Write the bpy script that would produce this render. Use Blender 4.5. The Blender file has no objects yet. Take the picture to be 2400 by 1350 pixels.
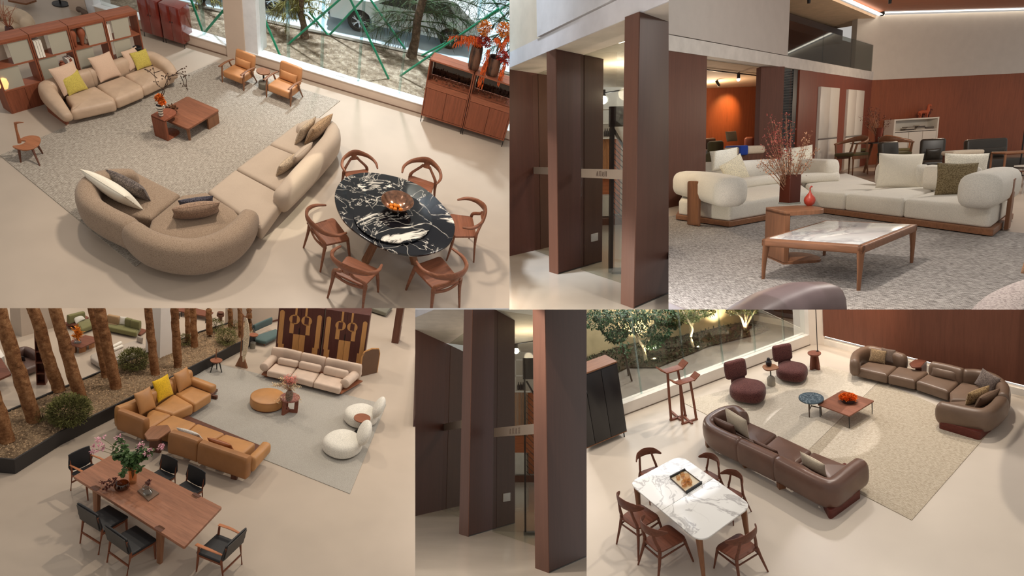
import bpy, bmesh, math, random
import numpy as np
from math import sin, cos, pi, radians, sqrt, exp, atan2, hypot
from mathutils import Matrix, Vector

random.seed(7)
sc = bpy.context.scene
COL = sc.collection
FOC = 1400.0                       # focal length in pixels of the 2400 wide frame

# ---------------------------------------------------------------- camera, world, exposure
PITCH = radians(15)
CAM_Z = 4.0
def c2w(p):                        # camera frame (right, down, forward) -> world
    x, y, z = p
    return Vector((x, z*cos(PITCH) - y*sin(PITCH), CAM_Z - z*sin(PITCH) - y*cos(PITCH)))
C2W = Matrix(((1, 0, 0, 0), (0, -sin(PITCH), cos(PITCH), 0), (0, -cos(PITCH), -sin(PITCH), CAM_Z), (0, 0, 0, 1)))
cam_data = bpy.data.cameras.new('camera')
cam_data.sensor_width = 36.0
cam_data.lens = 36.0*FOC/2400.0
cam_data.clip_end = 400
cam = bpy.data.objects.new('camera', cam_data)
COL.objects.link(cam)
cam.location = (0, 0, CAM_Z)
cam.rotation_euler = (pi/2 - PITCH, 0, 0)
sc.camera = cam
sc.view_settings.view_transform = 'Standard'
sc.view_settings.look = 'None'
sc.view_settings.gamma = 1
sc.view_settings.use_curve_mapping = False
sc.view_settings.exposure = EXPO = 0.0
wd = bpy.data.worlds.new('world'); sc.world = wd; wd.use_nodes = True
wd.node_tree.nodes['Background'].inputs[0].default_value = (1.0, 0.945, 0.89, 1)
wd.node_tree.nodes['Background'].inputs[1].default_value = 0.47

def lin(c):
    return tuple(((v/255)/12.92 if v/255 <= 0.04045 else (((v/255)+0.055)/1.055)**2.4) for v in c)

def lamp(kind, name, cpos, ctgt, energy, color=(255, 240, 220), size=0.3, spot=60, blend=0.3):
    L = bpy.data.lights.new(name, kind); L.energy = energy; L.color = lin(color)
    if kind == 'SPOT': L.spot_size = radians(spot); L.spot_blend = blend; L.shadow_soft_size = size
    elif kind == 'AREA': L.size = size
    elif kind == 'SUN': L.angle = radians(size)
    else: L.shadow_soft_size = size
    o = bpy.data.objects.new(name, L); COL.objects.link(o)
    a, b = c2w(cpos), c2w(ctgt)
    o.location = a
    o.rotation_euler = (b-a).to_track_quat('-Z', 'Y').to_euler()
    return o

# ceiling spotlights of the six showroom sets, plus spots added for sun patches and daylight (camera frame coordinates: right, down, forward)
lamp('SPOT', 'ceiling_spot_tl', (-3.0, -9.0, 9.0), (-5.6, -2.2, 13.5), 1900, (255, 242, 226), .35, 100, .6)
lamp('SPOT', 'ceiling_spot_tl2', (-6.5, -9.5, 8.0), (-3.2, -0.8, 12.0), 850, (255, 240, 222), .2, 90, .6)
lamp('SPOT', 'window_sun_tl', (-0.2, -9.5, 14.0), (-4.15, -2.75, 13.2), 3200, (255, 246, 226), .03, 7, .15)
lamp('SPOT', 'ceiling_spot_tr', (4.2, -5.6, 9.0), (5.4, 0.2, 11.0), 900, (255, 244, 232), .2, 110, .6)
lamp('SPOT', 'daylight_outside_tl', (-2.0, -22.0, 12.0), (-3.0, -8.5, 24.0), 26000, (235, 244, 255), .6, 75, .5)
lamp('SPOT', 'ceiling_spot_bl', (-1.2, -4.2, 6.8), (-3.3, 1.9, 6.6), 430, (255, 240, 220), .10, 100, .7)
lamp('SPOT', 'ceiling_spot_bl2', (-3.6, -4.4, 4.6), (-3.6, 1.2, 8.0), 150, (255, 240, 220), .15, 100, .7)
lamp('SPOT', 'ceiling_spot_br', (4.4, -4.0, 6.6), (2.8, 1.9, 6.6), 450, (255, 242, 224), .08, 100, .7)
lamp('SPOT', 'ceiling_spot_br2', (2.6, -4.4, 4.4), (3.4, 1.2, 7.8), 380, (255, 246, 234), .2, 100, .7)
lamp('SPOT', 'skylight_patch_br', (1.8, -5.0, 6.0), (3.60, 1.62, 7.0), 900, (250, 250, 255), .02, 10, .1)
lamp('SPOT', 'skylight_patch_table', (0.6, -5.0, 5.0), (1.60, 2.2, 5.9), 560, (250, 250, 255), .02, 6, .1)
lamp('SPOT', 'ceiling_spot_bm', (-0.3, -3.0, 2.0), (-0.2, 1.2, 8.0), 260, (255, 244, 230), .1, 60, .8)
lamp('SPOT', 'ceiling_spot_tm', (0.2, -4.0, 8.0), (1.2, 0.2, 12.0), 420, (255, 240, 220), .1, 36, .8)

# ---------------------------------------------------------------- the six showroom sets
class Set:
    def __init__(s, name, a, b, h, k, rect, sides):
        s.name = name; a, b = radians(a), radians(b)
        u = np.array([sin(a)*cos(b), -cos(a)*cos(b), -sin(b)])
        z = np.array([0, 0, 1.]); f = z-u*(z@u); f /= np.linalg.norm(f); r = np.cross(f, u)
        s.B = np.stack([r, f, u], 1); s.u = u; s.h = h; s.k = k; s.rect = rect; s.sides = sides
        M = Matrix.Identity(4)
        for i in range(3):
            for j in range(3): M[i][j] = s.B[i, j]*k
            M[i][3] = -u[i]*h*k
        s.M = C2W @ M
    def ray(s, u, v): return s.B.T @ np.array([(u-1200)/FOC, (v-675)/FOC, 1.])
    def at(s, u, v, z=0.0):
        d = s.ray(u, v); t = (z-s.h)/d[2]
        return Vector((d[0]*t, d[1]*t, z))
    def px(s, p):
        c = s.B @ (np.array(p, float)-np.array([0, 0, s.h])); return np.array([c[0]/c[2]*FOC+1200, c[1]/c[2]*FOC+675])
    def pv(s, u, v, A, Bp):            # where the sight line meets the upright plane through A and Bp
        d = s.ray(u, v); n = np.array([-(Bp[1]-A[1]), Bp[0]-A[0], 0.])
        t = (n @ (np.array([A[0], A[1], 0.])-np.array([0, 0, s.h])))/(n @ d)
        return Vector((d[0]*t, d[1]*t, s.h+d[2]*t))
    def hz(s, p, v):                   # height above floor point p whose image row is v
        best = 0; be = 1e9
        for i in range(0, 1600):
            z = i*0.005; e = abs(s.px((p[0], p[1], z))[1]-v)
            if e < be: be = e; best = z
        return best
    def fit(s, kps, wan=50, uniform=False, yaw0=None):
        L = np.array([k[0] for k in kps], float); T = np.array([k[1] for k in kps], float)
        n = 4 if uniform else 7
        def model(p):
            sx = exp(p[3]); S = np.array([sx, sx, sx])
            if n == 7: S = S*np.exp(p[4:7])
            q = L*S; c, d = cos(p[2]), sin(p[2])
            X = np.stack([q[:, 0]*c-q[:, 1]*d+p[0], q[:, 0]*d+q[:, 1]*c+p[1], q[:, 2]-s.h], 1)
            C = X @ s.B.T
            r = np.stack([C[:, 0]/C[:, 2]*FOC+1200, C[:, 1]/C[:, 2]*FOC+675], 1)-T
            r = r.ravel()
            if n == 7: r = np.concatenate([r, wan*p[4:7]])
            return r
        lowest = L[:, 2].argmin(); a = s.at(*T[lowest], 0)
        best = None
        ys = [yaw0] if yaw0 is not None else [i*pi/6 for i in range(12)]
        for y in ys:
            p = np.zeros(n); p[0], p[1], p[2] = a[0], a[1], y; lam = 1.0
            r = model(p); c0 = r@r
            for it in range(60):
                J = np.zeros((len(r), n))
                for j in range(n):
                    d = np.zeros(n); d[j] = 1e-5; J[:, j] = (model(p+d)-r)/1e-5
                st = np.linalg.solve(J.T@J+lam*np.diag(np.diag(J.T@J)+1e-6), -J.T@r)
                st[3:] = np.clip(st[3:], -.4, .4)
                r2 = model(p+st); c1 = r2@r2
                if c1 < c0:
                    done = c0-c1 < 1e-7; p, r, c0 = p+st, r2, c1; lam *= .4
                    if done: break
                else: lam *= 4
                if lam > 1e9: break
            if best is None or c0 < best[0]: best = (c0, p)
        c0, p = best; S = np.exp(p[3])*np.ones(3)
        if n == 7: S = S*np.exp(p[4:7])
        print('FIT', s.name, 'rms %.1f' % sqrt(c0/len(T)), 'loc %.2f %.2f yaw %.0f scale %s' % (p[0], p[1], np.degrees(p[2]) % 360, np.round(S, 2)))
        return dict(loc=(p[0], p[1], 0), yaw=p[2], scale=tuple(S))

ZL, ZR, ZV1, ZV2 = 1194, 1567, 973, 1375
TL = Set('TL', 20, 44, 8.0, 1.15, (0, 0, 1194, 722.5), 'RB')
TR = Set('TR', -3.5, 13, 1.6, 1.7, (1567, 0, 2400, 725.5), 'LB')
TM = Set('TM', -1.5, 12.5, 1.6, 2.2, (1194, 0, 1567, 725.5), 'LRB')
BL = Set('BL', 12, 17.5, 7.0, 0.6, (0, 722.5, 973, 1350), 'RT')
BR = Set('BR', -11, 16.5, 7.0, 0.6, (1375, 725.5, 2400, 1350), 'LT')
BM = Set('BM', 0, -15.5, 1.6, 1.6, (973, 725.5, 1375, 1350), 'LRT')

# ---------------------------------------------------------------- mesh builder
class G:
    def __init__(s): s.v = []; s.f = []; s.flat = set()
    def add(s, vs, fs, M=None, flat=False):
        o = len(s.v)
        if M is not None: vs = [M @ Vector(p) for p in vs]
        s.v += [tuple(p) for p in vs]
        for f in fs:
            if flat: s.flat.add(len(s.f))
            s.f.append(tuple(i+o for i in f))
        return s
    def join(s, g, M=None):
        o = len(s.f); s.add(g.v, g.f, M)
        s.flat |= {i+o for i in g.flat}; return s

def T(x=0, y=0, z=0, rz=0, rx=0, ry=0, s=1):
    M = Matrix.Translation((x, y, z)) @ Matrix.Rotation(rz, 4, 'Z') @ Matrix.Rotation(ry, 4, 'Y') @ Matrix.Rotation(rx, 4, 'X')
    if s != 1:
        sv = (s, s, s) if not isinstance(s, tuple) else s
        M = M @ Matrix.Diagonal((*sv, 1))
    return M

def rbox(w, d, h, r=0.01, puff=0, M=None, g=None, pz=0, k=2):
    """rounded box centred on x,y with its bottom at z=0; puff bulges the top"""
    g = g or G(); r = min(r, w/2*.98, d/2*.98, h/2*.98)
    def ax(L, m):
        a = [-L/2 + r*t for t in ([0, .25, .6][:k+1] if k > 1 else [0])]
        n = max(1, m); mid = [-L/2+r + (L-2*r)*i/n for i in range(n+1)]
        return a + mid + [-x for x in reversed(a)]
    m = 6 if puff else 1
    X, Y, Z = ax(w, m), ax(d, m), ax(h, 2 if pz else 1)
    idx = {}; vs = []; fs = []
    def pt(i, j, l):
        key = (i, j, l)
        if key in idx: return idx[key]
        p = Vector((X[i], Y[j], Z[l]))
        q = Vector((max(-w/2+r, min(w/2-r, p.x)), max(-d/2+r, min(d/2-r, p.y)), max(-h/2+r, min(h/2-r, p.z))))
        o = p-q
        if o.length > 1e-9: p = q + o.normalized()*r
        fx = max(0, 1-(2*p.x/w)**2); fy = max(0, 1-(2*p.y/d)**2); fz = max(0, 1-(2*p.z/h)**2)
        if puff: p.z += puff*fx*fy*(p.z/(h/2))
        if pz: p.x += pz*fy*fz*(p.x/(w/2)); p.y += pz*fx*fz*(p.y/(d/2))
        idx[key] = len(vs); vs.append((p.x, p.y, p.z+h/2)); return idx[key]
    nx, ny, nz = len(X)-1, len(Y)-1, len(Z)-1
    for i in range(nx):
        for j in range(ny):
            fs.append((pt(i, j, 0), pt(i, j+1, 0), pt(i+1, j+1, 0), pt(i+1, j, 0)))
            fs.append((pt(i, j, nz), pt(i+1, j, nz), pt(i+1, j+1, nz), pt(i, j+1, nz)))
    for i in range(nx):
        for l in range(nz):
            fs.append((pt(i, 0, l), pt(i+1, 0, l), pt(i+1, 0, l+1), pt(i, 0, l+1)))
            fs.append((pt(i, ny, l), pt(i, ny, l+1), pt(i+1, ny, l+1), pt(i+1, ny, l)))
    for j in range(ny):
        for l in range(nz):
            fs.append((pt(0, j, l), pt(0, j, l+1), pt(0, j+1, l+1), pt(0, j+1, l)))
            fs.append((pt(nx, j, l), pt(nx, j+1, l), pt(nx, j+1, l+1), pt(nx, j, l+1)))
    return g.add(vs, fs, M)

def box(w, d, h, M=None, g=None):
    g = g or G(); x, y = w/2, d/2
    vs = [(-x, -y, 0), (x, -y, 0), (x, y, 0), (-x, y, 0), (-x, -y, h), (x, -y, h), (x, y, h), (-x, y, h)]
    return g.add(vs, [(3, 2, 1, 0), (4, 5, 6, 7), (0, 1, 5, 4), (1, 2, 6, 5), (2, 3, 7, 6), (3, 0, 4, 7)], M, flat=True)

def area2(pts): return sum(pts[i][0]*pts[(i+1) % len(pts)][1]-pts[(i+1) % len(pts)][0]*pts[i][1] for i in range(len(pts)))/2
def roundpoly(pts, r, n=5):
    pts = [(p[0], p[1]) for p in pts]
    if area2(pts) < 0: pts = pts[::-1]
    N = len(pts); rr = r if isinstance(r, (list, tuple)) else [r]*N; out = []
    for i in range(N):
        a, b, c = Vector(pts[i-1]), Vector(pts[i]), Vector(pts[(i+1) % N])
        u, w = (a-b), (c-b); lu, lw = u.length, w.length; u.normalize(); w.normalize()
        ang = u.angle(w); q = rr[i]
        if q <= 0 or ang > pi-.05: out.append(tuple(b)); continue
        t = min(q/math.tan(ang/2), lu*.48, lw*.48)
        p0, p2 = b+u*t, b+w*t
        for k in range(n+1):
            s = k/n; out.append(tuple(p0*(1-s)**2 + b*2*s*(1-s) + p2*s*s))
    return out
def inset(pts, d):
    N = len(pts); out = []
    for i in range(N):
        a, b, c = Vector(pts[i-1]), Vector(pts[i]), Vector(pts[(i+1) % N])
        t1, t2 = (b-a), (c-b)
        if t1.length < 1e-9: t1 = t2
        if t2.length < 1e-9: t2 = t1
        t1.normalize(); t2.normalize()
        n1, n2 = Vector((-t1.y, t1.x)), Vector((-t2.y, t2.x)); n = n1+n2
        if n.length < 1e-6: n = n1
        n.normalize(); k = d/max(.4, n.dot(n1)); out.append((b.x+n.x*k, b.y+n.y*k))
    return out
def prism(pts, z0, z1, rt=0, rb=0, puff=0, g=None, M=None, n=4):
    """outline in plan (any winding) between z0 and z1, with rounded top and bottom edges"""
    g = g or G(); pts = [(p[0], p[1]) for p in pts]
    if area2(pts) < 0: pts = pts[::-1]
    rings = []
    if rb: rings += [(inset(pts, rb*(1-sin(k/n*pi/2))), z0+rb*(1-cos(k/n*pi/2))) for k in range(n+1)]
    else: rings.append((pts, z0))
    if rt: rings += [(inset(pts, rt*(1-cos(k/n*pi/2))), z1-rt+rt*sin(k/n*pi/2)) for k in range(n+1)]
    else: rings.append((pts, z1))
    N = len(pts); vs = []; fs = []
    top = rings[-1][0]; cx = sum(p[0] for p in top)/N; cy = sum(p[1] for p in top)/N
    for ps, z in rings: vs += [(p[0], p[1], z) for p in ps]
    for k in range(len(rings)-1):
        for i in range(N):
            j = (i+1) % N; fs.append((k*N+i, k*N+j, (k+1)*N+j, (k+1)*N+i))
    flat = not rt
    if puff:
        base = len(rings)
        for q, t in enumerate((.75, .5, .25)):
            vs += [(cx+(p[0]-cx)*t, cy+(p[1]-cy)*t, z1+puff*(1-t*t)) for p in top]
            for i in range(N):
                j = (i+1) % N; a = (base-1+q)*N; fs.append((a+i, a+j, a+N+j, a+N+i))
        vs.append((cx, cy, z1+puff)); c = len(vs)-1; a = (base+2)*N
        for i in range(N): fs.append((a+i, a+(i+1) % N, c))
        g.add(vs, fs, M); 
    else:
        g.add(vs, fs, M, flat=False)
        o = len(g.v)-len(vs); g.flat.add(len(g.f)); g.f.append(tuple(o+(len(rings)-1)*N+i for i in range(N)))
    o = len(g.v)-len(vs); g.flat.add(len(g.f)); g.f.append(tuple(o+i for i in reversed(range(N))))
    return g
def slab(pts3, th, g=None, M=None):
    """solid from a planar polygon of 3d points, thickened by th along -normal"""
    g = g or G(); P = [Vector(p) for p in pts3]; n = Vector((0, 0, 0))
    for i in range(1, len(P)-1): n += (P[i]-P[0]).cross(P[i+1]-P[0])
    n.normalize(); N = len(P)
    vs = P + [p-n*th for p in P]
    fs = [tuple(range(N)), tuple(reversed(range(N, 2*N)))] + [(i, N+i, N+(i+1) % N, (i+1) % N) for i in range(N)]
    return g.add(vs, fs, M, flat=True)
def lathe(prof, n=28, M=None, g=None):
    g = g or G(); vs = []; fs = []; K = len(prof)
    for r, z in prof:
        vs += [(r*cos(2*pi*i/n), r*sin(2*pi*i/n), z) for i in range(n)]
    for k in range(K-1):
        for i in range(n): fs.append((k*n+i, k*n+(i+1) % n, (k+1)*n+(i+1) % n, (k+1)*n+i))
    if prof[0][0] > 1e-4: fs.append(tuple(reversed(range(n))))
    if prof[-1][0] > 1e-4: fs.append(tuple((K-1)*n+i for i in range(n)))
    return g.add(vs, fs, M)
def cat(pts, n=6, closed=False):
    P = [Vector((*p, 0)) if len(p) == 2 else Vector(p) for p in pts]; out = []; N = len(P)
    rng = range(N if closed else N-1)
    for i in rng:
        a, b, c, d = (P[(i-1) % N], P[i], P[(i+1) % N], P[(i+2) % N]) if closed else (P[max(i-1, 0)], P[i], P[i+1], P[min(i+2, N-1)])
        for k in range(n):
            t = k/n; out.append(.5*((2*b)+(-a+c)*t+(2*a-5*b+4*c-d)*t*t+(-a+3*b-3*c+d)*t**3))
    if not closed: out.append(P[-1])
    return out
def sweep(pts, w, h, n=12, up=(0, 0, 1), pw=2.0, dome=False, g=None, M=None, closed=False, tilt=None):
    """superellipse section (w across, h along up) along a path; w and h may be lists"""
    g = g or G(); P = [Vector(p) for p in pts]; K = len(P); up = Vector(up)
    W = w if isinstance(w, (list, tuple)) else [w]*K; H = h if isinstance(h, (list, tuple)) else [h]*K
    if len(W) != K: W = list(np.interp(np.linspace(0, 1, K), np.linspace(0, 1, len(W)), W))
    if len(H) != K: H = list(np.interp(np.linspace(0, 1, K), np.linspace(0, 1, len(H)), H))
    rows = []
    for i in range(K):
        t = (P[min(i+1, K-1)]-P[max(i-1, 0)]) if not closed else (P[(i+1) % K]-P[i-1])
        if t.length < 1e-9: t = Vector((1, 0, 0))
        t.normalize(); s = t.cross(up)
        if s.length < 1e-3: s = t.cross(Vector((0, 1, 0.1)))
        s.normalize(); u = s.cross(t)
        if tilt:
            a = tilt if not isinstance(tilt, (list, tuple)) else np.interp(i/(K-1), np.linspace(0, 1, len(tilt)), tilt)
            s, u = s*cos(a)+u*sin(a), u*cos(a)-s*sin(a)
        rows.append((P[i], t, s, u, W[i], H[i]))
    if dome and not closed:
        a = rows[0]; z = rows[-1]; m = min(a[4], a[5])/2*dome; m2 = min(z[4], z[5])/2*dome
        pre = [(a[0]-a[1]*m*sin(q), a[1], a[2], a[3], a[4]*cos(q), a[5]*cos(q)) for q in (1.5, 1.2, .8, .4)]
        post = [(z[0]+z[1]*m2*sin(q), z[1], z[2], z[3], z[4]*cos(q), z[5]*cos(q)) for q in (.4, .8, 1.2, 1.5)]
        rows = pre+rows+post
    vs = []; fs = []; K = len(rows)
    for p, t, s, u, ww, hh in rows:
        for j in range(n):
            a = 2*pi*(j+.5)/n; ca, sa = cos(a), sin(a)
            e = 2/pw; x = math.copysign(abs(ca)**e, ca)*ww/2; y = math.copysign(abs(sa)**e, sa)*hh/2
            vs.append(p+s*x+u*y)
    for k in range(K if closed else K-1):
        l = (k+1) % K
        for j in range(n): fs.append((k*n+j, l*n+j, l*n+(j+1) % n, k*n+(j+1) % n))
    if not closed: fs += [tuple(reversed(range(n))), tuple((K-1)*n+j for j in range(n))]
    fs = [tuple(reversed(f)) for f in fs]
    return g.add(vs, fs, M)
def tube(pts, r, n=8, g=None, M=None, dome=False):
    rr = [2*x for x in r] if isinstance(r, (list, tuple)) else 2*r
    return sweep(pts, rr, rr, n=n, g=g, M=M, dome=dome)
def stick(a, b, r0, r1=None, n=8, g=None, M=None):
    return tube([a, b], [r0, r1 if r1 else r0], n=n, g=g, M=M)
def ball(r, c=(0, 0, 0), n=14, m=9, g=None, M=None, s=(1, 1, 1)):
    prof = [(max(1e-5, r*sin(pi*k/m)), -r*cos(pi*k/m)) for k in range(m+1)]
    return lathe(prof, n, (M or Matrix()) @ Matrix.Translation(c) @ Matrix.Diagonal((*s, 1)), g)
def pillow(w, h, t, M=None, g=None, n=12, seed=0):
    """upright scatter cushion: width x, height z (bottom at 0), thickness y"""
    g = g or G(); rnd = random.Random(seed); vs = []; fs = []
    ph = rnd.random()*6
    for side in (1, -1):
        for i in range(n+1):
            for j in range(n+1):
                u, v = i/n*2-1, j/n*2-1
                u, v = sin(u*pi/2*.98)/sin(pi/2*.98), sin(v*pi/2*.98)/sin(pi/2*.98)
                x = w/2*u*(1-.07*(1-v*v)); z = h/2*v*(1-.07*(1-u*u))
                y = side*t/2*((1-u*u)*(1-v*v))**.42*(1+.05*sin(3*u+ph)*cos(2.5*v+ph))
                vs.append((x, y, z+h/2))
    N = (n+1)**2
    for i in range(n):
        for j in range(n):
            a = i*(n+1)+j; q = (a, a+n+1, a+n+2, a+1)
            fs.append(tuple(reversed(q))); fs.append(tuple(x+N for x in q))
    return g.add(vs, fs, M)

# ---------------------------------------------------------------- objects
LOC = {}
MESHES = []
SETOF = {}
def mesh_of(name, g, mat, off=(0, 0, 0)):
    me = bpy.data.meshes.new(name)
    o = Vector(off)
    me.from_pydata([(p[0]-o[0], p[1]-o[1], p[2]-o[2]) for p in g.v], [], g.f)
    me.validate(clean_customdata=False)
    b = bmesh.new(); b.from_mesh(me); bmesh.ops.remove_doubles(b, verts=b.verts, dist=1e-5)
    bmesh.ops.recalc_face_normals(b, faces=b.faces); b.to_mesh(me); b.free()
    me.polygons.foreach_set('use_smooth', [True]*len(me.polygons))
    me.update()
    try: me.set_sharp_from_angle(angle=radians(38))
    except Exception: pass
    me.materials.append(mat)
    return me
def props(o, label, cat_, group, kind):
    if label: o['label'] = label
    if cat_: o['category'] = cat_
    if group: o['group'] = group
    if kind: o['kind'] = kind
def place(o, S, loc, yaw=0, scale=1):
    sv = (scale,)*3 if not isinstance(scale, (tuple, list)) else scale
    o.matrix_world = S.M @ T(loc[0], loc[1], loc[2] if len(loc) > 2 else 0, rz=yaw) @ Matrix.Diagonal((*sv, 1))
def thing(S, name, label, cat_, loc=(0, 0, 0), yaw=0, scale=1, group=None, tiltM=None):
    o = bpy.data.objects.new(name, None); o.empty_display_size = .1; COL.objects.link(o)
    place(o, S, loc, yaw, scale)
    if tiltM is not None: o.matrix_world = o.matrix_world @ tiltM
    props(o, label, cat_, group, None); SETOF[o] = S
    LOC[o] = Vector((loc[0], loc[1], loc[2] if len(loc) > 2 else 0))
    return o
def part(name, g, mat, parent, ab=False, label=None, kind=None):
    """a part; with ab the shape is given in set coordinates (parent has yaw 0, scale 1)"""
    off = LOC[parent] if ab else (0, 0, 0)
    o = bpy.data.objects.new(name, mesh_of(name, g, mat, off)); COL.objects.link(o)
    o.parent = parent; LOC[o] = LOC.get(parent, Vector((0, 0, 0))) if ab else Vector((0, 0, 0)); SETOF[o] = SETOF[parent]
    props(o, label, None, None, kind); return o
def solo(S, name, g, mat, label, cat_, loc=None, yaw=0, scale=1, group=None, kind=None, tiltM=None):
    off = (0, 0, 0)
    if loc is None:
        xs = [p[0] for p in g.v]; ys = [p[1] for p in g.v]; zs = [p[2] for p in g.v]
        loc = off = ((min(xs)+max(xs))/2, (min(ys)+max(ys))/2, min(zs))
    o = bpy.data.objects.new(name, mesh_of(name, g, mat, off)); COL.objects.link(o)
    place(o, S, loc, yaw, scale)
    if tiltM is not None: o.matrix_world = o.matrix_world @ tiltM
    props(o, label, cat_, group, kind); SETOF[o] = S; LOC[o] = Vector(loc)
    return o
def struct(S, name, g, mat, label=None):
    return solo(S, name, g, mat, label, None, kind='structure')
def copy_tree(o, S, label, loc, yaw=0, scale=1, group=None, name=None):
    c = o.copy(); COL.objects.link(c); SETOF[c] = S
    if name: c.name = name
    place(c, S, loc, yaw, scale); c['label'] = label
    if group: c['group'] = group
    elif 'group' in c: pass
    def rec(a, b):
        for ch in list(a.children):
            d = ch.copy(); COL.objects.link(d); d.parent = b; SETOF[d] = S; rec(ch, d)
    rec(o, c); return c

def clip_all():
    """trim every shape at the edges of its own set, so that no set reaches into its neighbour"""
    bpy.context.view_layer.update()
    eps = 0.15
    for o in list(bpy.data.objects):
        if o.type != 'MESH' or o not in SETOF: continue
        S = SETOF[o]; x0, y0, x1, y1 = S.rect
        pl = {'L': ((-FOC, 0, x0-1200-eps)), 'R': ((FOC, 0, -(x1-1200+eps))), 'T': ((0, -FOC, y0-675-eps)), 'B': ((0, FOC, -(y1-675+eps)))}
        MW = o.matrix_world; C = Vector((0, 0, CAM_Z)); inv = MW.inverted(); R = C2W.to_3x3()
        for sd in S.sides:
            n = R @ Vector(pl[sd]); n.normalize()
            # to local space
            nl = (MW.to_3x3().transposed() @ n); cl = inv @ C
            vals = [nl.dot(v.co-cl) for v in o.data.vertices]
            if not vals or max(vals) <= 0: continue
            if o.data.users > 1: o.data = o.data.copy()
            me = o.data
            if min(vals) >= 0:
                me.clear_geometry(); break
            b = bmesh.new(); b.from_mesh(me)
            r = bmesh.ops.bisect_plane(b, geom=b.verts[:]+b.edges[:]+b.faces[:], dist=1e-6, plane_co=cl, plane_no=nl, clear_outer=True)
            ed = [e for e in r['geom_cut'] if isinstance(e, bmesh.types.BMEdge) and e.is_boundary]
            try: bmesh.ops.holes_fill(b, edges=ed, sides=0)
            except Exception: pass
            b.to_mesh(me); b.free()
            if not me.vertices: break
            try: me.set_sharp_from_angle(angle=radians(38))
            except Exception: pass
    gone = 1
    while gone:
        gone = 0
        for o in list(bpy.data.objects):
            if (o.type == 'MESH' and not len(o.data.vertices) and not o.children) or (o.type == 'EMPTY' and not o.children):
                bpy.data.objects.remove(o, do_unlink=True); gone = 1
# ---------------------------------------------------------------- procedural materials
MC = {}
class NT:
    def __init__(s, name):
        s.m = bpy.data.materials.new(name); s.m.use_nodes = True; s.t = s.m.node_tree
        s.b = s.t.nodes['Principled BSDF']; s.tc = None
    def n(s, ty, **kw):
        x = s.t.nodes.new(ty)
        for k, v in kw.items():
            if k.startswith('i_'): x.inputs[k[2:].replace('_', ' ')].default_value = v
            else: setattr(x, k, v)
        return x
    def l(s, a, b): s.t.links.new(a, b)
    def co(s, scale=(1, 1, 1), rot=(0, 0, 0)):
        if not s.tc: s.tc = s.n('ShaderNodeTexCoord')
        mp = s.n('ShaderNodeMapping'); mp.inputs['Scale'].default_value = scale; mp.inputs['Rotation'].default_value = rot
        s.l(s.tc.outputs['Object'], mp.inputs['Vector']); return mp.outputs[0]
    def noise(s, scale, vec, detail=4, rough=.55, dist=0):
        x = s.n('ShaderNodeTexNoise'); x.inputs['Scale'].default_value = scale; x.inputs['Detail'].default_value = detail
        x.inputs['Roughness'].default_value = rough; x.inputs['Distortion'].default_value = dist; s.l(vec, x.inputs['Vector']); return x.outputs['Fac']
    def ramp(s, fac, stops):
        x = s.n('ShaderNodeValToRGB'); e = x.color_ramp.elements
        while len(e) < len(stops): e.new(.5)
        for i, (p, c) in enumerate(stops):
            e[i].position = p; e[i].color = (*(lin(c) if max(c) > 1.01 else c), 1)
        s.l(fac, x.inputs[0]); return x.outputs[0]
    def math(s, op, a, b=None):
        x = s.n('ShaderNodeMath', operation=op)
        for i, v in enumerate((a, b)):
            if v is None: continue
            if isinstance(v, (int, float)): x.inputs[i].default_value = v
            else: s.l(v, x.inputs[i])
        return x.outputs[0]
    def mix(s, fac, a, b, bt='MIX'):
        x = s.n('ShaderNodeMix', data_type='RGBA', blend_type=bt)
        for i, v in ((0, fac), (6, a), (7, b)):
            if isinstance(v, (int, float)): x.inputs[i].default_value = v
            elif isinstance(v, tuple): x.inputs[i].default_value = (*(lin(v) if max(v) > 1.01 else v), 1)
            else: s.l(v, x.inputs[i])
        return x.outputs[2]
    def col(s, c): s.l(c, s.b.inputs['Base Color'])
    def bump(s, h, st=.3, d=.01):
        x = s.n('ShaderNodeBump'); x.inputs['Strength'].default_value = st; x.inputs['Distance'].default_value = d
        s.l(h, x.inputs['Height']); s.l(x.outputs[0], s.b.inputs['Normal'])
    def r(s, rough, spec=.5, metal=0, coat=0):
        s.b.inputs['Roughness'].default_value = rough; s.b.inputs['Specular IOR Level'].default_value = spec
        s.b.inputs['Metallic'].default_value = metal; s.b.inputs['Coat Weight'].default_value = coat; s.b.inputs['Coat Roughness'].default_value = .1
def sh(c, k): return tuple(max(1.1, min(255, v*k)) for v in c)

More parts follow.
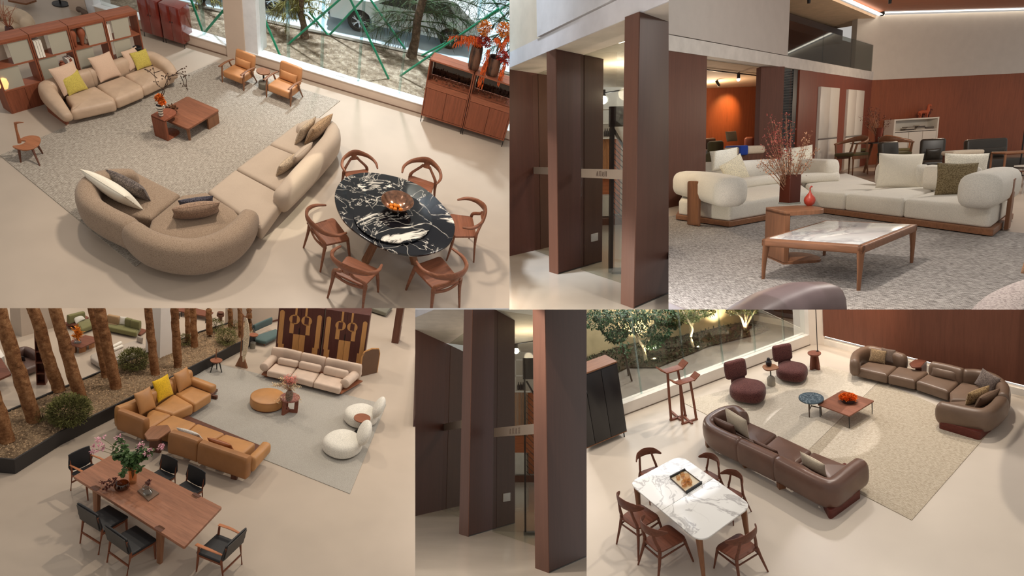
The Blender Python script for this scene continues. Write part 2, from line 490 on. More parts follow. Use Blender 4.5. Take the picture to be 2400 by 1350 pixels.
def plain(name, c, rough=.6, spec=.4, metal=0, coat=0, var=.04, vs=3):
    if name in MC: return MC[name]
    if 'wall' in name: var = .012
    N = NT(name); N.r(rough, spec, metal, coat)
    f = N.noise(vs, N.co(), 3)
    N.col(N.ramp(f, [(.3, sh(c, 1-var)), (.7, sh(c, 1+var))])); MC[name] = N.m; return N.m
def wood(name, c, axis='z', rough=.42, sc_=1.0, con=.16, plank=0, coat=0, spec=.25):
    if name in MC: return MC[name]
    N = NT(name); N.r(rough, spec, 0, coat)
    st = {'x': (1, 14, 14), 'y': (14, 1, 14), 'z': (14, 14, 1)}[axis]
    v = N.co(tuple(a*sc_ for a in st))
    a = N.noise(1.6, v, 5, .6, .6); b = N.noise(7, v, 3, .5)
    f = N.math('ADD', N.math('MULTIPLY', a, .7), N.math('MULTIPLY', b, .3))
    c0 = N.ramp(f, [(.3, sh(c, 1-con)), (.5, c), (.72, sh(c, 1+con*.8))])
    if plank:
        w = N.n('ShaderNodeTexNoise', noise_dimensions='1D'); sx = N.n('ShaderNodeSeparateXYZ'); N.l(N.co(), sx.inputs[0])
        comp = {'x': 1, 'y': 0, 'z': 0}[axis]
        q = N.math('FLOOR', N.math('MULTIPLY', sx.outputs[comp], plank)); N.l(q, w.inputs['W']); w.inputs['Scale'].default_value = 3.7
        c0 = N.mix(1.0, c0, N.ramp(w.outputs['Fac'], [(.3, (.72, .70, .68)), (.7, (1.0, 1.0, 1.0))]), 'MULTIPLY')
    N.col(c0); N.bump(b, .05, .003); MC[name] = N.m; return N.m
def cloth(name, c, scale=120, con=.12, bump=.35, speck=None, rough=.9, th=.5, big=.05):
    if name in MC: return MC[name]
    N = NT(name); N.r(rough, .2); N.b.inputs['Sheen Weight'].default_value = .15
    a = N.noise(scale, N.co(), 2, .6); bb = N.noise(2.5, N.co(), 2)
    if speck: c0 = N.ramp(a, [(th-.07, speck), (th+.07, c)])
    else: c0 = N.ramp(a, [(.3, sh(c, 1-con)), (.7, sh(c, 1+con))])
    c0 = N.mix(1.0, c0, N.ramp(bb, [(.3, (1-big,)*3), (.7, (1.0,)*3)]), 'MULTIPLY')
    N.col(c0); N.bump(a, bump, .006); MC[name] = N.m; return N.m
def leather(name, c, rough=.42, spec=.5, con=.06):
    if name in MC: return MC[name]
    N = NT(name); N.r(rough, spec)
    a = N.noise(3, N.co(), 3); vo = N.n('ShaderNodeTexVoronoi'); vo.inputs['Scale'].default_value = 130; N.l(N.co(), vo.inputs['Vector'])
    N.col(N.ramp(a, [(.3, sh(c, 1-con)), (.7, sh(c, 1+con))])); N.bump(vo.outputs['Distance'], .08, .003); MC[name] = N.m; return N.m
def marble(name, base, vein, scale=2, dark=False, rough=.08, th=(.47, .5, .53), big=None):
    if name in MC: return MC[name]
    N = NT(name); N.r(rough, .5, 0, .3)
    v = N.co()
    w = N.n('ShaderNodeTexNoise'); w.inputs['Scale'].default_value = scale*.8; w.inputs['Detail'].default_value = 3; N.l(v, w.inputs['Vector'])
    ad = N.n('ShaderNodeVectorMath', operation='MULTIPLY_ADD'); ad.inputs[1].default_value = (.8, .8, .8); N.l(w.outputs['Color'], ad.inputs[0]); N.l(v, ad.inputs[2])
    a = N.noise(scale, ad.outputs[0], 7, .62, .9)
    c0 = N.ramp(a, [(th[0], base), (th[1], vein), (th[2], base)])
    vo = N.n('ShaderNodeTexVoronoi', feature='DISTANCE_TO_EDGE'); vo.inputs['Scale'].default_value = scale*1.6; N.l(ad.outputs[0], vo.inputs['Vector'])
    f2 = N.ramp(vo.outputs['Distance'], [(.0, (.9, .9, .9)), (.012 if dark else .02, (0, 0, 0))])
    gate = N.ramp(N.noise(scale*1.3, v, 3), [(.44, (0, 0, 0)), (.58, (1, 1, 1))])
    c1 = N.mix(N.math('MULTIPLY', N.math('MULTIPLY', f2, gate), .9 if dark else .3), c0, vein)
    if big:
        b2 = N.noise(scale*.55, ad.outputs[0], 6, .65, 1.5)
        c1 = N.mix(N.ramp(b2, [(big, (0, 0, 0)), (big+.03, (1, 1, 1))]), c1, vein)
    N.col(c1); MC[name] = N.m; return N.m
def rugmat(name, c1, c2, c3, scale=60, rot=0, stripe=26, bump=.4):
    """woven rug: short crosswise yarns of two tones with pale grid lines"""
    if name in MC: return MC[name]
    N = NT(name); N.r(.95, .1)
    r = (0, 0, rot)
    a = N.noise(scale, N.co((1, .16, 1), r), 2, .6); b = N.noise(scale, N.co((.16, 1, 1), r), 2, .6)
    f = N.math('ADD', N.math('MULTIPLY', a, .5), N.math('MULTIPLY', b, .5))
    c0 = N.ramp(f, [(.38, c2), (.5, c1), (.62, c3)])
    w = N.n('ShaderNodeTexWave', bands_direction='X'); w.inputs['Scale'].default_value = stripe; N.l(N.co((1, 1, 1), r), w.inputs['Vector']); w.inputs['Distortion'].default_value = .3
    w2 = N.n('ShaderNodeTexWave', bands_direction='Y'); w2.inputs['Scale'].default_value = stripe; N.l(N.co((1, 1, 1), r), w2.inputs['Vector']); w2.inputs['Distortion'].default_value = .3
    g1 = N.math('MAXIMUM', N.math('MULTIPLY', w.outputs['Fac'], N.math('ADD', b, .1)), N.math('MULTIPLY', w2.outputs['Fac'], N.math('ADD', a, .1)))
    c0 = N.mix(N.ramp(g1, [(.5, (0, 0, 0)), (.62, (.6, .6, .6))]), c0, c3)
    N.col(c0); N.bump(f, bump, .01); MC[name] = N.m; return N.m
def glassm(name, tint=(235, 245, 242), alpha=.12, rough=.02):
    if name in MC: return MC[name]
    N = NT(name); t = N.t; out = t.nodes['Material Output']
    tr = N.n('ShaderNodeBsdfTransparent'); tr.inputs[0].default_value = (*lin(tint), 1)
    gl = N.n('ShaderNodeBsdfGlossy'); gl.inputs['Roughness'].default_value = rough; gl.inputs[0].default_value = (1, 1, 1, 1)
    fr = N.n('ShaderNodeFresnel'); fr.inputs[0].default_value = 1.45
    mx = N.n('ShaderNodeMixShader'); f = N.math('ADD', N.math('MULTIPLY', fr.outputs[0], .22), alpha*.08)
    N.l(f, mx.inputs[0]); N.l(tr.outputs[0], mx.inputs[1]); N.l(gl.outputs[0], mx.inputs[2])
    N.l(mx.outputs[0], out.inputs[0]); MC[name] = N.m; return N.m
def frosted(name, c, a=.6):
    if name in MC: return MC[name]
    N = NT(name); t = N.t; out = t.nodes['Material Output']; N.r(.35, .4)
    N.b.inputs['Base Color'].default_value = (*lin(c), 1)
    tr = N.n('ShaderNodeBsdfTransparent'); tr.inputs[0].default_value = (*lin(sh(c, 1.1)), 1)
    mx = N.n('ShaderNodeMixShader'); mx.inputs[0].default_value = a
    N.l(tr.outputs[0], mx.inputs[1]); N.l(N.b.outputs[0], mx.inputs[2]); N.l(mx.outputs[0], out.inputs[0]); MC[name] = N.m; return N.m
def emit(name, c, st):
    if name in MC: return MC[name]
    N = NT(name); N.b.inputs['Base Color'].default_value = (*lin(c), 1); N.b.inputs['Emission Color'].default_value = (*lin(c), 1); N.b.inputs['Emission Strength'].default_value = st
    MC[name] = N.m; return N.m
def ground(name, c1, c2, c3, scale=14, bump=.8):
    if name in MC: return MC[name]
    N = NT(name); N.r(.95, .1)
    a = N.noise(scale, N.co(), 8, .75); b = N.noise(scale*.12, N.co(), 3)
    f = N.math('ADD', N.math('MULTIPLY', a, .75), N.math('MULTIPLY', b, .25))
    N.col(N.ramp(f, [(.36, c1), (.5, c2), (.63, c3)])); N.bump(a, bump, .05); MC[name] = N.m; return N.m

WAL = (134, 92, 66)
walnut = wood('walnut', WAL, 'z'); walnutx = wood('walnut_long', WAL, 'x'); walnuty = wood('walnut_deep', WAL, 'y')
dwal = wood('dark_walnut', (96, 62, 48), 'z')
blackm = plain('black_metal', (34, 33, 34), .4, .5, .3)
floorm = plain('polished_floor', (178, 163, 147), .34, .3, var=.03, vs=.8)
tanleather = leather('tan_leather', (188, 130, 82), .45)
white_wall = plain('white_wall', (226, 218, 208), .7, .3)
# ---------------------------------------------------------------- furniture kit shared by the sets
def near(S, u, v, z=0): return S.at(u, v, z)
def outline(S, pts, z=0): return [(lambda q: (q.x, q.y))(S.at(p[0], p[1], z)) for p in pts]
def upl(S, u, v, p):               # point over the floor, in the upright plane through p square to the set's depth
    return S.pv(u, v, p, (p[0]+1, p[1]))
def mid(pts):
    return Vector((sum(p[0] for p in pts)/len(pts), sum(p[1] for p in pts)/len(pts), 0))
def scatter(S, a, b, z, hr, lean, mat, label, cat_='cushion', group=None, th=.3, name='scatter_cushion', seed=0, k=1.0, roll=0, piping=None):
    """cushion standing on two floor-plan points seen at a and b (height z); lean in degrees, + tips its top away from its face"""
    A, B = S.at(a[0], a[1], z), S.at(b[0], b[1], z); w = (B-A).length*k; c = (A+B)/2; yaw = atan2(B.y-A.y, B.x-A.x)
    M = T(rx=radians(-lean), ry=radians(roll))
    t = thing(S, name, label, cat_, (c.x, c.y, z), yaw, 1, group)
    part('cushion_cover', pillow(w, w*hr, w*th, M, seed=seed), mat, t)
    r = []
    n = 8
    for sx, sz in ((-1, -1), (1, -1), (1, 1), (-1, 1)):
        nx, nz = {(-1, -1): (1, -1), (1, -1): (1, 1), (1, 1): (-1, 1), (-1, 1): (-1, -1)}[(sx, sz)]
        for i in range(n):
            q = i/n; u, v = sx+(nx-sx)*q, sz+(nz-sz)*q
            r.append((w/2*u*(1-.07*(1-v*v)), 0, w*hr/2*v*(1-.07*(1-u*u))+w*hr/2))
    part('piping', sweep(r, w*.012, w*.012, n=5, closed=True, M=M), piping or mat, t)
    return t
def rollback(S, px, z0, z1, w, px_z=None, dome=1.0, pw=2.8, n=18, g=None, ws=None, hs=None, sm=6):
    """upholstered back swept along ridge points seen in plan at height px_z"""
    zz = z1 if px_z is None else px_z
    P = [S.at(u, v, zz) for u, v in px]; P = [Vector((p.x, p.y, (z0+z1)/2)) for p in P]
    return sweep(cat(P, sm), ws or w, hs or (z1-z0), n=n, pw=pw, dome=dome, g=g)
def twig(P, r, leaves=None, n=5, g=None): return tube(cat(P, 4), [r, r*.4], n=n, g=g)
def leafq(p, d, L, W, g, up=Vector((0, 0, 1)), fold=.15):
    d = Vector(d).normalized(); s = d.cross(up)
    if s.length < .05: s = Vector((1, 0, 0))
    s.normalize(); n = s.cross(d); p = Vector(p)
    vs = [p, p+d*L*.35+s*W/2+n*W*fold, p+d*L*.75+s*W*.38+n*W*fold, p+d*L, p+d*L*.75-s*W*.38+n*W*fold, p+d*L*.35-s*W/2+n*W*fold, p+d*L*.4, p+d*L*.75]
    g.add(vs, [(0, 1, 6), (1, 2, 7, 6), (2, 3, 7), (0, 6, 5), (6, 7, 4, 5), (7, 3, 4)])
def rdir(rnd):
    a = rnd.random()*2*pi; z = rnd.random()*2-1; r = sqrt(1-z*z); return Vector((r*cos(a), r*sin(a), z))
def blobflower(c, r, n, leaf, g, rnd):
    for _ in range(n):
        d = rdir(rnd); leafq(Vector(c)+d*r*rnd.uniform(.4, .95), d+rdir(rnd)*.7, leaf, leaf*.7, g)
def bush(S, name, label, u, v, rad, col, group, z=0, cat_='shrub', n=1500, stemc=(70, 52, 38)):
    p = S.at(u, v, z); t = thing(S, name, label, cat_, (p.x, p.y, z), 0, 1, group); rnd = random.Random(int(u*7+v))
    g = G(); st = G()
    for i in range(26):
        d = rdir(rnd); d.z = abs(d.z)+.2; d.normalize(); e = d*rad*rnd.uniform(.7, 1)
        st = tube(cat([(0, 0, 0), tuple(e*.5+Vector((0, 0, rad*.15))), tuple(e+Vector((0, 0, rad*.2)))], 3), [rad*.03, rad*.008], n=4, g=st)
    for i in range(n):
        d = rdir(rnd); q = d*rad*rnd.uniform(.45, 1.0)**.6*rnd.uniform(.9, 1.08); q.z = q.z*.85+rad*.75
        if q.z < 0: continue
        leafq(q, d+rdir(rnd)*.8+Vector((0, 0, .4)), rad*.16, rad*.055, g)
    part('stem', st, plain('stem_brown', stemc, .9), t); part('foliage', g, col, t)
    return t
def legs4(t, w, d, h, r, mat, name='leg', inset_=.0, rt=None, splay=0, n=8, ys=(0, 0)):
    for sx in (-1, 1):
        for sy in (-1, 1):
            x, y = sx*(w/2-inset_), sy*(d/2-inset_)
            part(name, stick((x+sx*splay, y+sy*splay, 0), (x, y, h), rt or r*.7, r, n), mat, t)
def bezel(w, d, h, r, M=None, g=None): return rbox(w, d, h, r, M=M, g=g, k=1)
def open_box(w, d, h, t, M=None, g=None, back=True, bottom=True, top=True):
    """carcass with its open face towards -y, centred on x, from y=0 to y=d"""
    g = g or G(); M = M or Matrix()
    box(t, d, h, M @ T(-w/2+t/2, d/2, 0), g); box(t, d, h, M @ T(w/2-t/2, d/2, 0), g)
    if top: box(w-2*t, d, t, M @ T(0, d/2, h-t), g)
    if bottom: box(w-2*t, d, t, M @ T(0, d/2, 0), g)
    if back: box(w-2*t, t*.5, h-2*t, M @ T(0, d-t*.3, t), g)
    return g
def glassfin(S, name, base, h, mat, depth, label, ang=0, th=.03):
    g = box(th, depth, h); return solo(S, name, g, mat, label, 'glass fin', (base.x, base.y, base.z), ang)
def on(F, x, y, z):
    """set coordinates of a spot given in a fitted thing's own coordinates"""
    c, d = cos(F['yaw']), sin(F['yaw']); s = F['scale']; X, Y = x*s[0], y*s[1]
    return (F['loc'][0]+X*c-Y*d, F['loc'][1]+X*d+Y*c, z*s[2])
def book(S, loc, w, d, h, yaw, c, label, group=None, tilt=0, scale=1):
    t = thing(S, 'book', label, 'book', loc, yaw, scale, group)
    m = plain('book_%d_%d_%d' % c, c, .6)
    g = box(w*.14, d, h, T(-w/2+w*.07)); box(w*.14, d, h, T(w/2-w*.07), g); box(w, d*.06, h, T(0, -d/2), g)
    part('cover', g, m, t)
    part('pages', box(w*.72, d*.94, h*.96, T(0, 0, h*.02)), plain('paper', (235, 228, 214), .8), t)
    return t

def standcush(S, c, z, wpx, hpx, yaw, lean, mat, label, roll=0, seed=0, th=.3, name='scatter_cushion', cat_='cushion'):
    """cushion given by its bottom centre (image point at height z) and its seen width and height"""
    p = S.at(c[0], c[1], z); d = (S.B @ (np.array(p)-[0, 0, S.h]))[2]/FOC; w = wpx*d; h = hpx*d
    t = thing(S, name, label, cat_, tuple(p), yaw); M = T(rx=radians(-lean), ry=radians(roll))
    part('cushion_cover', pillow(w, h, min(w, h)*th, M, seed=seed), mat, t)
    r = []
    for a, b in (((-1, -1), (1, -1)), ((1, -1), (1, 1)), ((1, 1), (-1, 1)), ((-1, 1), (-1, -1))):
        for i in range(8):
            q = i/8; u, v = a[0]+(b[0]-a[0])*q, a[1]+(b[1]-a[1])*q; r.append((w/2*u*(1-.07*(1-v*v)), 0, h/2*v*(1-.07*(1-u*u))+h/2))
    part('piping', sweep(r, w*.012, w*.012, n=5, closed=True, M=M), mat, t); return t
def bunch(S, label, parts, name='bouquet', cat_='bouquet'):
    xs = [p for p in parts[0][1].v]; lo = min(xs, key=lambda p: p[2])
    t = thing(S, name, label, cat_, tuple(lo))
    for n_, g_, m_ in parts:
        if g_.v: part(n_, g_, m_, t, ab=True, kind=None if n_ in ('stems', 'branches') else 'stuff')
    return t
def slamp(S, name, loc, tgt, energy, color=(255, 240, 220), size=.2, spot=60, blend=.5, kind='SPOT'):
    """lamp placed in a set's own coordinates"""
    L = bpy.data.lights.new(name, kind); L.energy = energy; L.color = lin(color)
    if kind == 'SPOT': L.spot_size = radians(spot); L.spot_blend = blend; L.shadow_soft_size = size
    elif kind == 'AREA': L.size = size
    else: L.shadow_soft_size = size
    o = bpy.data.objects.new(name, L); COL.objects.link(o)
    a, b = S.M @ Vector(loc), S.M @ Vector(tgt); o.location = a; o.rotation_euler = (b-a).to_track_quat('-Z', 'Y').to_euler(); return o
# ================================================================ SET: upper left, tan sofa, curved sectional and marble table
S = TL
fl = prism(outline(S, [(-400, 60), (-300, -180), (300, -180), (470, -60), (1500, 430), (1500, 900), (-200, 900)]), -.25, 0)
struct(S, 'floor', fl, floorm)
wallA, wallB = S.at(500, 122), S.at(978, 265)
wd_ = (wallB-wallA).normalized(); wn = Vector((-wd_.y, wd_.x, 0))
if wn.y < 0: wn = -wn
sillz = S.pv(719, 163, wallA, wallB).z
def wl(u, v): return S.pv(u, v, wallA, wallB)
def wallpt(t, off, z): return Vector((wallA.x+wd_.x*t+wn.x*off, wallA.y+wd_.y*t+wn.y*off, z))
yw = atan2(wd_.y, wd_.x)
beige = plain('beige_wall', (206, 186, 168), .7, .2)
def wallbox(t0, t1, o0, o1, z0, z1, g=None):
    c = wallpt((t0+t1)/2, (o0+o1)/2, z0); return box(abs(t1-t0), abs(o1-o0), z1-z0, T(c.x, c.y, c.z, rz=yw), g)
def tt(u, v): q = wl(u, v); return (q-wallA).dot(wd_)
t_end = tt(1300, 360)
struct(S, 'wall_low', wallbox(tt(225, 45), t_end, 0, .28, 0, sillz*.93), beige)
struct(S, 'trim_1', wallbox(tt(225, 45), t_end, -.02, .30, sillz*.93, sillz), plain('white_sill', (238, 238, 236), .4))
struct(S, 'trim_2', wallbox(tt(300, 60), t_end, -.012, .0, 0, .03), plain('skirting_shadow', (120, 96, 80), .7))
t0, t1, t2 = tt(535, 133), tt(577, 145), tt(606, 150)
struct(S, 'wall_pillar', wallbox(t0, t1, -.04, .45, 0, 7), beige)
struct(S, 'trim_3', wallbox(t1, t2, -.0, .5, sillz, 7), plain('white_reveal', (228, 230, 232), .5))
struct(S, 'wall_column', wallbox(tt(167, 30), tt(208, 42), -.02, .6, 0, 7), beige)
struct(S, 'trim_4', wallbox(tt(208, 40), tt(228, 47), 0, .6, 0, 7), plain('white_reveal', (228, 230, 232), .5))
# panes
wg = glassm('window_glass', (246, 248, 246), .1)
gr_fin = glassm('glass_fin', (222, 236, 235), .9, .08)
fx = [(668, 141), (747, 165), (834, 191), (931, 219), (1072, 262)]
ts = [t2]+[tt(*p) for p in fx]+[t_end]
for i in range(len(ts)-1):
    solo(S, 'window_pane', wallbox(ts[i]+.02, ts[i+1]-.02, .14, .16, sillz, 7), wg, None, None, kind='structure')
ts2 = [tt(228, 22), tt(470, 93), t0]
for i in range(2):
    solo(S, 'window_pane', wallbox(ts2[i]+.02, ts2[i+1]-.02, .14, .16, sillz, 7), wg, None, None, kind='structure')
for i, t_ in enumerate(ts[1:-1]):
    solo(S, 'glass_fin', wallbox(t_-.02, t_+.02, .16, .26, sillz, 7), gr_fin, '%s upright glass fin of the big window from the left end' % ['first', 'second', 'third', 'fourth', 'fifth'][i], 'glass fin', group='upright glass fins of the big window')
solo(S, 'glass_fin', wallbox(ts2[1]-.02, ts2[1]+.02, .16, .26, sillz, 7), gr_fin, 'upright glass fin in the narrow window left of the pillar', 'glass fin', group='upright glass fins of the big window')

# ---- outside: planting strip, kerb, road
GZ = .12
def outpoly(p, z): return [(q.x, q.y) for q in (S.at(u, v, z) for u, v in p)]
a0, a1 = wallpt(ts2[0]-3, .46, 0), wallpt(t_end+3, .46, 0)
c0, c1 = S.at(608, 50, GZ), S.at(1010, 137, GZ); cd = (c1-c0).normalized(); k0 = c0-cd*9; k1 = c1+cd*9
solo(S, 'planting_bed', prism([(a0.x, a0.y), (a1.x, a1.y), (k1.x, k1.y), (k0.x, k0.y)], -.1, GZ), ground('dry_soil', (96, 82, 68), (140, 124, 106), (186, 172, 152), 6), 'dry brown soil and straw strip between the window and the road', 'soil', kind='stuff')
kn = Vector((-cd.y, cd.x, 0))
if kn.y < 0: kn = -kn
struct(S, 'trim_5', prism([(k0.x, k0.y), (k1.x, k1.y), (k1.x+kn.x*.15, k1.y+kn.y*.15), (k0.x+kn.x*.15, k0.y+kn.y*.15)], -.1, GZ+.03), plain('kerb_stone', (120, 112, 100), .9))
struct(S, 'floor_road', prism([(k0.x+kn.x*.15, k0.y+kn.y*.15), (k1.x+kn.x*.15, k1.y+kn.y*.15), (k1.x+kn.x*30, k1.y+kn.y*30), (k0.x+kn.x*30, k0.y+kn.y*30)], -.1, GZ-.02), plain('concrete_road', (196, 212, 220), .8, .2, var=.05, vs=2))
# dry grass tufts on the bed
rnd = random.Random(5); gg = G()
for _ in range(2600):
    w = rnd.random(); q = a0.lerp(a1, rnd.random()); e = k0.lerp(k1, 0.5); tpos = q+kn*rnd.random()*((c0-wallpt(0, .46, 0)).dot(kn))*1.15
    if (tpos-k0).dot(kn) > -.02: continue
    leafq((tpos.x, tpos.y, GZ), (rnd.uniform(-1, 1), rnd.uniform(-1, 1), rnd.uniform(.15, .8)), rnd.uniform(.05, .12), .009, gg)
solo(S, 'dry_grass', gg, plain('straw', (160, 142, 114), .9, var=.25, vs=9), 'short dry straw blades scattered over the soil strip', 'grass', kind='stuff')
# trees with drooping needle branches
bark = ground('tree_bark', (62, 48, 40), (104, 84, 70), (150, 130, 110), 9, .6)
needle = plain('needle_green', (58, 78, 50), .7, .2, var=.3, vs=4)
needle2 = plain('needle_olive', (118, 112, 62), .7, .2, var=.3, vs=4)
def outtree(base, top, r, branches, label, nm=needle, n=70):
    p = S.at(base[0], base[1], GZ); e = S.pv(top[0], top[1], p, p+wd_)
    t = thing(S, 'conifer', label, 'tree', (p.x, p.y, GZ), 0, 1, 'young conifers outside the window')
    d = (e-p)
    part('trunk', tube([tuple(p+d*k*1.3+Vector((.03*sin(k*9), 0, 0))) for k in (0, .25, .5, .75, 1)], [r*1.35, r, r, r*.95, r*.9], n=12), bark, t, ab=True)
    for i, (b0, b1) in enumerate(branches):
        off = wn*(((i*37) % 10)/10-.5)*.8
        q0, q1 = S.pv(b0[0], b0[1], p, p+wd_), S.pv(b1[0], b1[1], p+off, p+off+wd_); L = (q1-q0).length
        pts = cat([q0, q0.lerp(q1, .5)+Vector((0, 0, L*.10)), q1], 7); g = tube(pts, [r*.22, r*.06], n=5)
        rr = random.Random(i*13+int(base[0])); D = (q1-q0).normalized()
        for j in range(n*2):
            k = rr.uniform(.15, 1); c = pts[min(len(pts)-1, int(k*(len(pts)-1)))]
            dd = D*rr.uniform(.2, 1)+Vector((0, 0, rr.uniform(-.7, .25)))+rdir(rr)*.55
            leafq(c+rdir(rr)*.03, dd, L*rr.uniform(.16, .34), .016, g)
        part('branch', g, nm, t, ab=True)
outtree((714, 88), (703, 0), .085, [((704, 14), (660, 44)), ((703, 0), (640, 22)), ((703, -10), (668, 64)), ((706, 20), (762, 34)), ((704, 5), (770, 10)), ((705, 30), (742, 58)), ((703, -8), (690, 42)), ((703, -20), (735, 30)), ((703, -20), (640, 50)), ((703, -8), (625, 38))], 'shorter conifer with drooping olive needles left of the white car', needle2, 60)
outtree((964, 133), (990, 0), .11, [((984, 45), (880, 30)), ((986, 30), (875, 55)), ((984, 48), (868, 74)), ((980, 60), (905, 100)), ((988, 12), (900, 0)), ((988, 12), (1090, 20)), ((986, 30), (1100, 52)), ((984, 50), (1095, 85)), ((986, 28), (1130, 74)), ((988, 5), (1150, 28)), ((981, 60), (1060, 100)), ((988, 8), (1050, 60))], 'taller conifer with a thick trunk in front of the white car', needle, 70)
outtree((1235, 205), (1215, 0), .1, [((1218, 30), (1130, 8)), ((1220, 60), (1120, 45)), ((1218, 20), (1155, 60)), ((1220, 80), (1128, 95)), ((1222, 95), (1140, 120)), ((1222, 95), (1165, 150)), ((1216, 10), (1100, 0))], 'conifer at the right end of the window behind the orange flowers', needle, 70)
outtree((478, 14), (474, -40), .06, [((476, -20), (455, 20)), ((476, -20), (470, 30)), ((476, -30), (500, 12)), ((476, -20), (520, 14))], 'small conifer outside the narrow window left of the pillar', needle2, 40)
# green props
gp = plain('green_pole', (22, 140, 104), .45, .4)
gpl = [((612, 26), (656, 130)), ((795, 0), (675, 104)), ((837, 13), (771, 83)), ((736, 42), (770, 84)), ((828, 13), (911, 185)), ((869, 0), (949, 114)), ((1194, 9), (1037, 108)), ((1105, 64), (938, 178)), ((1034, 106), (987, 131)), ((1156, 0), (1191, 55)), ((451, 8), (477, 79)), ((528, 19), (478, 78))]
gnm = ['leaning left of the first conifer', 'crossing in front of the first conifer', 'rising right from the kerb by the car wheel', 'rising left from the kerb by the car wheel', 'leaning in front of the car wheel down to the soil', 'crossing the car door', 'long one crossing behind the orange flowers', 'low one near the walnut cabinet top', 'short low one beside the road behind the taller conifer', 'at the top right corner of the window', 'left one of the pair in the narrow window', 'right one of the pair in the narrow window']
for (a, b), l in zip(gpl, gnm):
    lo = a if a[1] > b[1] else b; hi = b if lo is a else a
    p = S.at(lo[0], lo[1], GZ); q = S.pv(hi[0], hi[1], p, p+wd_); q = q+(q-p)*.35
    g = stick(p, q, .028, n=8); 
    solo(S, 'prop_pole', g, gp, 'green bracing pole '+l, 'pole', group='green bracing poles outside the window')
g = G(); p = S.at(927, 108, GZ)
for i in range(9): box(.035, .26, .02, T(p.x+cd.x*(i-4)*.07, p.y+cd.y*(i-4)*.07, GZ-.02, rz=atan2(cd.y, cd.x)), g)
solo(S, 'drain_grate', g, plain('iron_grate', (110, 116, 118), .7), 'slotted iron drain grate in the road beside the car', 'grate')

# ---- cars
carw = plain('car_white', (226, 230, 232), .18, .5, coat=.8, var=.01)
def make_car(F, label, body=carw):
    t = thing(S, 'car', label, 'car', F['loc'], F['yaw'], F['scale'], 'cars parked outside the window')
    prof = [(-2.2, .32), (-2.25, .6), (-2.2, .82), (-1.75, .93), (-1.0, 1.0), (-.2, 1.42), (.6, 1.5), (1.4, 1.45), (2.0, 1.05), (2.25, .95), (2.3, .55), (2.22, .3)]
    def arch(cx): return [(cx+.4*cos(a), .3+.4*sin(a)) for a in [0, .4, .8, 1.2, pi/2, 2.0, 2.4, 2.8, pi]]
    bot = [(2.22, .3)]+arch(1.42)+arch(-1.38)
    out = prof+bot[1:]
    def side(y, k): return [(x, y*(1-.16*max(0, z-.95)/.5)*k, z) for x, z in out]
    g = G(); A = side(-.9, 1); B_ = side(.9, 1); N = len(out)
    g.add(A+B_, [(i, (i+1) % N, N+(i+1) % N, N+i) for i in range(N)]+[tuple(range(N)), tuple(reversed(range(N, 2*N)))])
    part('body', g, body, t)
    dk = plain('car_glass', (40, 48, 54), .1, .6, coat=.5)
    gw = G()
    for x0, x1, xa, xb in ((-.85, .25, -.2, .25), (.32, 1.3, .32, 1.15)):
        gw.add([(x0, -.905, 1.0), (x1, -.905, 1.02), (xb, -.83, 1.38), (xa, -.83, 1.36)], [(0, 1, 2, 3)])
    gw = G().join(prism([(-.85, 0), (.25, 0), (.25, .36), (-.15, .36)], 0, .02, M=T(0, -.895, 1.0, rx=pi/2-.14)))
    prism([(.32, 0), (1.5, .02), (1.2, .36), (.32, .38)], 0, .02, M=T(0, -.895, 1.0, rx=pi/2-.14), g=gw)
    part('side_window', gw, dk, t)
    gs = G()
    for x in (-.92, .28, 1.45): box(.012, .01, .62, T(x, -.905, .34), gs)
    box(2.2, .012, .02, T(.1, -.905, .42), gs)
    part('door_gap', gs, plain('gap_grey', (128, 132, 136), .6), t)
    for x in (-.45, .75): part('door_handle', rbox(.2, .03, .04, .015, M=T(x, -.915, .86)), body, t)
    part('headlight', rbox(.34, .04, .1, .03, M=T(-2.02, -.86, .72)), plain('lamp_lens', (200, 215, 225), .1, .6), t)
    tire = plain('tyre', (30, 28, 28), .8); rim = plain('alloy', (200, 204, 208), .25, .5, .7)
    for x in (-1.38, 1.42):
        for y in (-.8, .8):
            M = T(x, y, .33, rx=pi/2)
            w = part('wheel', lathe([(.19, -.09), (.29, -.1), (.33, -.07), (.335, 0), (.33, .07), (.29, .1), (.19, .09)], 32, M), tire, t)
            g = lathe([(.19, .07), (.215, .095), (.225, .08), (.2, -.08)], 32, M)
            for k in range(5):
                for o_ in (-.17, .17):
                    a = k*2*pi/5+o_; a2 = k*2*pi/5+o_*.35
                    sweep([(.03*cos(a2), .03*sin(a2), .085), (.12*cos(a2), .12*sin(a2), .095), (.205*cos(a), .205*sin(a), .085)], .034, .02, n=6, g=g, M=M)
            lathe([(.001, .1), (.045, .1), (.05, .07)], 16, M, g)
            part('rim', g, rim, w)
    part('bumper_trim', rbox(.5, 1.5, .08, .03, M=T(-2.05, 0, .3)), plain('dark_trim', (70, 74, 78), .5), t)
    return t
Fc = S.fit([((-1.38, -.9, 0), (831, 80)), ((1.42, -.9, 0), (1056, 122)), ((-1.38, -.9, .66), (829, 27)), ((-2.25, -.9, .6), (785, 33)), ((1.0, -.9, .34), (1022, 96))], 120, yaw0=0)
carth = make_car(Fc, 'white car with five-spoke alloy wheels parked outside the big window')
Fc['loc'] = (*Fc['loc'][:2], GZ-.02); place(carth, S, Fc['loc'], Fc['yaw'], Fc['scale'])
q = on(Fc, -5.3, .3, 0); copy_tree(carth, S, 'white car mostly cut off at the top, left of the parked white car', (q[0], q[1], GZ-.02), Fc['yaw'], Fc['scale'])

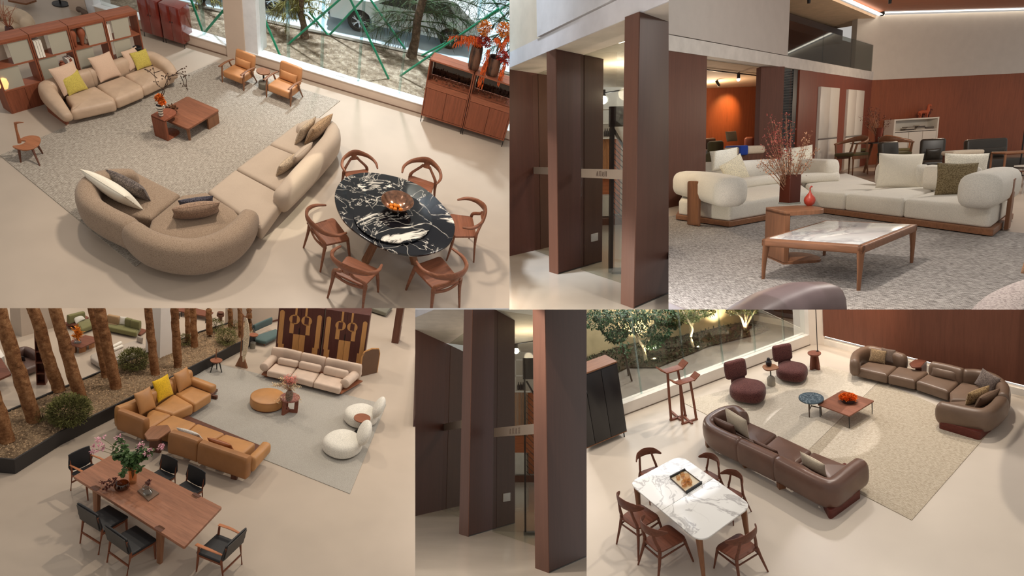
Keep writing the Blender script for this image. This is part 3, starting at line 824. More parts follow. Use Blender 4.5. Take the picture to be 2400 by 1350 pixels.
# ---- big rug
rug1 = rugmat('grey_woven_rug', (152, 142, 130), (130, 121, 110), (184, 175, 162), 80, -.12, 9)
rp = outline(S, [(0, 365), (318, 626), (797, 237), (505, 146)])
solo(S, 'area_rug', prism(rp, 0, .012), rug1, 'large grey woven rug under the beige sofas', 'rug')

# ---- bookcase
Fb = S.fit([((0, 0, 0), (21, 267)), ((1, 0, 1.4), (67, 90)), ((2, 0, 1.4), (164, 64)), ((3, 0, 1.4), (248, 43)), ((4, 0, 1.4), (320, 26)), ((1, .38, 1.4), (45, 72)), ((2, .38, 1.4), (148, 52)), ((4, .38, 1.4), (293, 19)), ((4, 0, .75), (333, 107))], 15, yaw0=.2)
fro = frosted('frosted_panel', (196, 192, 176), .7)
cw = wood('cabinet_cherry', (132, 76, 54), 'z'); cwx = wood('cabinet_cherry_long', (144, 86, 62), 'x')
cases = []
for i in range(4):
    lab = ['walnut bookcase unit at the left end with solid doors below, cut by the frame', 'walnut bookcase unit holding three white books, second from the left', 'walnut bookcase unit with the brown twin vase, third from the left', 'walnut bookcase unit at the right end by the red cabinets'][i]
    sx = Fb['scale']
    t = thing(S, 'bookcase', lab, 'bookcase', on(Fb, i+.5, 0, 0), Fb['yaw'], sx, 'walnut bookcase units in a row')
    part('frame', open_box(.985, .38, 1.4, .035, back=False), cw, t)
    part('top_board', box(.985, .39, .05, T(0, .19, 1.4)), cwx, t)
    for z in (.45, .92): part('shelf', box(.92, .36, .03, T(0, .19, z)), cwx, t)
    part('back_panel', box(.92, .02, .42, T(0, .36, .03)), cw, t)
    for k in (-1, 1):
        d = part('cabinet_door', box(.455, .02, .41, T(k*.232, .005, .035)), cw, t)
    xs = [(.22, -.2), (.2, -.22), (.2, -.22), (-.05, -.1)][i]
    part('sliding_panel', box(.5, .012, .44, T(xs[0], .03, .95)), fro, t)
    part('sliding_panel', box(.5, .012, .43, T(xs[1], .05, .48)), fro, t)
    if i < 3: part('rear_panel', box(.45, .012, .9, T(-.22, .34, .48)), plain('pale_panel', (200, 186, 170), .7), t)
sb = Fb['scale']
for k in range(3):
    book(S, on(Fb, 1.09+k*.065, .12, .955), .055, .24, .34, Fb['yaw'], (232, 226, 214), 'white book, %s of the three on the bookcase upper shelf' % ['leftmost', 'middle', 'rightmost'][k], 'white books on the upper shelf', scale=sb)
for k in range(3):
    book(S, on(Fb, 1.78+k*.06, .12, .485), .05, .22, .3, Fb['yaw'], [(220, 214, 204), (150, 80, 60), (214, 208, 196)][k], 'book %s beside the small brown pot' % ['with the nearer white spine', 'with the red brown spine', 'at the right end of the row'][k], 'books on the lower shelf', scale=sb)
for k in range(2):
    book(S, on(Fb, 3.05+k*.055, .12, .955), .05, .22, .34, Fb['yaw'], [(236, 232, 224), (206, 198, 186)][k], '%s upright book in the right end bookcase unit' % ['white', 'pale grey'][k], 'books in the end bookcase', scale=sb)
clay = plain('brown_clay', (142, 78, 52), .55)
t = thing(S, 'twin_vase', 'brown clay twin vase on the third bookcase unit shelf', 'vase', on(Fb, 2.22, .12, .95), Fb['yaw'], tuple(v for v in sb))
for k, x in ((0, -.08), (1, .1)):
    part('vase_body', lathe([(.03, 0), (.045, .05), (.06, .14), (.1, .24), (.1, .3), (.06, .36), (.03, .38)], 20, T(x, 0, 0, ry=(-.12 if k == 0 else .12))), clay, t)
solo(S, 'small_bust', lathe([(.05, 0), (.06, .05), (.03, .12), (.06, .2), (.05, .27), (.01, .3)], 18), plain('cream_ceramic', (222, 204, 186), .6), 'small cream ornament right of the brown twin vase', 'ornament', on(Fb, 2.46, .2, .95), Fb['yaw'], sb)
solo(S, 'round_pot', lathe([(.05, 0), (.1, .06), (.11, .14), (.07, .21), (.04, .23), (.05, .25)], 20), clay, 'small round brown pot on the lower shelf beside the books', 'pot', on(Fb, 1.66, .13, .48), Fb['yaw'], sb)
solo(S, 'round_pot', lathe([(.04, 0), (.08, .05), (.07, .13), (.03, .2), (.035, .22)], 20), clay, 'small brown pot at the right end of the top shelf', 'pot', on(Fb, 3.75, .2, .95), Fb['yaw'], sb)
t = thing(S, 'round_box', 'round white box with a black lid by the bookcase right end', 'box', on(Fb, 3.78, -.02, .48), Fb['yaw'], sb)
part('box_body', lathe([(.11, 0), (.115, .01), (.115, .15)], 24), plain('cream_ceramic', (222, 204, 186), .6), t); part('lid', lathe([(.12, .15), (.12, .2), (.1, .21), (.0001, .2)], 24), blackm, t)
solo(S, 'table_lamp', lathe([(.05, 0), (.09, .03), (.13, .12), (.12, .22), (.06, .28)], 20), emit('warm_glow', (255, 190, 120), 1.2), 'small glowing orange lamp at the left end of the bookcase', 'lamp', on(Fb, .1, .12, .48), Fb['yaw'], sb)

# ---- red lacquer cabinets
red = plain('red_lacquer', (122, 44, 34), .12, .5, coat=.9, var=.05)
Fr = S.fit([((0, 0, .22), (332, 72)), ((.95, 0, .22), (378, 86)), ((1, 0, .22), (384, 88)), ((1.95, 0, .22), (428, 103)), ((1.95, .45, .22), (459, 93)), ((0, 0, 1.7), (322, 0)), ((1.95, 0, 1.7), (421, 13)), ((1.95, 0, 0), (437, 120))], 15, yaw0=.2)
for i in range(2):
    t = thing(S, 'lacquer_cabinet', ['red lacquer cabinet on thin black legs, the left of the pair', 'red lacquer cabinet on thin black legs, the right of the pair'][i], 'cabinet', on(Fr, i+.47, 0, 0), Fr['yaw'], Fr['scale'], 'red lacquer cabinets')
    part('body', bezel(.94, .45, 1.5, .008, T(0, .225, .22)), red, t)
    for k in (-1, 1):
        d = part('door', bezel(.455, .02, 1.46, .004, T(k*.232, -.01, .24)), red, t)
        part('handle', lathe([(.028, -.012), (.02, 0), (.001, .004)], 14, T(k*.05, -.022, 1.05, rx=pi/2, s=(1, 1.7, 1))), blackm, d)
    for k in (-1, 1):
        for y in (.03, .42): part('leg', stick((k*.44, y, 0), (k*.44, y, .24), .012), blackm, t)
# sculpture, floor lamp base, distant sofa and table
p = S.at(196, 40); t = thing(S, 'bone_sculpture', 'brown stone sculpture of two rounded ends behind the bookcase', 'sculpture', (p.x, p.y, 0))
z = S.hz(p, 26); L = (S.at(213, 29, z)-S.at(177, 22, z)).length
part('top_form', sweep([(-L*.3, 0, z), (0, 0, z+.02), (L*.3, 0, z)], [L*.42, L*.3, L*.42], [L*.42, L*.3, L*.42], n=14, dome=1, M=T(rz=-.25)), plain('brown_stone', (96, 78, 66), .7), t)
part('pedestal', lathe([(L*.22, 0), (L*.1, z*.3), (L*.09, z*.7), (L*.14, z)], 16), plain('brown_stone', (96, 78, 66), .7), t)
p = S.at(142, 10); t = thing(S, 'floor_lamp', 'thin black floor lamp stand on a round black base', 'floor lamp', (p.x, p.y, 0))
part('base', lathe([(.17, 0), (.17, .02), (.03, .04)], 24), blackm, t); part('pole', stick((0, 0, 0), (0, 0, 1.5), .022), blackm, t)
bs = leather('pale_beige_fabric', (206, 184, 158), .8, .2)
t = thing(S, 'sofa', 'beige rounded sofa at the top left corner behind the bookcase', 'sofa', tuple(S.at(20, 70)))
part('seat', prism(roundpoly(outline(S, [(-60, 82), (72, 62), (66, 40), (-60, 60)], .25), .2), .06, .27, .07, .03), bs, t, ab=True)
part('backrest', rollback(S, [(-60, 10), (0, 13), (40, 22), (58, 34), (60, 46)], .2, .52, .26), bs, t, ab=True)
scatter(S, (-12, 50), (16, 42), .27, 1, 20, cloth('brown_wool', (150, 110, 76)), 'brown cushion on the sofa at the top left corner', seed=3, th=.3)
t = thing(S, 'low_table', 'low walnut table cut off at the top edge', 'table', tuple(S.at(60, 4)))
part('tabletop', prism(outline(S, [(18, 0), (60, 8), (85, 0), (50, -8)], .2), .16, .2), walnut, t, ab=True)
part('base', prism(outline(S, [(30, 2), (60, 8), (78, 2), (50, -4)], .0), 0, .16), dwal, t, ab=True)
p = S.at(24, 74, .3); t = thing(S, 'dried_flower_vase', 'dark vase of dried russet twigs behind the bookcase', 'vase', (p.x, p.y, 0))
part('vase_body', lathe([(.07, .22), (.09, .3), (.07, .4), (.05, .42)], 16), plain('dark_red_glass', (84, 44, 36), .2), t)
part('twigs', (lambda g, r: [twig([(0, 0, .38), (r.uniform(-.1, .1), r.uniform(-.1, .1), .6), (r.uniform(-.22, .22), r.uniform(-.2, .2), r.uniform(.65, .95))], .007, g=g) for _ in range(16)] and g)(G(), random.Random(3)), plain('russet_twig', (176, 112, 84), .8), t)

# ---- tan sofa
tl = leather('beige_leather', (186, 160, 136), .5, .35); tl_d = leather('beige_leather_deep', (196, 158, 126), .5, .35)
cen = S.at(250, 220); so = thing(S, 'sofa', 'three-seat beige leather sofa with walnut plinth in front of the bookcase', 'sofa', tuple(cen))
zs = .32
so_m = [[(160, 262), (166, 244), (150, 222), (222, 198), (268, 227), (269, 238)], [(223, 197), (288, 174), (333, 198), (333, 208), (270, 234)], [(289, 173), (350, 150), (375, 152), (405, 160), (406, 172), (333, 206)]]
for i, q in enumerate(so_m):
    part('seat', prism(roundpoly(outline(S, q, zs), .07, 4), .09, zs, .08, .05, .02), tl, so, ab=True)
part('backrest', rollback(S, [(150, 250), (126, 222), (106, 196), (116, 188), (160, 174), (205, 162)], .12, .56, .24, dome=.6, ws=[.18, .26, .3, .28, .24, .22], hs=[.18, .3, .42, .44, .44, .44]), tl, so, ab=True)
part('backrest', rollback(S, [(207, 162), (250, 148), (292, 134)], .14, .56, .22, dome=.5), tl, so, ab=True)
part('backrest', rollback(S, [(294, 133), (330, 123), (355, 122), (385, 136), (401, 152)], .12, .56, .22, dome=.8, ws=[.22, .24, .28, .28, .2], hs=[.44, .44, .42, .34, .22]), tl, so, ab=True)
part('plinth', prism(roundpoly(outline(S, [(113, 262), (157, 295), (164, 282), (150, 240), (105, 235)], .0), .03), 0, .15, .01), cw, so, ab=True)
part('side_panel', sweep(cat([tuple(S.at(u, v, z)) for u, v, z in ((96, 226, .25), (112, 244, .22), (140, 266, .18), (160, 286, .10))], 5), .03, .12, n=8, pw=5), cwx, so, ab=True)
for (u, v) in ((251, 251), (262, 245), (318, 222), (330, 216), (404, 184)): part('foot', box(.12, .12, .1, T(S.at(u, v).x, S.at(u, v).y+.04, 0)), dwal, so, ab=True)
lk = cloth('beige_linen', (206, 176, 152), 160, .05); yel = cloth('mustard_weave', (186, 168, 82), 90, .13)
scatter(S, (150, 226), (205, 204), zs, 1.0, 24, lk, 'beige cushion behind the left mustard cushion', seed=1)
scatter(S, (162, 225), (207, 208), zs, .92, 26, yel, 'mustard cushion at the left end of the tan sofa', seed=2)
scatter(S, (236, 194), (285, 176), zs, 1.0, 25, lk, 'beige cushion alone in the middle of the tan sofa', seed=4)
scatter(S, (305, 166), (340, 152), zs, 1.0, 24, lk, 'beige cushion behind the right mustard cushion', seed=5)
scatter(S, (322, 165), (359, 153), zs, .92, 24, yel, 'mustard cushion at the right end of the tan sofa', seed=6)

# ---- armchairs
def make_armchair(F, label):
    t = thing(S, 'armchair', label, 'armchair', F['loc'], F['yaw'], F['scale'], 'tan armchairs by the window')
    part('seat', rbox(.62, .62, .2, .045, .02, T(0, .31, .2)), tanleather, t)
    part('backrest', rbox(.6, .13, .48, .05, 0, T(0, .62, .36, rx=-.22), pz=.015), tanleather, t)
    for k in (-1, 1):
        x = k*.345
        a = part('arm_frame', sweep(cat([(x, -.08, .54), (x, .2, .565), (x, .55, .53), (x, .62, .5)], 4), [.075, .07, .05, .035], .028, n=8, pw=3), walnuty, t)
        part('leg', tube([(x, -.0, 0), (x, .02, .3), (x, .06, .55)], [.018, .027, .022]), walnut, t)
        part('leg', tube([(x, .68, 0), (x, .5, .3), (x, .38, .54)], [.018, .027, .022]), walnut, t)
    part('rail', box(.68, .03, .05, T(0, .1, .16)), walnutx, t)
    return t
AC = [(0, 0)]
F1 = S.fit([((.36, 0, 0), (681, 249)), ((-.36, 0, 0), (624, 230)), ((.36, .68, 0), (708, 230)), ((-.31, 0, .4), (620, 201)), ((.31, 0, .4), (679, 217)), ((-.29, .74, .84), (659, 144)), ((.29, .74, .84), (716, 157)), ((.36, -.08, .56), (678, 202)), ((-.36, -.08, .56), (620, 184))], 30, yaw0=-.5)
F2 = S.fit([((.36, 0, 0), (571, 211)), ((-.36, 0, 0), (522, 195)), ((.36, .68, 0), (602, 195)), ((-.31, 0, .4), (514, 171)), ((.31, 0, .4), (568, 187)), ((-.29, .74, .84), (554, 118)), ((.29, .74, .84), (606, 126)), ((.36, -.08, .56), (566, 167)), ((-.36, -.08, .56), (515, 151))], 30, yaw0=-.5)
ac = make_armchair(F1, 'tan leather armchair with walnut arms, the one nearer the big sectional')
copy_tree(ac, S, 'tan leather armchair with walnut arms, the one beside the pillar', F2['loc'], F2['yaw'], F2['scale'])
for F, l in ((F1, 'small tan lumbar cushion on the armchair nearer the sectional'), (F2, 'small tan lumbar cushion on the armchair beside the pillar')):
    t = thing(S, 'lumbar_cushion', l, 'cushion', on(F, 0, .5, .42), F['yaw'], F['scale'], 'lumbar cushions on the tan armchairs')
    part('cushion_cover', pillow(.5, .24, .13, T(rx=-.3)), tanleather, t)
p = S.at(619, 207); t = thing(S, 'side_table', 'small round walnut side table between the tan armchairs', 'side table', (p.x, p.y, 0))
z = S.hz(p, 166); rr_ = (S.at(634, 168, z)-S.at(600, 165, z)).length/2
part('tabletop', lathe([(rr_*.96, z-.03), (rr_, z-.015), (rr_*.98, z), (.0001, z-.005)], 28), walnut, t); part('pole', stick((0, 0, 0), (0, 0, z-.02), .02), blackm, t)
part('base', lathe([(.1, 0), (.12, .03), (.12, z*.35), (.09, z*.42), (.02, z*.44)], 20), plain('grey_stone', (128, 122, 108), .7), t)

# ---- coffee table, C table
Fk = S.fit([((-.5, .5, .36), (437, 227)), ((.5, .5, .36), (516, 256)), ((.5, -.5, .36), (440, 301)), ((-.5, -.5, .36), (362, 268)), ((.44, -.46, 0), (441, 332)), ((.48, .48, 0), (516, 289))], 15, yaw0=.3)
t = thing(S, 'coffee_table', 'square walnut coffee table with slab and tapered legs on the grey rug', 'coffee table', Fk['loc'], Fk['yaw'], Fk['scale'])
part('tabletop', prism(roundpoly([(-.5, -.5), (.5, -.5), (.5, .5), (-.5, .5)], .06), .31, .36, .01, .01), wood('walnut_plank', (140, 90, 66), 'x', plank=5), t)
part('leg', sweep([(.43, -.43, 0), (.42, -.42, .31)], [.05, .09], [.05, .09], pw=3), walnut, t)
part('leg', box(.05, .34, .31, T(.46, .3, 0)), walnut, t); part('leg', box(.34, .05, .31, T(.28, .46, 0)), walnut, t); part('leg', box(.05, .3, .31, T(-.46, .3, 0)), walnut, t)
part('rail', box(.86, .04, .06, T(0, -.4, .25)), walnutx, t)
Fs = S.fit([((0, 0, .5), (355, 269)), ((.4, 0, .5), (389, 281)), ((0, 0, 0), (361, 321)), ((.4, 0, 0), (390, 333)), ((.3, .42, 0), (417, 308)), ((.2, .42, .5), (410, 256))], 15, yaw0=-.3)
t = thing(S, 'side_table', 'walnut C-shaped side table hooked over the coffee table corner', 'side table', Fs['loc'], Fs['yaw'], Fs['scale'])
part('upright', box(.4, .05, .46, T(.2, .025, .02)), cw, t)
tb = roundpoly([(0, 0), (.4, 0), (.4, .42), (0, .42)], [0, 0, .19, .19], 8)
part('tabletop', prism(tb, .46, .5, .005), cw, t); part('foot_board', prism(tb, 0, .03, .005), cw, t)
# striped vase
N = NT('striped_ceramic'); N.r(.5); w = N.n('ShaderNodeTexWave', bands_direction='Z'); w.inputs['Scale'].default_value = 5.2; w.inputs['Distortion'].default_value = 1.5; w.inputs['Detail'].default_value = 1; w.inputs['Detail Scale'].default_value = .4; N.l(N.co(), w.inputs['Vector']); N.col(N.ramp(w.outputs['Fac'], [(.25, (30, 26, 24)), (.33, (232, 222, 204))])); striped = N.m
p = Vector(on(Fs, .2, .1, .5)); z1 = S.hz(p, 243)-p.z
t = thing(S, 'striped_vase', 'black and white striped vase on the C-shaped side table', 'vase', tuple(p)); s_ = z1/.5
part('vase_body', lathe([(.07*s_, 0), (.08*s_, .1*s_), (.085*s_, .2*s_), (.11*s_, .28*s_), (.145*s_, .37*s_), (.14*s_, .42*s_), (.07*s_, .47*s_), (.05*s_, .48*s_), (.06*s_, .5*s_)], 28), striped, t)
for k in (-1, 1): part('handle', tube(cat([(k*.13*s_, 0, .36*s_), (k*.17*s_, 0, .44*s_), (k*.1*s_, 0, .49*s_), (k*.05*s_, 0, .47*s_)], 4), .012*s_, n=6), striped, t)
orange = plain('orange_petal', (214, 106, 36), .6, .3, var=.25, vs=14)
g = G(); rnd = random.Random(9)
for c in ((374, 226), (381, 230), (370, 231), (385, 238), (377, 236)):
    q = upl(S, c[0], c[1], p); blobflower(q+Vector((0, rnd.uniform(-.05, .05), 0)), .05*s_*1.2, 60, .05, g, rnd)
gfl = g; g = G()
for br in ([(375, 236), (384, 213), (368, 196), (362, 160)], [(376, 230), (384, 205), (395, 185), (400, 178), (438, 172)], [(400, 178), (425, 170), (437, 185), (434, 204)], [(378, 212), (392, 196), (388, 180)], [(366, 185), (350, 164), (342, 166)], [(410, 173), (420, 165), (428, 160)], [(425, 176), (432, 190), (428, 198)], [(362, 170), (380, 165)], [(384, 205), (400, 205)]):
    P_ = [upl(S, u, v, p)+Vector((0, .03*sin(u), 0)) for u, v in br]; twig(P_, .009, g=g)
    for q in P_[2:]:
        for _ in range(5): ball(.013, tuple(q+rdir(rnd)*.06), 6, 4, g)
bunch(S, 'orange blossoms and long bare branches standing in the striped vase', [('branches', g, plain('dark_twig', (74, 56, 44), .8)), ('blossoms', gfl, orange)])
p = Vector(on(Fs, .34, .36, .5)); g = G()
for c in ((395, 255), (402, 260), (408, 252), (400, 250), (411, 257)):
    q = upl(S, c[0], c[1], S.at(400, 262, .33)); blobflower(q, .04, 26, .05, g, rnd)
solo(S, 'dried_posy', g, plain('dark_orange_leaf', (92, 58, 34), .7, var=.4, vs=12), 'small dark dried posy lying on the coffee table', 'dried flowers')

# ---- three-legged side table with bird handle
feet = [S.at(49, 382), S.at(94, 390), S.at(101, 361)]; c = (feet[0]+feet[1]+feet[2])/3; z = S.hz(feet[0], 352)
t = thing(S, 'stool_table', 'three-legged walnut side table with a tall bird-shaped handle', 'side table', (c.x, c.y, 0))
top = outline(S, [(30, 341), (34, 346), (53, 351), (72, 349), (88, 341), (95, 328), (90, 319), (70, 317), (52, 322), (46, 328), (60, 330), (50, 338)], z)
part('tabletop', prism([(q[0], q[1]) for q in cat(top, 3, True)], z-.03, z, .008, .012), wood('oak_light', (158, 102, 70), 'x'), t, ab=True)
for f, (u, v) in zip(feet, ((44, 349), (74, 345), (86, 337))):
    q = S.at(u, v, z-.02); part('leg', stick(tuple(f), tuple(q), .012, .024), dwal, t, ab=True)
hb = S.at(46, 336, z); pts = [upl(S, u, v, hb) for u, v in ((46, 334), (42, 318), (38, 303), (36, 289))]
part('handle', sweep(pts, [.07, .05, .04, .05], [.05, .035, .03, .035], n=8), wood('oak_light', (158, 102, 70), 'x'), t, ab=True)
pts = [upl(S, u, v, hb) for u, v in ((35, 289), (44, 287), (55, 287))]
part('beak', sweep(pts, [.04, .035, .012], [.045, .03, .01], n=8), wood('oak_light', (158, 102, 70), 'x'), t, ab=True)

# ---- big sectional
bo = cloth('boucle_taupe', (158, 137, 116), 120, .2, .6, speck=(122, 100, 82), th=.45); sm = cloth('taupe_fabric', (178, 159, 140), 200, .04, .1, rough=.75)
zs, zb = .40, .74
sc_ = thing(S, 'sectional_sofa', 'large curved taupe sectional with textured and smooth modules on the rug', 'sofa', tuple(S.at(480, 480)))
part('seat', prism(roundpoly(outline(S, [(318, 400), (424, 454), (353, 512), (280, 500), (215, 470), (205, 440), (250, 412)], zs), .06), .1, zs, .07, .05, .01), bo, sc_, ab=True, label='textured left seat')
part('seat', prism(roundpoly(outline(S, [(425, 455), (484, 448), (549, 489), (570, 515), (500, 560), (410, 565), (345, 540), (354, 513)], zs), .05), .1, zs, .07, .05, .01), bo, sc_, ab=True, label='textured corner seat')
part('seat', prism(roundpoly(outline(S, [(485, 447), (551, 394), (664, 455), (662, 468), (612, 536), (590, 520)], zs), .05), .1, zs, .07, .05, .01), sm, sc_, ab=True, label='smooth seat next to the corner')
part('seat', prism(roundpoly(outline(S, [(552, 393), (630, 336), (705, 366), (664, 452)], zs), .05), .1, zs, .07, .05, .01), sm, sc_, ab=True)
part('seat', prism(roundpoly(outline(S, [(631, 335), (697, 285), (770, 290), (775, 318), (707, 365)], zs), .05), .1, zs, .07, .05, .01), sm, sc_, ab=True)
part('backrest', rollback(S, [(302, 390), (262, 396), (222, 408), (200, 430), (207, 462), (242, 488), (282, 508), (298, 516)], .14, zb-.02, .36, dome=.9, ws=[.24, .3, .34, .36, .36, .36, .36], hs=[.42, .52, .58, .6, .6, .6, .6]), bo, sc_, ab=True, label='textured left back')
part('backrest', rollback(S, [(308, 522), (345, 548), (400, 565), (460, 568), (520, 550), (560, 520), (582, 488)], .12, zb, .40, dome=1.0, ws=[.36, .42, .44, .44, .42, .38, .32], hs=[.58, .62, .62, .62, .62, .58, .5]), bo, sc_, ab=True, label='textured curved corner back')
part('backrest', rollback(S, [(660, 440), (700, 398), (745, 350), (778, 308), (770, 283), (735, 276), (708, 280)], .12, .70, .34, dome=1.0, ws=[.3, .34, .36, .36, .34, .3, .24], hs=[.5, .58, .6, .6, .56, .48, .36]), sm, sc_, ab=True, label='smooth right back')
part('base', prism(inset(outline(S, [(318, 400), (424, 454), (485, 447), (697, 285), (760, 290), (680, 390), (600, 490), (540, 520), (400, 540), (300, 505), (225, 460)], zs), .12), .02, .14), dwal, sc_, ab=True)
for (u, v) in ((205, 505), (787, 348), (560, 585)): part('foot', box(.1, .1, .12, T(S.at(u, v).x, S.at(u, v).y, 0)), dwal, sc_, ab=True)
wl_ = cloth('white_linen', (226, 218, 200), 120, .05); spk = cloth('grey_speckle', (120, 108, 100), 60, .2, .4, speck=(70, 62, 60), th=.5)
dk = cloth('navy_speckle', (92, 88, 96), 60, .2, .4, speck=(50, 48, 58), th=.5); bn = cloth('brown_boucle', (142, 116, 96), 60, .2, .5)
pat = cloth('ribbed_beige', (168, 148, 124), 40, .2)
scatter(S, (268, 426), (354, 472), zs, .42, -16, spk, 'dark grey speckled cushion beside the long white cushion', th=.28, seed=7)
scatter(S, (236, 430), (336, 492), zs, .5, -30, wl_, 'long white linen cushion on the left arm of the sectional', th=.26, seed=8)
scatter(S, (420, 492), (502, 480), zs, .42, -8, dk, 'dark blue speckled cushion behind the brown cushion', th=.26, seed=9)
scatter(S, (404, 510), (514, 494), zs, .5, -28, bn, 'plump brown cushion leaning on the curved corner back', th=.36, seed=10)
scatter(S, (646, 414), (690, 380), zs, .5, -18, pat, 'ribbed beige cushion half hidden on the smooth seat', th=.28, seed=11)
scatter(S, (690, 340), (726, 308), zs, .72, -18, pat, 'striped beige cushion in front at the right end of the sectional', th=.26, seed=12)
scatter(S, (712, 340), (758, 302), zs, .66, -24, cloth('ribbed_brown', (150, 122, 92), 40, .25), 'brown patterned cushion behind the striped one at the right end', th=.3, seed=13)
scatter(S, (676, 396), (716, 360), zs, .6, -24, sm, 'plain taupe cushion leaning on the smooth back', th=.3, seed=14)

# ---- round marble table with lazy susan
zt = 1.0
el = [S.at(u, v, zt) for u, v in ((785, 452), (812, 414), (870, 404), (950, 420), (1010, 452), (1060, 510), (1064, 550), (1040, 582), (975, 598), (900, 582), (830, 540), (795, 500))]
c = sum((e for e in el), Vector())/len(el); blackmar = marble('black_marble', (20, 20, 24), (226, 218, 204), .95, True, .06, (.494, .5, .506), big=.555)
t = thing(S, 'round_table', 'large round dining table with black and white veined marble top', 'dining table', (c.x, c.y, 0))
pl = [(q[0], q[1]) for q in cat([(e.x, e.y) for e in el], 5, True)]
part('tabletop', prism(pl, zt-.05, zt, .012, .02), blackmar, t, ab=True)
R = sum((e-c).length for e in el)/len(el)
for k in range(3):
    a = k*2*pi/3+2.05
    q0, q1 = (c.x+cos(a)*R*.12, c.y+sin(a)*R*.12, zt-.06), (c.x+cos(a)*R*.5, c.y+sin(a)*R*.5, 0)
    part('leg', sweep([q1, tuple(Vector(q1).lerp(Vector(q0), .5)+Vector((0, 0, .0))), q0], [.16, .14, .2], [.1, .1, .16], n=10, pw=4), walnut, t, ab=True)
part('hub', lathe([(R*.3, zt-.09), (R*.3, zt-.05)], 24, T(c.x, c.y, 0)), walnut, t, ab=True)
cl = S.at(922, 508, zt+.03); rl = (S.at(1010, 535, zt)-S.at(835, 482, zt)).length/2
t2 = thing(S, 'lazy_susan', 'round black marble lazy susan in the middle of the dining table', 'lazy susan', (cl.x, cl.y, zt))
part('turntable', lathe([(rl*.99, .02), (rl, .03), (rl, .045), (.0001, .045)], 48), blackmar, t2); part('bearing', lathe([(rl*.4, 0), (rl*.4, .02)], 24), blackm, t2)
cb = S.at(929, 490, zt+.05); rb = (S.at(969, 490, zt+.15)-S.at(892, 480, zt+.15)).length/2
glz = plain('bronze_glaze', (120, 84, 62), .18, .6, .5, coat=.5, var=.3, vs=12)
solo(S, 'fruit_bowl', lathe([(rb*.3, 0), (rb*.32, .02), (rb*.7, .08), (rb*1.0, .2), (rb*.97, .2), (rb*.65, .1), (rb*.3, .045), (.0001, .04)], 40), glz, 'wide bronze glazed bowl on the lazy susan', 'bowl', (cb.x, cb.y, zt+.045))
om = plain('tangerine', (228, 132, 30), .45)
for i, (dx, dy) in enumerate(((-.3, -.1), (-.12, .02), (.08, .03), (-.2, -.3), (.02, -.3), (.3, -.18), (-.03, -.14))):
    q = Vector((cb.x+dx*rb*1.1, cb.y+dy*rb*1.1, zt+.105+(.03 if i == 6 else 0))); gq = ball(.036, (0, 0, .036), 12, 8)
    gg = thing(S, 'tangerine', 'small tangerine, %s in the bronze bowl' % ['at the left', 'at the back left', 'at the back right', 'at the front left', 'at the front middle', 'at the right', 'in the centre'][i], 'fruit', tuple(q-Vector((0, 0, .02))), 0, 1, 'tangerines in the bronze bowl')
    part('peel', gq, om, gg); part('stalk', stick((0, 0, .07), (0, 0, .078), .004), plain('leaf_green', (70, 96, 40)), gg)

# ---- bull-horn dining chairs
def make_hornchair(F, label):
    t = thing(S, 'dining_chair', label, 'dining chair', F['loc'], F['yaw'], F['scale'], 'curved-arm chairs around the marble table')
    wsd = wood('chair_walnut', (126, 80, 58), 'y')
    part('seat', prism(roundpoly([(-.24, -.22), (.24, -.22), (.21, .22), (-.21, .22)], .06), .42, .455, .015, .015), wood('chair_seat', (138, 86, 62), 'x', plank=9), t)
    for k in (-1, 1):
        part('leg', tube(cat([(k*.24, -.24, 0), (k*.225, -.21, .25), (k*.2, -.19, .43)], 3), [.014, .024, .026]), wsd, t)
        part('leg', tube(cat([(k*.25, .28, 0), (k*.225, .22, .3), (k*.22, .2, .45), (k*.19, .22, .52), (k*.1, .29, .60), (k*.05, .31, .66)], 4), [.013, .022, .03, .024, .022, .024]), wsd, t)
    arc = [(-.29, -.1, .66), (-.31, .06, .68), (-.24, .22, .71), (-.1, .315, .74), (0, .335, .75), (.1, .315, .74), (.24, .22, .71), (.31, .06, .68), (.29, -.1, .66)]
    part('backrest', sweep(cat(arc, 4), [.03, .05, .05, .045, .045, .045, .05, .05, .03], [.028, .045, .075, .11, .12, .11, .075, .045, .028], n=10, dome=1), wsd, t)
    part('back_splat', sweep(cat([(0, .3, .62), (0, .32, .68), (0, .33, .74)], 4), [.16, .1, .16], [.03, .03, .04], n=10, up=(0, 1, .2)), wsd, t)
    part('rail', sweep(cat([(-.2, .2, .40), (0, .23, .39), (.2, .2, .40)], 4), .03, .05, n=8), wsd, t)
    return t
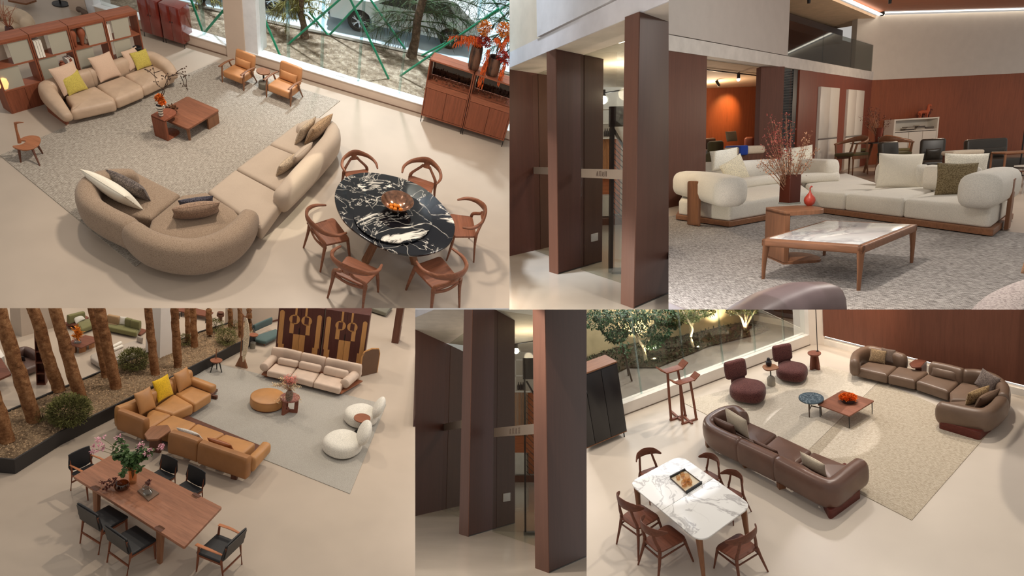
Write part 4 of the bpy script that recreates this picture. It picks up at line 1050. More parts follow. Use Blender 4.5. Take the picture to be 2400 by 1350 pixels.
H_ = [
 ([((-.29, -.1, .66), (795, 540)), ((.29, -.1, .66), (754, 473)), ((-.25, .28, 0), (745, 641)), ((.25, .28, 0), (718, 586)), ((-.24, -.24, 0), (827, 600)), ((-.22, .22, .45), (761, 587)), ((.22, .22, .45), (731, 523)), ((-.24, -.22, .455), (830, 574))], 'curved-arm walnut chair at the left side of the marble table, seat facing right'),
 ([((.29, -.1, .66), (791, 568)), ((-.29, -.1, .66), (894, 628)), ((.25, .28, 0), (770, 705)), ((-.25, .28, 0), (847, 726)), ((-.24, -.24, 0), (882, 686)), ((.24, -.22, .455), (817, 592)), ((-.22, .22, .45), (857, 680)), ((.22, .22, .45), (786, 640))], 'curved-arm walnut chair at the near left of the marble table, back to the viewer'),
 ([((-.29, -.1, .66), (1089, 592)), ((.29, -.1, .66), (1006, 620)), ((.24, -.24, 0), (935, 672)), ((.24, -.22, .455), (954, 621)), ((-.24, -.22, .455), (1013, 597)), ((.22, .22, .45), (1013, 682)), ((-.22, .22, .45), (1088, 651)), ((-.25, .28, 0), (1062, 722))], 'curved-arm walnut chair at the near right of the marble table, back to the viewer'),
 ([((-.29, -.1, .66), (1081, 458)), ((.29, -.1, .66), (1118, 526)), ((.22, .22, .45), (1112, 568)), ((-.22, .22, .45), (1093, 515)), ((.24, -.22, .455), (1059, 567)), ((.25, .28, 0), (1105, 606)), ((0, .335, .75), (1146, 495)), ((.24, -.24, 0), (1025, 600))], 'curved-arm walnut chair at the right side of the marble table, seat facing left'),
 ([((-.29, -.1, .66), (949, 387)), ((.29, -.1, .66), (1032, 418)), ((0, .335, .75), (1000, 379)), ((-.22, .22, .45), (956, 420)), ((.22, .22, .45), (1015, 448))], 'curved-arm walnut chair behind the marble table, the right of the two far ones'),
 ([((-.29, -.1, .66), (808, 388)), ((.29, -.1, .66), (884, 381)), ((0, .335, .75), (838, 358)), ((-.22, .22, .45), (803, 424)), ((.22, .22, .45), (857, 404))], 'curved-arm walnut chair behind the marble table, the left of the two far ones'),
]
Ys = [pi/2, pi+.4, pi-.6, -pi/2, 0, .3]
first = None
for (k, l) in H_:
    F = S.fit(k, 25 if len(k) > 6 else 120)
    if first is None: first = make_hornchair(F, l)
    else: copy_tree(first, S, l, F['loc'], F['yaw'], F['scale'])

# ---- walnut cabinets at the right edge
Fq = S.fit([((0, 0, 1.4), (1012, 141)), ((0, .4, 1.4), (1026, 128)), ((1.2, 0, 1.4), (1119, 165)), ((0, 0, .15), (978, 264)), ((1.2, 0, .15), (1083, 296)), ((0, 0, 0), (972, 286)), ((1.22, 0, 0), (1077, 318)), ((0, 0, .95), (1002, 190))], 15, yaw0=-.3)
for i in range(2):
    t = thing(S, 'walnut_cabinet', ['walnut cabinet with an open top shelf, the fully seen one by the window', 'walnut cabinet with an open top shelf, cut by the right edge of its room view'][i], 'cabinet', on(Fq, i*1.21+.6, 0, 0), Fq['yaw'], Fq['scale'], 'walnut cabinets by the window')
    part('body', open_box(1.19, .4, .8, .03, T(0, 0, .15)), cw, t)
    for k in (-1, 1): part('side_panel', box(.03, .4, .45, T(k*.58, .2, .95)), cw, t)
    part('top_board', box(1.19, .4, .03, T(0, .2, 1.37)), cwx, t)
    part('drawer_front', box(1.12, .02, .14, T(0, .01, .8)), cwx, t)
    for k in (-1, 1): part('cabinet_door', box(.55, .02, .6, T(k*.28, .01, .19)), cw, t)
    for k in (-1, 1):
        part('leg', stick((k*.58, .02, 0), (k*.58, .02, .16), .012), blackm, t); part('leg', stick((k*.58, .36, 0), (k*.58, .36, .16), .012), blackm, t)
    part('glass_back', box(1.1, .01, .4, T(0, .37, .96)), glassm('smoke_glass', (120, 100, 88), .5), t)
    gc = G(); rr = random.Random(4+i)
    for _ in range(160): leafq((rr.uniform(-.55, .55), rr.uniform(.04, .34), .955), rdir(rr), .07, .03, gc)
    part('bark_chips', gc, plain('bark_chips', (104, 66, 46), .9, var=.4, vs=11), t, kind='stuff')
N = NT('dark_vase'); N.r(.5, .4); N.col(N.ramp(N.noise(9, N.co((1, 1, .3)), 4), [(.4, (40, 26, 22)), (.6, (110, 76, 56))])); dvase = N.m
def bigbouquet(base, ztop_px, label, nm, w, balls, reds, fr, strands):
    p = Vector(on(Fq, *base)); z = p.z; vt = S.hz(p, ztop_px)-z
    t = thing(S, 'tall_vase', label, 'vase', tuple(p), 0, 1)
    part('vase_body', lathe([(w*.8, 0), (w, vt*.1), (w*1.05, vt*.5), (w*1.0, vt*.9), (w*.92, vt), (w*.8, vt*.97), (w*.7, vt*.6)], 24), dvase, t)
    rr = random.Random(int(w*1000)+int(p.x*10))
    g = G(); g2 = G(); g3 = G(); g4 = G()
    for (u, v, r) in balls:
        q = upl(S, u, v, p); blobflower(q, r, 420, r*.28, g, rr); tube(cat([(p.x, p.y, z+vt*.9), tuple(q)], 2), .012, n=5, g=g4)
    for (u, v, r) in reds: blobflower(upl(S, u, v, p)+Vector((0, -.05, 0)), r, 260, r*.3, g2, rr)
    for (a, b) in fr:
        q0, q1 = upl(S, a[0], a[1], p), upl(S, b[0], b[1], p); tube(cat([q0, q0.lerp(q1, .5)+Vector((0, 0, .08)), q1], 4), .008, n=4, g=g4)
        for k in range(26):
            c = q0.lerp(q1, k/26)+Vector((0, 0, .1*sin(k/26*pi)))
            for _ in range(3): leafq(c, (rr.uniform(-.4, .4), rr.uniform(-.4, .4), -1), rr.uniform(.1, .22), .02, g3)
    for (a, b) in strands:
        q0, q1 = upl(S, a[0], a[1], p)+Vector((0, -.12, 0)), upl(S, b[0], b[1], p)+Vector((0, -.12, 0))
        for _ in range(46):
            c = q0.lerp(q1, rr.random()); leafq(c+rdir(rr)*.03, (rr.uniform(-.2, .2), rr.uniform(-.2, .2), -1), rr.uniform(.1, .2), .022, g3)
    bunch(S, 'ochre blooms and hanging orange fronds in '+nm, [('stems', g4, plain('dark_twig', (74, 56, 44), .8)), ('ochre_blooms', g, plain('ochre_bloom', (204, 120, 48), .8, var=.3, vs=20)), ('red_heads', g2, plain('dark_red_bloom', (150, 40, 26), .8, var=.35, vs=16)), ('orange_fronds', g3, plain('orange_amaranth', (216, 92, 34), .7, var=.25, vs=14))])
bigbouquet((1.12, .2, 1.4), 108, 'tall dark brown vase standing on the seam of the two walnut cabinets', 'the tall dark vase', .13, [(1136, 66, .16)], [(1133, 92, .13), (1143, 98, .11)], [((1130, 95), (1088, 88)), ((1128, 100), (1050, 84)), ((1128, 98), (1066, 98)), ((1130, 90), (1095, 100))], [((1150, 110), (1131, 196)), ((1142, 125), (1128, 185)), ((1150, 108), (1138, 170))])
bigbouquet((1.62, .2, 1.4), 133, 'low dark brown vase on the walnut cabinet at the frame edge', 'the low dark vase', .15, [(1181, 70, .16)], [(1180, 130, .14), (1188, 138, .12)], [((1178, 105), (1196, 84)), ((1176, 110), (1160, 88))], [((1188, 140), (1178, 178)), ((1182, 150), (1172, 185))])
# ================================================================ SET: upper right, white modular sofa and marble coffee table
S = TR
struct(S, 'floor', prism(outline(S, [(1300, 760), (2700, 760), (2900, 400), (2300, 350), (1400, 368)]), -.1, 0), floorm)
rug2 = rugmat('grey_melange_rug', (138, 132, 128), (104, 98, 94), (184, 178, 172), 70, .5, 20)
solo(S, 'area_rug', prism(outline(S, [(1450, 530), (1588, 505), (1760, 486), (2330, 541), (2560, 566), (2900, 900), (1300, 900)]), 0, .012), rug2, 'grey melange rug under the white sofa and marble coffee table', 'rug')
HB = 3.6
panelw = wood('panel_wood', (98, 62, 50), 'z', .45, .6, .10); panelr = wood('panel_wood_red', (138, 78, 52), 'z', .45, .6, .10)
def a3(u, v, z): return S.at(u, v, z)
b0, b1 = S.at(1567, 119, HB), S.at(2024, 185, HB)
wdr = (b1-b0).normalized(); wnr = Vector((-wdr.y, wdr.x, 0)); 
if wnr.y < 0: wnr = -wnr
def t1(u, v=300): q = S.pv(u, v, b0, b1); return (q-b0).dot(wdr)
def zz1(u, v): return S.pv(u, v, b0, b1).z
yr = atan2(wdr.y, wdr.x)
def wb(t0, t1_, o0, o1, z0, z1, g=None):
    c = b0+wdr*((t0+t1_)/2)+wnr*((o0+o1)/2); return box(abs(t1_-t0), abs(o1-o0), z1-z0, T(c.x, c.y, z0, rz=yr), g)
HSL = zz1(1837, 131); HT = zz1(2048, 34)
tc = t1(2030)+0.0
greyw = plain('grey_white_wall', (190, 184, 178), .7, .2)
struct(S, 'wall_panel', wb(t1(1520), t1(1655), 0, .25, 0, HB), panelw)
pf = S.at(1773, 158, HB); pn = b0+wdr*t1(1826); pe = (pf-pn).normalized(); po = Vector((pe.y, -pe.x, 0)); po = po if po.x > 0 else -po
struct(S, 'wall_pier', prism([tuple(v[:2]) for v in (pn, pf, pf+po*.2, pn+po*.12+wdr*.02)], 0, HB), panelw)
struct(S, 'wall_inner', wb(t1(1869), t1(2050)+.3, 0, .3, 0, HB), wood('panel_wood_mid', (124, 64, 46), 'z', .45, .6, .10))
struct(S, 'trim_6', wb(t1(1500), t1(2052), -.03, .3, HB, HSL), plain('beam_white', (206, 202, 196), .7))
struct(S, 'wall_upper', wb(t1(1500), t1(1837), -.03, .3, HSL+.02, 9), greyw)
# louvre shutter
t = thing(S, 'louvre_shutter', 'tall black framed louvre shutter beside the wood pier', 'shutter', tuple(b0+wdr*((t1(1829)+t1(1868))/2)-Vector((0, 0, HB))), yr)
w_ = t1(1868)-t1(1829); g = G()
for k in (-1, 1): box(w_*.06 if k < 0 else w_*.26, .06, HB, T(k*w_*(.47 if k < 0 else .37), .08, 0), g)
part('frame', g, blackm, t); g = G()
for i in range(72): box(w_*.68, .05, .022, T(-w_*.1, .09, .05+i*.0492, rx=.5), g)
part('slats', g, plain('slat_grey', (84, 88, 90), .4, .5), t)
part('backing', box(w_*.7, .01, HB, T(-w_*.1, .16, 0)), plain('pale_daylight_blind', (150, 160, 166), .6), t)
# back wall W2
c2 = b0+wdr*t1(2036); e2 = S.at(2400, 171, HB); d2 = (e2-c2).normalized(); d2.z = 0; n2 = Vector((-d2.y, d2.x, 0)); y2 = atan2(d2.y, d2.x)
if n2.y < 0: n2 = -n2
def w2(s0, s1, o0, o1, z0, z1, g=None):
    c = Vector((c2.x, c2.y, 0))+d2*((s0+s1)/2)+n2*((o0+o1)/2); return box(abs(s1-s0), abs(o1-o0), z1-z0, T(c.x, c.y, z0, rz=y2), g)
struct(S, 'wall_back', w2(-.1, 26, 0, .3, 0, HB), panelr)
def w2s(u, v=200): return (S.pv(u, v, c2, c2+d2)-Vector((c2.x, c2.y, 0))).dot(d2)
struct(S, 'wall_back_upper', w2(w2s(2006, 100), 26, -.02, .3, HB, HT+.02), plain('warm_white_wall', (206, 198, 188), .7, .2))
def w2s(u, v=200): return (S.pv(u, v, c2, c2+d2)-Vector((c2.x, c2.y, 0))).dot(d2)
# balcony
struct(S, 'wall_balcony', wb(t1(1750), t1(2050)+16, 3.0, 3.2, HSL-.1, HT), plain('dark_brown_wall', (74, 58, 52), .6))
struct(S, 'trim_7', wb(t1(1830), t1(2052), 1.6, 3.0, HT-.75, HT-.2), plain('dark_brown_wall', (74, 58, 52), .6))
struct(S, 'floor_balcony', wb(t1(1800), t1(2050), .0, 3.0, HSL-.15, HSL-.05), white_wall)
struct(S, 'ceiling_balcony', wb(t1(1780), t1(2050), .02, 6, HT-.1, HT), plain('beige_ceiling', (196, 170, 142), .8))
struct(S, 'ceiling', prism([tuple((b0+wdr*q_)[:2]) for q_ in (t1(1700), t1(2042))]+[tuple((Vector((c2.x, c2.y, 0))+d2*q_-n2*.25)[:2]) for q_ in (.1, 22)]+[tuple((b0-wnr*3)[:2])], HT+.12, HT+.2), wood('ceiling_wood', (150, 92, 62), 'x', .6, .4, .08))
cove = emit('cove_light', (255, 244, 226), 3.5)
t = solo(S, 'cove_light', w2(.1, 22, -.2, -.06, HT+.08, HT+.1), cove, 'long white cove light strip along the top of the back wall', 'cove light')
t = solo(S, 'cove_light', wb(t1(1900), t1(2046), -.22, -.06, HT+.0, HT+.03), cove, 'shorter white cove light strip along the balcony ceiling edge', 'cove light')
t = thing(S, 'glass_railing', 'clear glass balcony railing above the white beam', 'railing', tuple(b0+wdr*t1(1840)+Vector((0, 0, HSL-HB))), yr)
L_ = t1(2040)-t1(1840); hg = zz1(2040, 103)-HSL
for i in range(3): part('glass_panel', box(L_/3-.02, .02, hg, T(L_/6+i*L_/3, .04, 0)), glassm('rail_glass', (196, 200, 198), .8, .03), t)
t = thing(S, 'dome_camera', 'small black dome camera at the ceiling corner', 'camera', tuple(S.pv(2062, 33, c2, c2+d2)-n2*.12))
part('dome', ball(.11, n=16), blackm, t); part('mount', stick((0, 0, .05), (0, 0, .25), .07), blackm, t)
for (u, v, l) in ((1896, 2, 'left'), (2086, 3, 'right')):
    p = S.at(u, v, HT-.25); t = thing(S, 'ceiling_spotlight', 'black ceiling spotlight cut by the top edge, the %s one' % l, 'spotlight', tuple(p), 0, 1, 'black ceiling spotlights')
    part('can', lathe([(.05, -.08), (.06, .12), (.02, .14)], 14), blackm, t); part('stem', stick((0, 0, .1), (0, 0, .4), .015), blackm, t)
# recessed room
r0, r1 = S.at(1650, 206, HB), S.at(1780, 201, HB); rd = (r1-r0).normalized(); ryw = atan2(rd.y, rd.x); rn = Vector((-rd.y, rd.x, 0))
c = (r0+r1)/2; struct(S, 'wall_room_back', box(14, .2, HB, T(c.x+rn.x*.1, c.y+rn.y*.1, 0, rz=ryw)), panelr)
struct(S, 'ceiling_room', wb(t1(1500), t1(1829)+45, .31, 48, HB-.02, HB+.0), plain('beige_ceiling', (196, 170, 142), .8))
g = G(); p0, p1 = S.at(1650, 163, HB-.06), S.at(1776, 177, HB-.06); 
t = thing(S, 'track_light', 'ceiling track with a lit spotlight in the recessed room', 'track light', tuple((p0+p1)/2))
part('track', stick(tuple(p0), tuple(p1), .02), blackm, t, ab=True)
q = S.at(1731, 176, HB-.1); part('spot_can', lathe([(.05, -.12), (.05, .05), (.02, .08)], 14, T(q.x, q.y, q.z)), blackm, t, ab=True)
part('lens', ball(.055, tuple(q+Vector((0, 0, -.13))), n=12), emit('lamp_glow', (255, 240, 214), 14), t, ab=True)
p = S.at(1682, 192, HB-.1); t = thing(S, 'ceiling_spotlight', 'unlit black spotlight tilted down in the recessed room', 'spotlight', tuple(p)); part('can', stick((-.05, 0, .05), (.06, 0, -.14), .05), blackm, t); part('stem', stick((0, 0, 0), (0, 0, .12), .012), blackm, t)
# fridges
for (u0, u1, us, vt, l) in ((1903, 1957, 1913, 205, 'left'), (1968, 2015, 1978, 211, 'right')):
    ta, tb_ = t1(us), t1(u1); zt_ = zz1((us+u1)/2, vt); w_ = tb_-ta; p = b0+wdr*((ta+tb_)/2); p.z = 0
    t = thing(S, 'tall_white_cabinet', 'tall white two-door cabinet built into the wood wall, the %s one' % l, 'cabinet', tuple(p), yr, 1, 'tall white cabinets in the wood wall')
    fw = plain('cream_lacquer', (216, 210, 200), .35, .4, var=.01); split = zt_*.42
    part('body', box(w_, .3, zt_, T(0, .08, 0)), fw, t)
    for k in (-1, 1):
        part('upper_door', bezel(w_/2-.012, .03, zt_-split-.03, .006, T(k*w_/4, -.08, split+.03)), fw, t); part('lower_door', bezel(w_/2-.012, .03, split-.05, .006, T(k*w_/4, -.08, .02)), fw, t)
    part('handle_bar', box(w_, .03, .035, T(0, -.09, split-.02)), plain('steel', (150, 148, 146), .3, .5, .8), t)
# white open cabinet with books and figures
sa, sb2 = w2s(2066, 340), w2s(2168, 340); hz_ = S.pv(2115, 276, c2, c2+d2).z
cq = Vector((c2.x, c2.y, 0))+d2*((sa+sb2)/2)-n2*.62; Fw = dict(loc=(cq.x, cq.y, 0), yaw=y2, scale=((sb2-sa)/1.2, 1.4, hz_/1.3*.97))
t = thing(S, 'white_cabinet', 'white open-top cabinet with doors against the orange wood wall', 'cabinet', Fw['loc'], Fw['yaw'], Fw['scale'])
cr = plain('cream_lacquer', (216, 210, 200), .35, .4, var=.01)
part('body', open_box(1.2, .4, 1.3, .04), cr, t); part('shelf', box(1.12, .36, .03, T(0, .19, .93)), cr, t)
for k in range(3): part('cabinet_door', bezel(.36, .02, .86, .005, T((k-1)*.373, .01, .05)), cr, t)
part('lower_fill', box(1.1, .34, .86, T(0, .2, .05)), cr, t)
for k, (x, n_) in enumerate(((-.12, 3), (.16, 4), (.4, 2))):
    for j in range(n_):
        q = on(Fw, x+j*.01, .16, .965+j*.035)
        tt_ = thing(S, 'magazine', 'magazine, %s from the bottom of the %s stack in the white cabinet' % (['first', 'second', 'third', 'top'][j], ['left', 'middle', 'right'][k]), 'magazine', q, Fw['yaw']+.1*j, Fw['scale'], 'magazines in the white cabinet')
        part('cover', box(.24, .18, .03), plain('mag_%d' % ((k+j) % 3), [(70, 60, 54), (180, 172, 160), (120, 112, 104)][(k+j) % 3], .5), tt_)
tc_ = plain('terracotta', (172, 86, 56), .7)
def horse(loc, yaw, s, label, mat):
    t = thing(S, 'animal_figurine', label, 'figurine', loc, yaw, s, 'clay animal figurines')
    g = sweep(cat([(-.16, 0, .2), (-.06, 0, .215), (.06, 0, .21), (.13, 0, .24), (.15, 0, .34), (.15, 0, .43), (.2, 0, .45), (.24, 0, .42)], 4), [.11, .13, .12, .13, .09, .07, .08, .05], [.13, .15, .14, .14, .09, .07, .08, .05], n=12, up=(0, 1, 0), dome=1)
    for x in (-.14, .1):
        for y in (-.035, .035): tube([(x, y, 0), (x, y, .1), (x+.01, y, .2)], [.02, .022, .04], n=8, g=g)
    part('body', g, mat, t); part('tail', tube(cat([(-.17, 0, .24), (-.22, 0, .2), (-.21, 0, .12)], 3), [.02, .012], n=6), mat, t)
    part('ear', stick((.17, .03, .46), (.17, .045, .5), .012, .003), mat, t); part('ear', stick((.17, -.03, .46), (.17, -.045, .5), .012, .003), mat, t)
    return t
sc3 = 1.0
horse(on(Fw, .28, .15, 1.3), Fw['yaw']+.1, tuple(v*.8 for v in Fw['scale']), 'taller terracotta animal figurine with a long neck on the white cabinet', tc_)
horse(on(Fw, .42, .26, 1.3), Fw['yaw']-.5, tuple(v*.5 for v in Fw['scale']), 'small dark animal figurine behind the terracotta one', plain('dark_clay', (86, 44, 36), .7))

# ---- white sofa
wh = cloth('white_boucle', (222, 216, 204), 90, .06, .5, rough=.95); 
so = thing(S, 'modular_sofa', 'white textured modular corner sofa on a walnut plinth', 'sofa', tuple(S.at(1950, 480)))
base = [(1590, 505), (1710, 521), (1905, 486), (2320, 539), (2366, 503), (2170, 455), (1985, 428), (1620, 450)]
_bo = outline(S, base, .1); _bo = _bo if area2(_bo) > 0 else _bo[::-1]
part('plinth', prism(roundpoly(inset(_bo, -.05), .03), .03, .12, .01), walnutx, so, ab=True)
bf = outline(S, base, .1); P = [Vector((*q, 0)) for q in bf]
A, Bc, C, D, E_, F_, G_, H2 = P
zs = .43
def seat(q, z1=zs): part('seat', prism(roundpoly([(v.x, v.y) for v in q], .07), .12, z1, .07, .04, .02), wh, so, ab=True)
iL = (C-Bc)
m1, m1b = Bc.lerp(C, .0), A
seat([A+(Bc-A)*.01, Bc, Bc.lerp(C, .98), H2.lerp(G_, .62), H2])
K1, K2 = C.lerp(D, .24), C.lerp(D, .60)
L1, L2 = G_.lerp(F_, .45), F_.lerp(E_, .40)
seat([C.lerp(Bc, .02), K1, S.at(2085, 437, .43), S.at(1985, 405, .43), S.at(1880, 420, .43)])
seat([K1, K2, L2.lerp(F_, .1), S.at(2085, 437, .43)])
seat([K2, D, E_, L2])
# back rests
part('backrest', rollback(S, [(1650, 380), (1710, 378), (1780, 374), (1860, 371), (1950, 373)], .42, .95, .36, dome=.5, pw=3.4), wh, so, ab=True, label='left backrest')
part('bolster', rollback(S, [(1720, 420), (1800, 410), (1860, 407), (1960, 402)], .42, .66, .34, dome=.5, pw=3), wh, so, ab=True)
part('backrest', rollback(S, [(2068, 382), (2110, 383), (2162, 385)], .40, .87, .28, dome=.4, pw=3.4), wh, so, ab=True, label='right backrest')
part('backrest', rollback(S, [(2184, 386), (2230, 388), (2284, 391)], .40, .87, .28, dome=.4, pw=3.4), wh, so, ab=True, label='right backrest')
part('armrest', rollback(S, [(1608, 399), (1640, 402), (1680, 407), (1712, 412)], .44, .97, .56, dome=.6, pw=3, hs=[.5, .53, .53, .5]), wh, so, ab=True, label='left armrest')
part('armrest', rollback(S, [(2300, 405), (2328, 397), (2350, 391)], .40, .90, .5, dome=.6, pw=3), wh, so, ab=True, label='right armrest')
st = walnut
q0 = S.at(1641, 513); dA = (Bc-A).normalized(); ya = atan2(dA.y, dA.x); n_ = Vector((dA.y, -dA.x, 0))
q0 = A.lerp(Bc, .60)+n_*.29
part('strap', prism(roundpoly([(-.17, 0), (.17, 0), (.17, .82), (-.17, .82)], [.0, 0, .06, .06]), 0, .05, .01, M=T(q0.x, q0.y, .02, rz=ya) @ T(rx=pi/2)), st, so, ab=True, label='walnut strap')
dE = (E_-D).normalized(); ye = atan2(dE.y, dE.x); nE = Vector((dE.y, -dE.x, 0)); q1 = D.lerp(E_, .42)+nE*.08
part('strap', prism(roundpoly([(-.12, 0), (.12, 0), (.12, .74), (-.12, .74)], [.0, 0, .06, .06]), 0, .05, .01, M=T(q1.x, q1.y, .02, rz=ye) @ T(rx=pi/2)), st, so, ab=True, label='walnut strap')
cw1 = cloth('ivory_weave', (228, 222, 206), 60, .08, .4)
yw0 = atan2((K1-D).y, (K1-D).x)+pi
standcush(S, (1700, 396), .76, 62, 46, -.3, 10, cw1, 'ivory cushion at the back left of the white sofa', -6, 21)
standcush(S, (1734, 431), .47, 74, 62, .5, 12, cloth('ivory_boucle', (226, 216, 192), 50, .14, .6), 'shaggy ivory cushion tilted against the left backrest', -20, 22)
standcush(S, (1871, 418), .46, 72, 74, -.1, 8, cw1, 'ivory cushion behind the dried flowers', -3, 23)
standcush(S, (2104, 442), .43, 92, 82, -.35, 12, cloth('ivory_linen', (230, 222, 206), 110, .05, .4), 'large ivory cushion in the middle of the right run', 4, 24)
standcush(S, (2258, 440), .43, 88, 80, -.35, 10, cw1, 'ivory cushion behind the brown speckled cushion', 3, 25)
standcush(S, (2238, 458), .43, 82, 76, -.35, 12, cloth('olive_speckle', (146, 130, 98), 70, .2, .4, speck=(100, 84, 58), th=.48), 'olive brown speckled cushion at the right end of the white sofa', 3, 26)

# ---- marble coffee table
Fm = S.fit([((-.6, -.6, .42), (1786, 549)), ((-.6, .6, .42), (1938, 504)), ((.6, .6, .42), (2142, 531)), ((.6, -.6, .42), (2018, 590)), ((.57, -.57, 0), (2018, 695)), ((.57, .57, 0), (2139, 618)), ((-.57, -.57, 0), (1788, 643))], 10, yaw0=-1)
t = thing(S, 'coffee_table', 'square walnut coffee table with an inset white marble top', 'coffee table', Fm['loc'], Fm['yaw'], Fm['scale'])
whm = marble('white_marble', (226, 226, 224), (180, 180, 182), 1.3, False, .12, (.44, .5, .56))
part('marble_top', bezel(1.08, 1.08, .03, .006, T(0, 0, .395)), whm, t)
for i in range(4): part('apron', rbox(1.2, .07, .075, .018, M=T(rz=i*pi/2) @ T(0, -.565, .345)), walnutx, t)
for sx in (-1, 1):
    for sy in (-1, 1): part('leg', sweep(cat([(sx*.575, sy*.575, 0), (sx*.572, sy*.572, .18), (sx*.56, sy*.56, .37)], 3), [.034, .05, .078], [.034, .05, .078], n=12, pw=3), walnut, t)
Fs = S.fit([((0, 0, .5), (1788, 484)), ((.4, 0, .5), (1842, 496)), ((0, 0, 0), (1798, 603)), ((.2, .5, .5), (1926, 486)), ((.2, .5, 0), (1905, 606))], 6)
t = thing(S, 'side_table', 'walnut C-shaped side table beside the marble coffee table', 'side table', Fs['loc'], Fs['yaw'], Fs['scale'])
tb = roundpoly([(0, 0), (.4, 0), (.4, .5), (0, .5)], [0, 0, .19, .19], 8)
part('upright', box(.4, .05, .46, T(.2, .025, .02)), walnut, t); part('upright', box(.05, .26, .46, T(.025, .14, .02)), walnut, t)
part('tabletop', prism(tb, .46, .5, .008), walnut, t); part('foot_board', prism(tb, 0, .035, .005), walnut, t)
zt_ = .5*Fs['scale'][2]
p = S.at(1850, 478, zt_); am = frosted('amber_glass', (92, 44, 30), .7)
w_ = (S.at(1871, 478, zt_)-S.at(1828, 478, zt_)).length; hv = S.hz(p, 408)-zt_
t = thing(S, 'amber_vase', 'square amber glass vase on the C-shaped side table', 'vase', tuple(p), .35)
g = G(); 
for i in range(4): rbox(w_*.8, w_*.1, hv*.92, w_*.03, M=T(rz=i*pi/2) @ T(0, -w_*.36, hv*.06), g=g)
part('glass_body', g, am, t); part('clear_edge', rbox(w_*.86, w_*.86, hv*.07, w_*.03), glassm('clear_glass', (225, 228, 226), .6), t)
rr = random.Random(31); g = G(); g2 = G(); fl1 = G(); fl2 = G()
for i in range(46):
    u = rr.uniform(1788, 1905); v = rr.uniform(300, 395)
    if i < 20: u = rr.uniform(1790, 1852); v = rr.uniform(268, 345)
    if i > 36: u = rr.choice([rr.uniform(1772, 1800), rr.uniform(1880, 1903)]); v = rr.uniform(352, 395)
    q = upl(S, u, v, p)+Vector((0, rr.uniform(-.18, .18), 0)); s0 = Vector((p.x+rr.uniform(-.03, .03), p.y, zt_+.1))
    m_ = s0.lerp(q, .5)+Vector((0, 0, .04)); pts = cat([s0, m_, q], 4); tube(pts, [.005, .002], n=4, g=g)
    tgt = fl1 if v < 345 and u < 1862 else fl2
    for _ in range(34):
        c = pts[rr.randrange(5, len(pts))]+rdir(rr)*rr.uniform(.0, .07); leafq(c, rdir(rr), rr.uniform(.015, .035), .016, tgt)
bunch(S, 'dried bouquet, dusty red on top and tan below, in the square amber vase', [('stems', g, plain('straw_stem', (150, 110, 84), .8)), ('red_blossoms', fl1, plain('dusty_red', (158, 84, 74), .8, var=.25, vs=20)), ('tan_seed_heads', fl2, plain('dusty_tan', (178, 134, 104), .8, var=.25, vs=20))])
p = S.at(1897, 482, zt_); wv = (S.at(1912, 482, zt_)-S.at(1884, 482, zt_)).length/2; hv = S.hz(p, 437)-zt_
t = thing(S, 'gourd_vase', 'small red clay gourd-shaped bottle on the C-shaped side table', 'vase', tuple(p))
rc = plain('red_clay', (172, 62, 44), .4, .5)
part('body', lathe([(wv*.45, 0), (wv*.85, hv*.12), (wv, hv*.28), (wv*.9, hv*.42), (wv*.5, hv*.58), (wv*.22, hv*.68), (wv*.14, hv*.78)], 28), rc, t)
part('neck', tube(cat([(0, 0, hv*.74), (-wv*.02, 0, hv*.9), (wv*.15, 0, hv*1.0), (wv*.35, 0, hv*.97)], 4), wv*.13, n=8), rc, t)

# ---- foreground pieces
gl = leather('mauve_brown_leather', (92, 76, 76), .4, .4)
t = thing(S, 'lounge_chair', 'grey brown leather lounge chair back in the near foreground', 'armchair', tuple(S.at(1880, 760)))
part('backrest', rollback(S, [(1650, 790), (1755, 708), (1850, 667), (1935, 642)], -.02, .60, .34, dome=1, ws=[.3, .36, .38, .36, .3], hs=[.5, .6, .62, .6, .5], sm=4), gl, t, ab=True)
part('seat', prism(roundpoly(outline(S, [(1690, 790), (1960, 735), (2010, 860), (1700, 900)], .3), .2), .05, .3, .06), gl, t, ab=True)
t = thing(S, 'leather_ottoman', 'low grey brown leather seat edge at the bottom left foreground', 'ottoman', tuple(S.at(1590, 760)))
part('cushion', prism(roundpoly(outline(S, [(1500, 706), (1575, 703), (1660, 735), (1640, 800), (1480, 800)], .35), .12), .1, .35, .08, .02), leather('plum_leather', (88, 66, 66), .4), t, ab=True)
part('base', prism(roundpoly(outline(S, [(1510, 712), (1570, 709), (1640, 735), (1630, 790), (1490, 790)], .35), .12), .0, .1), dwal, t, ab=True)
t = thing(S, 'round_armchair', 'grey speckled boucle armchair at the bottom right foreground', 'armchair', tuple(S.at(2400, 760)))
gb = cloth('grey_boucle', (168, 156, 152), 80, .2, .6, speck=(126, 114, 112), th=.46)
part('backrest', rollback(S, [(2312, 770), (2352, 702), (2425, 668), (2510, 652)], .05, .62, .34, dome=1, ws=[.3, .34, .36, .36, .34], hs=[.4, .52, .6, .62, .6], sm=8), gb, t, ab=True)
part('seat', prism(roundpoly(outline(S, [(2340, 760), (2400, 690), (2520, 690), (2560, 860), (2360, 860)], .35), .15), .05, .35, .07), gb, t, ab=True)
scatter(S, (2392, 640), (2450, 655), .45, .8, 10, cloth('brown_wool', (150, 110, 76)), 'brown cushion peeking over the boucle armchair at the right edge', seed=44)

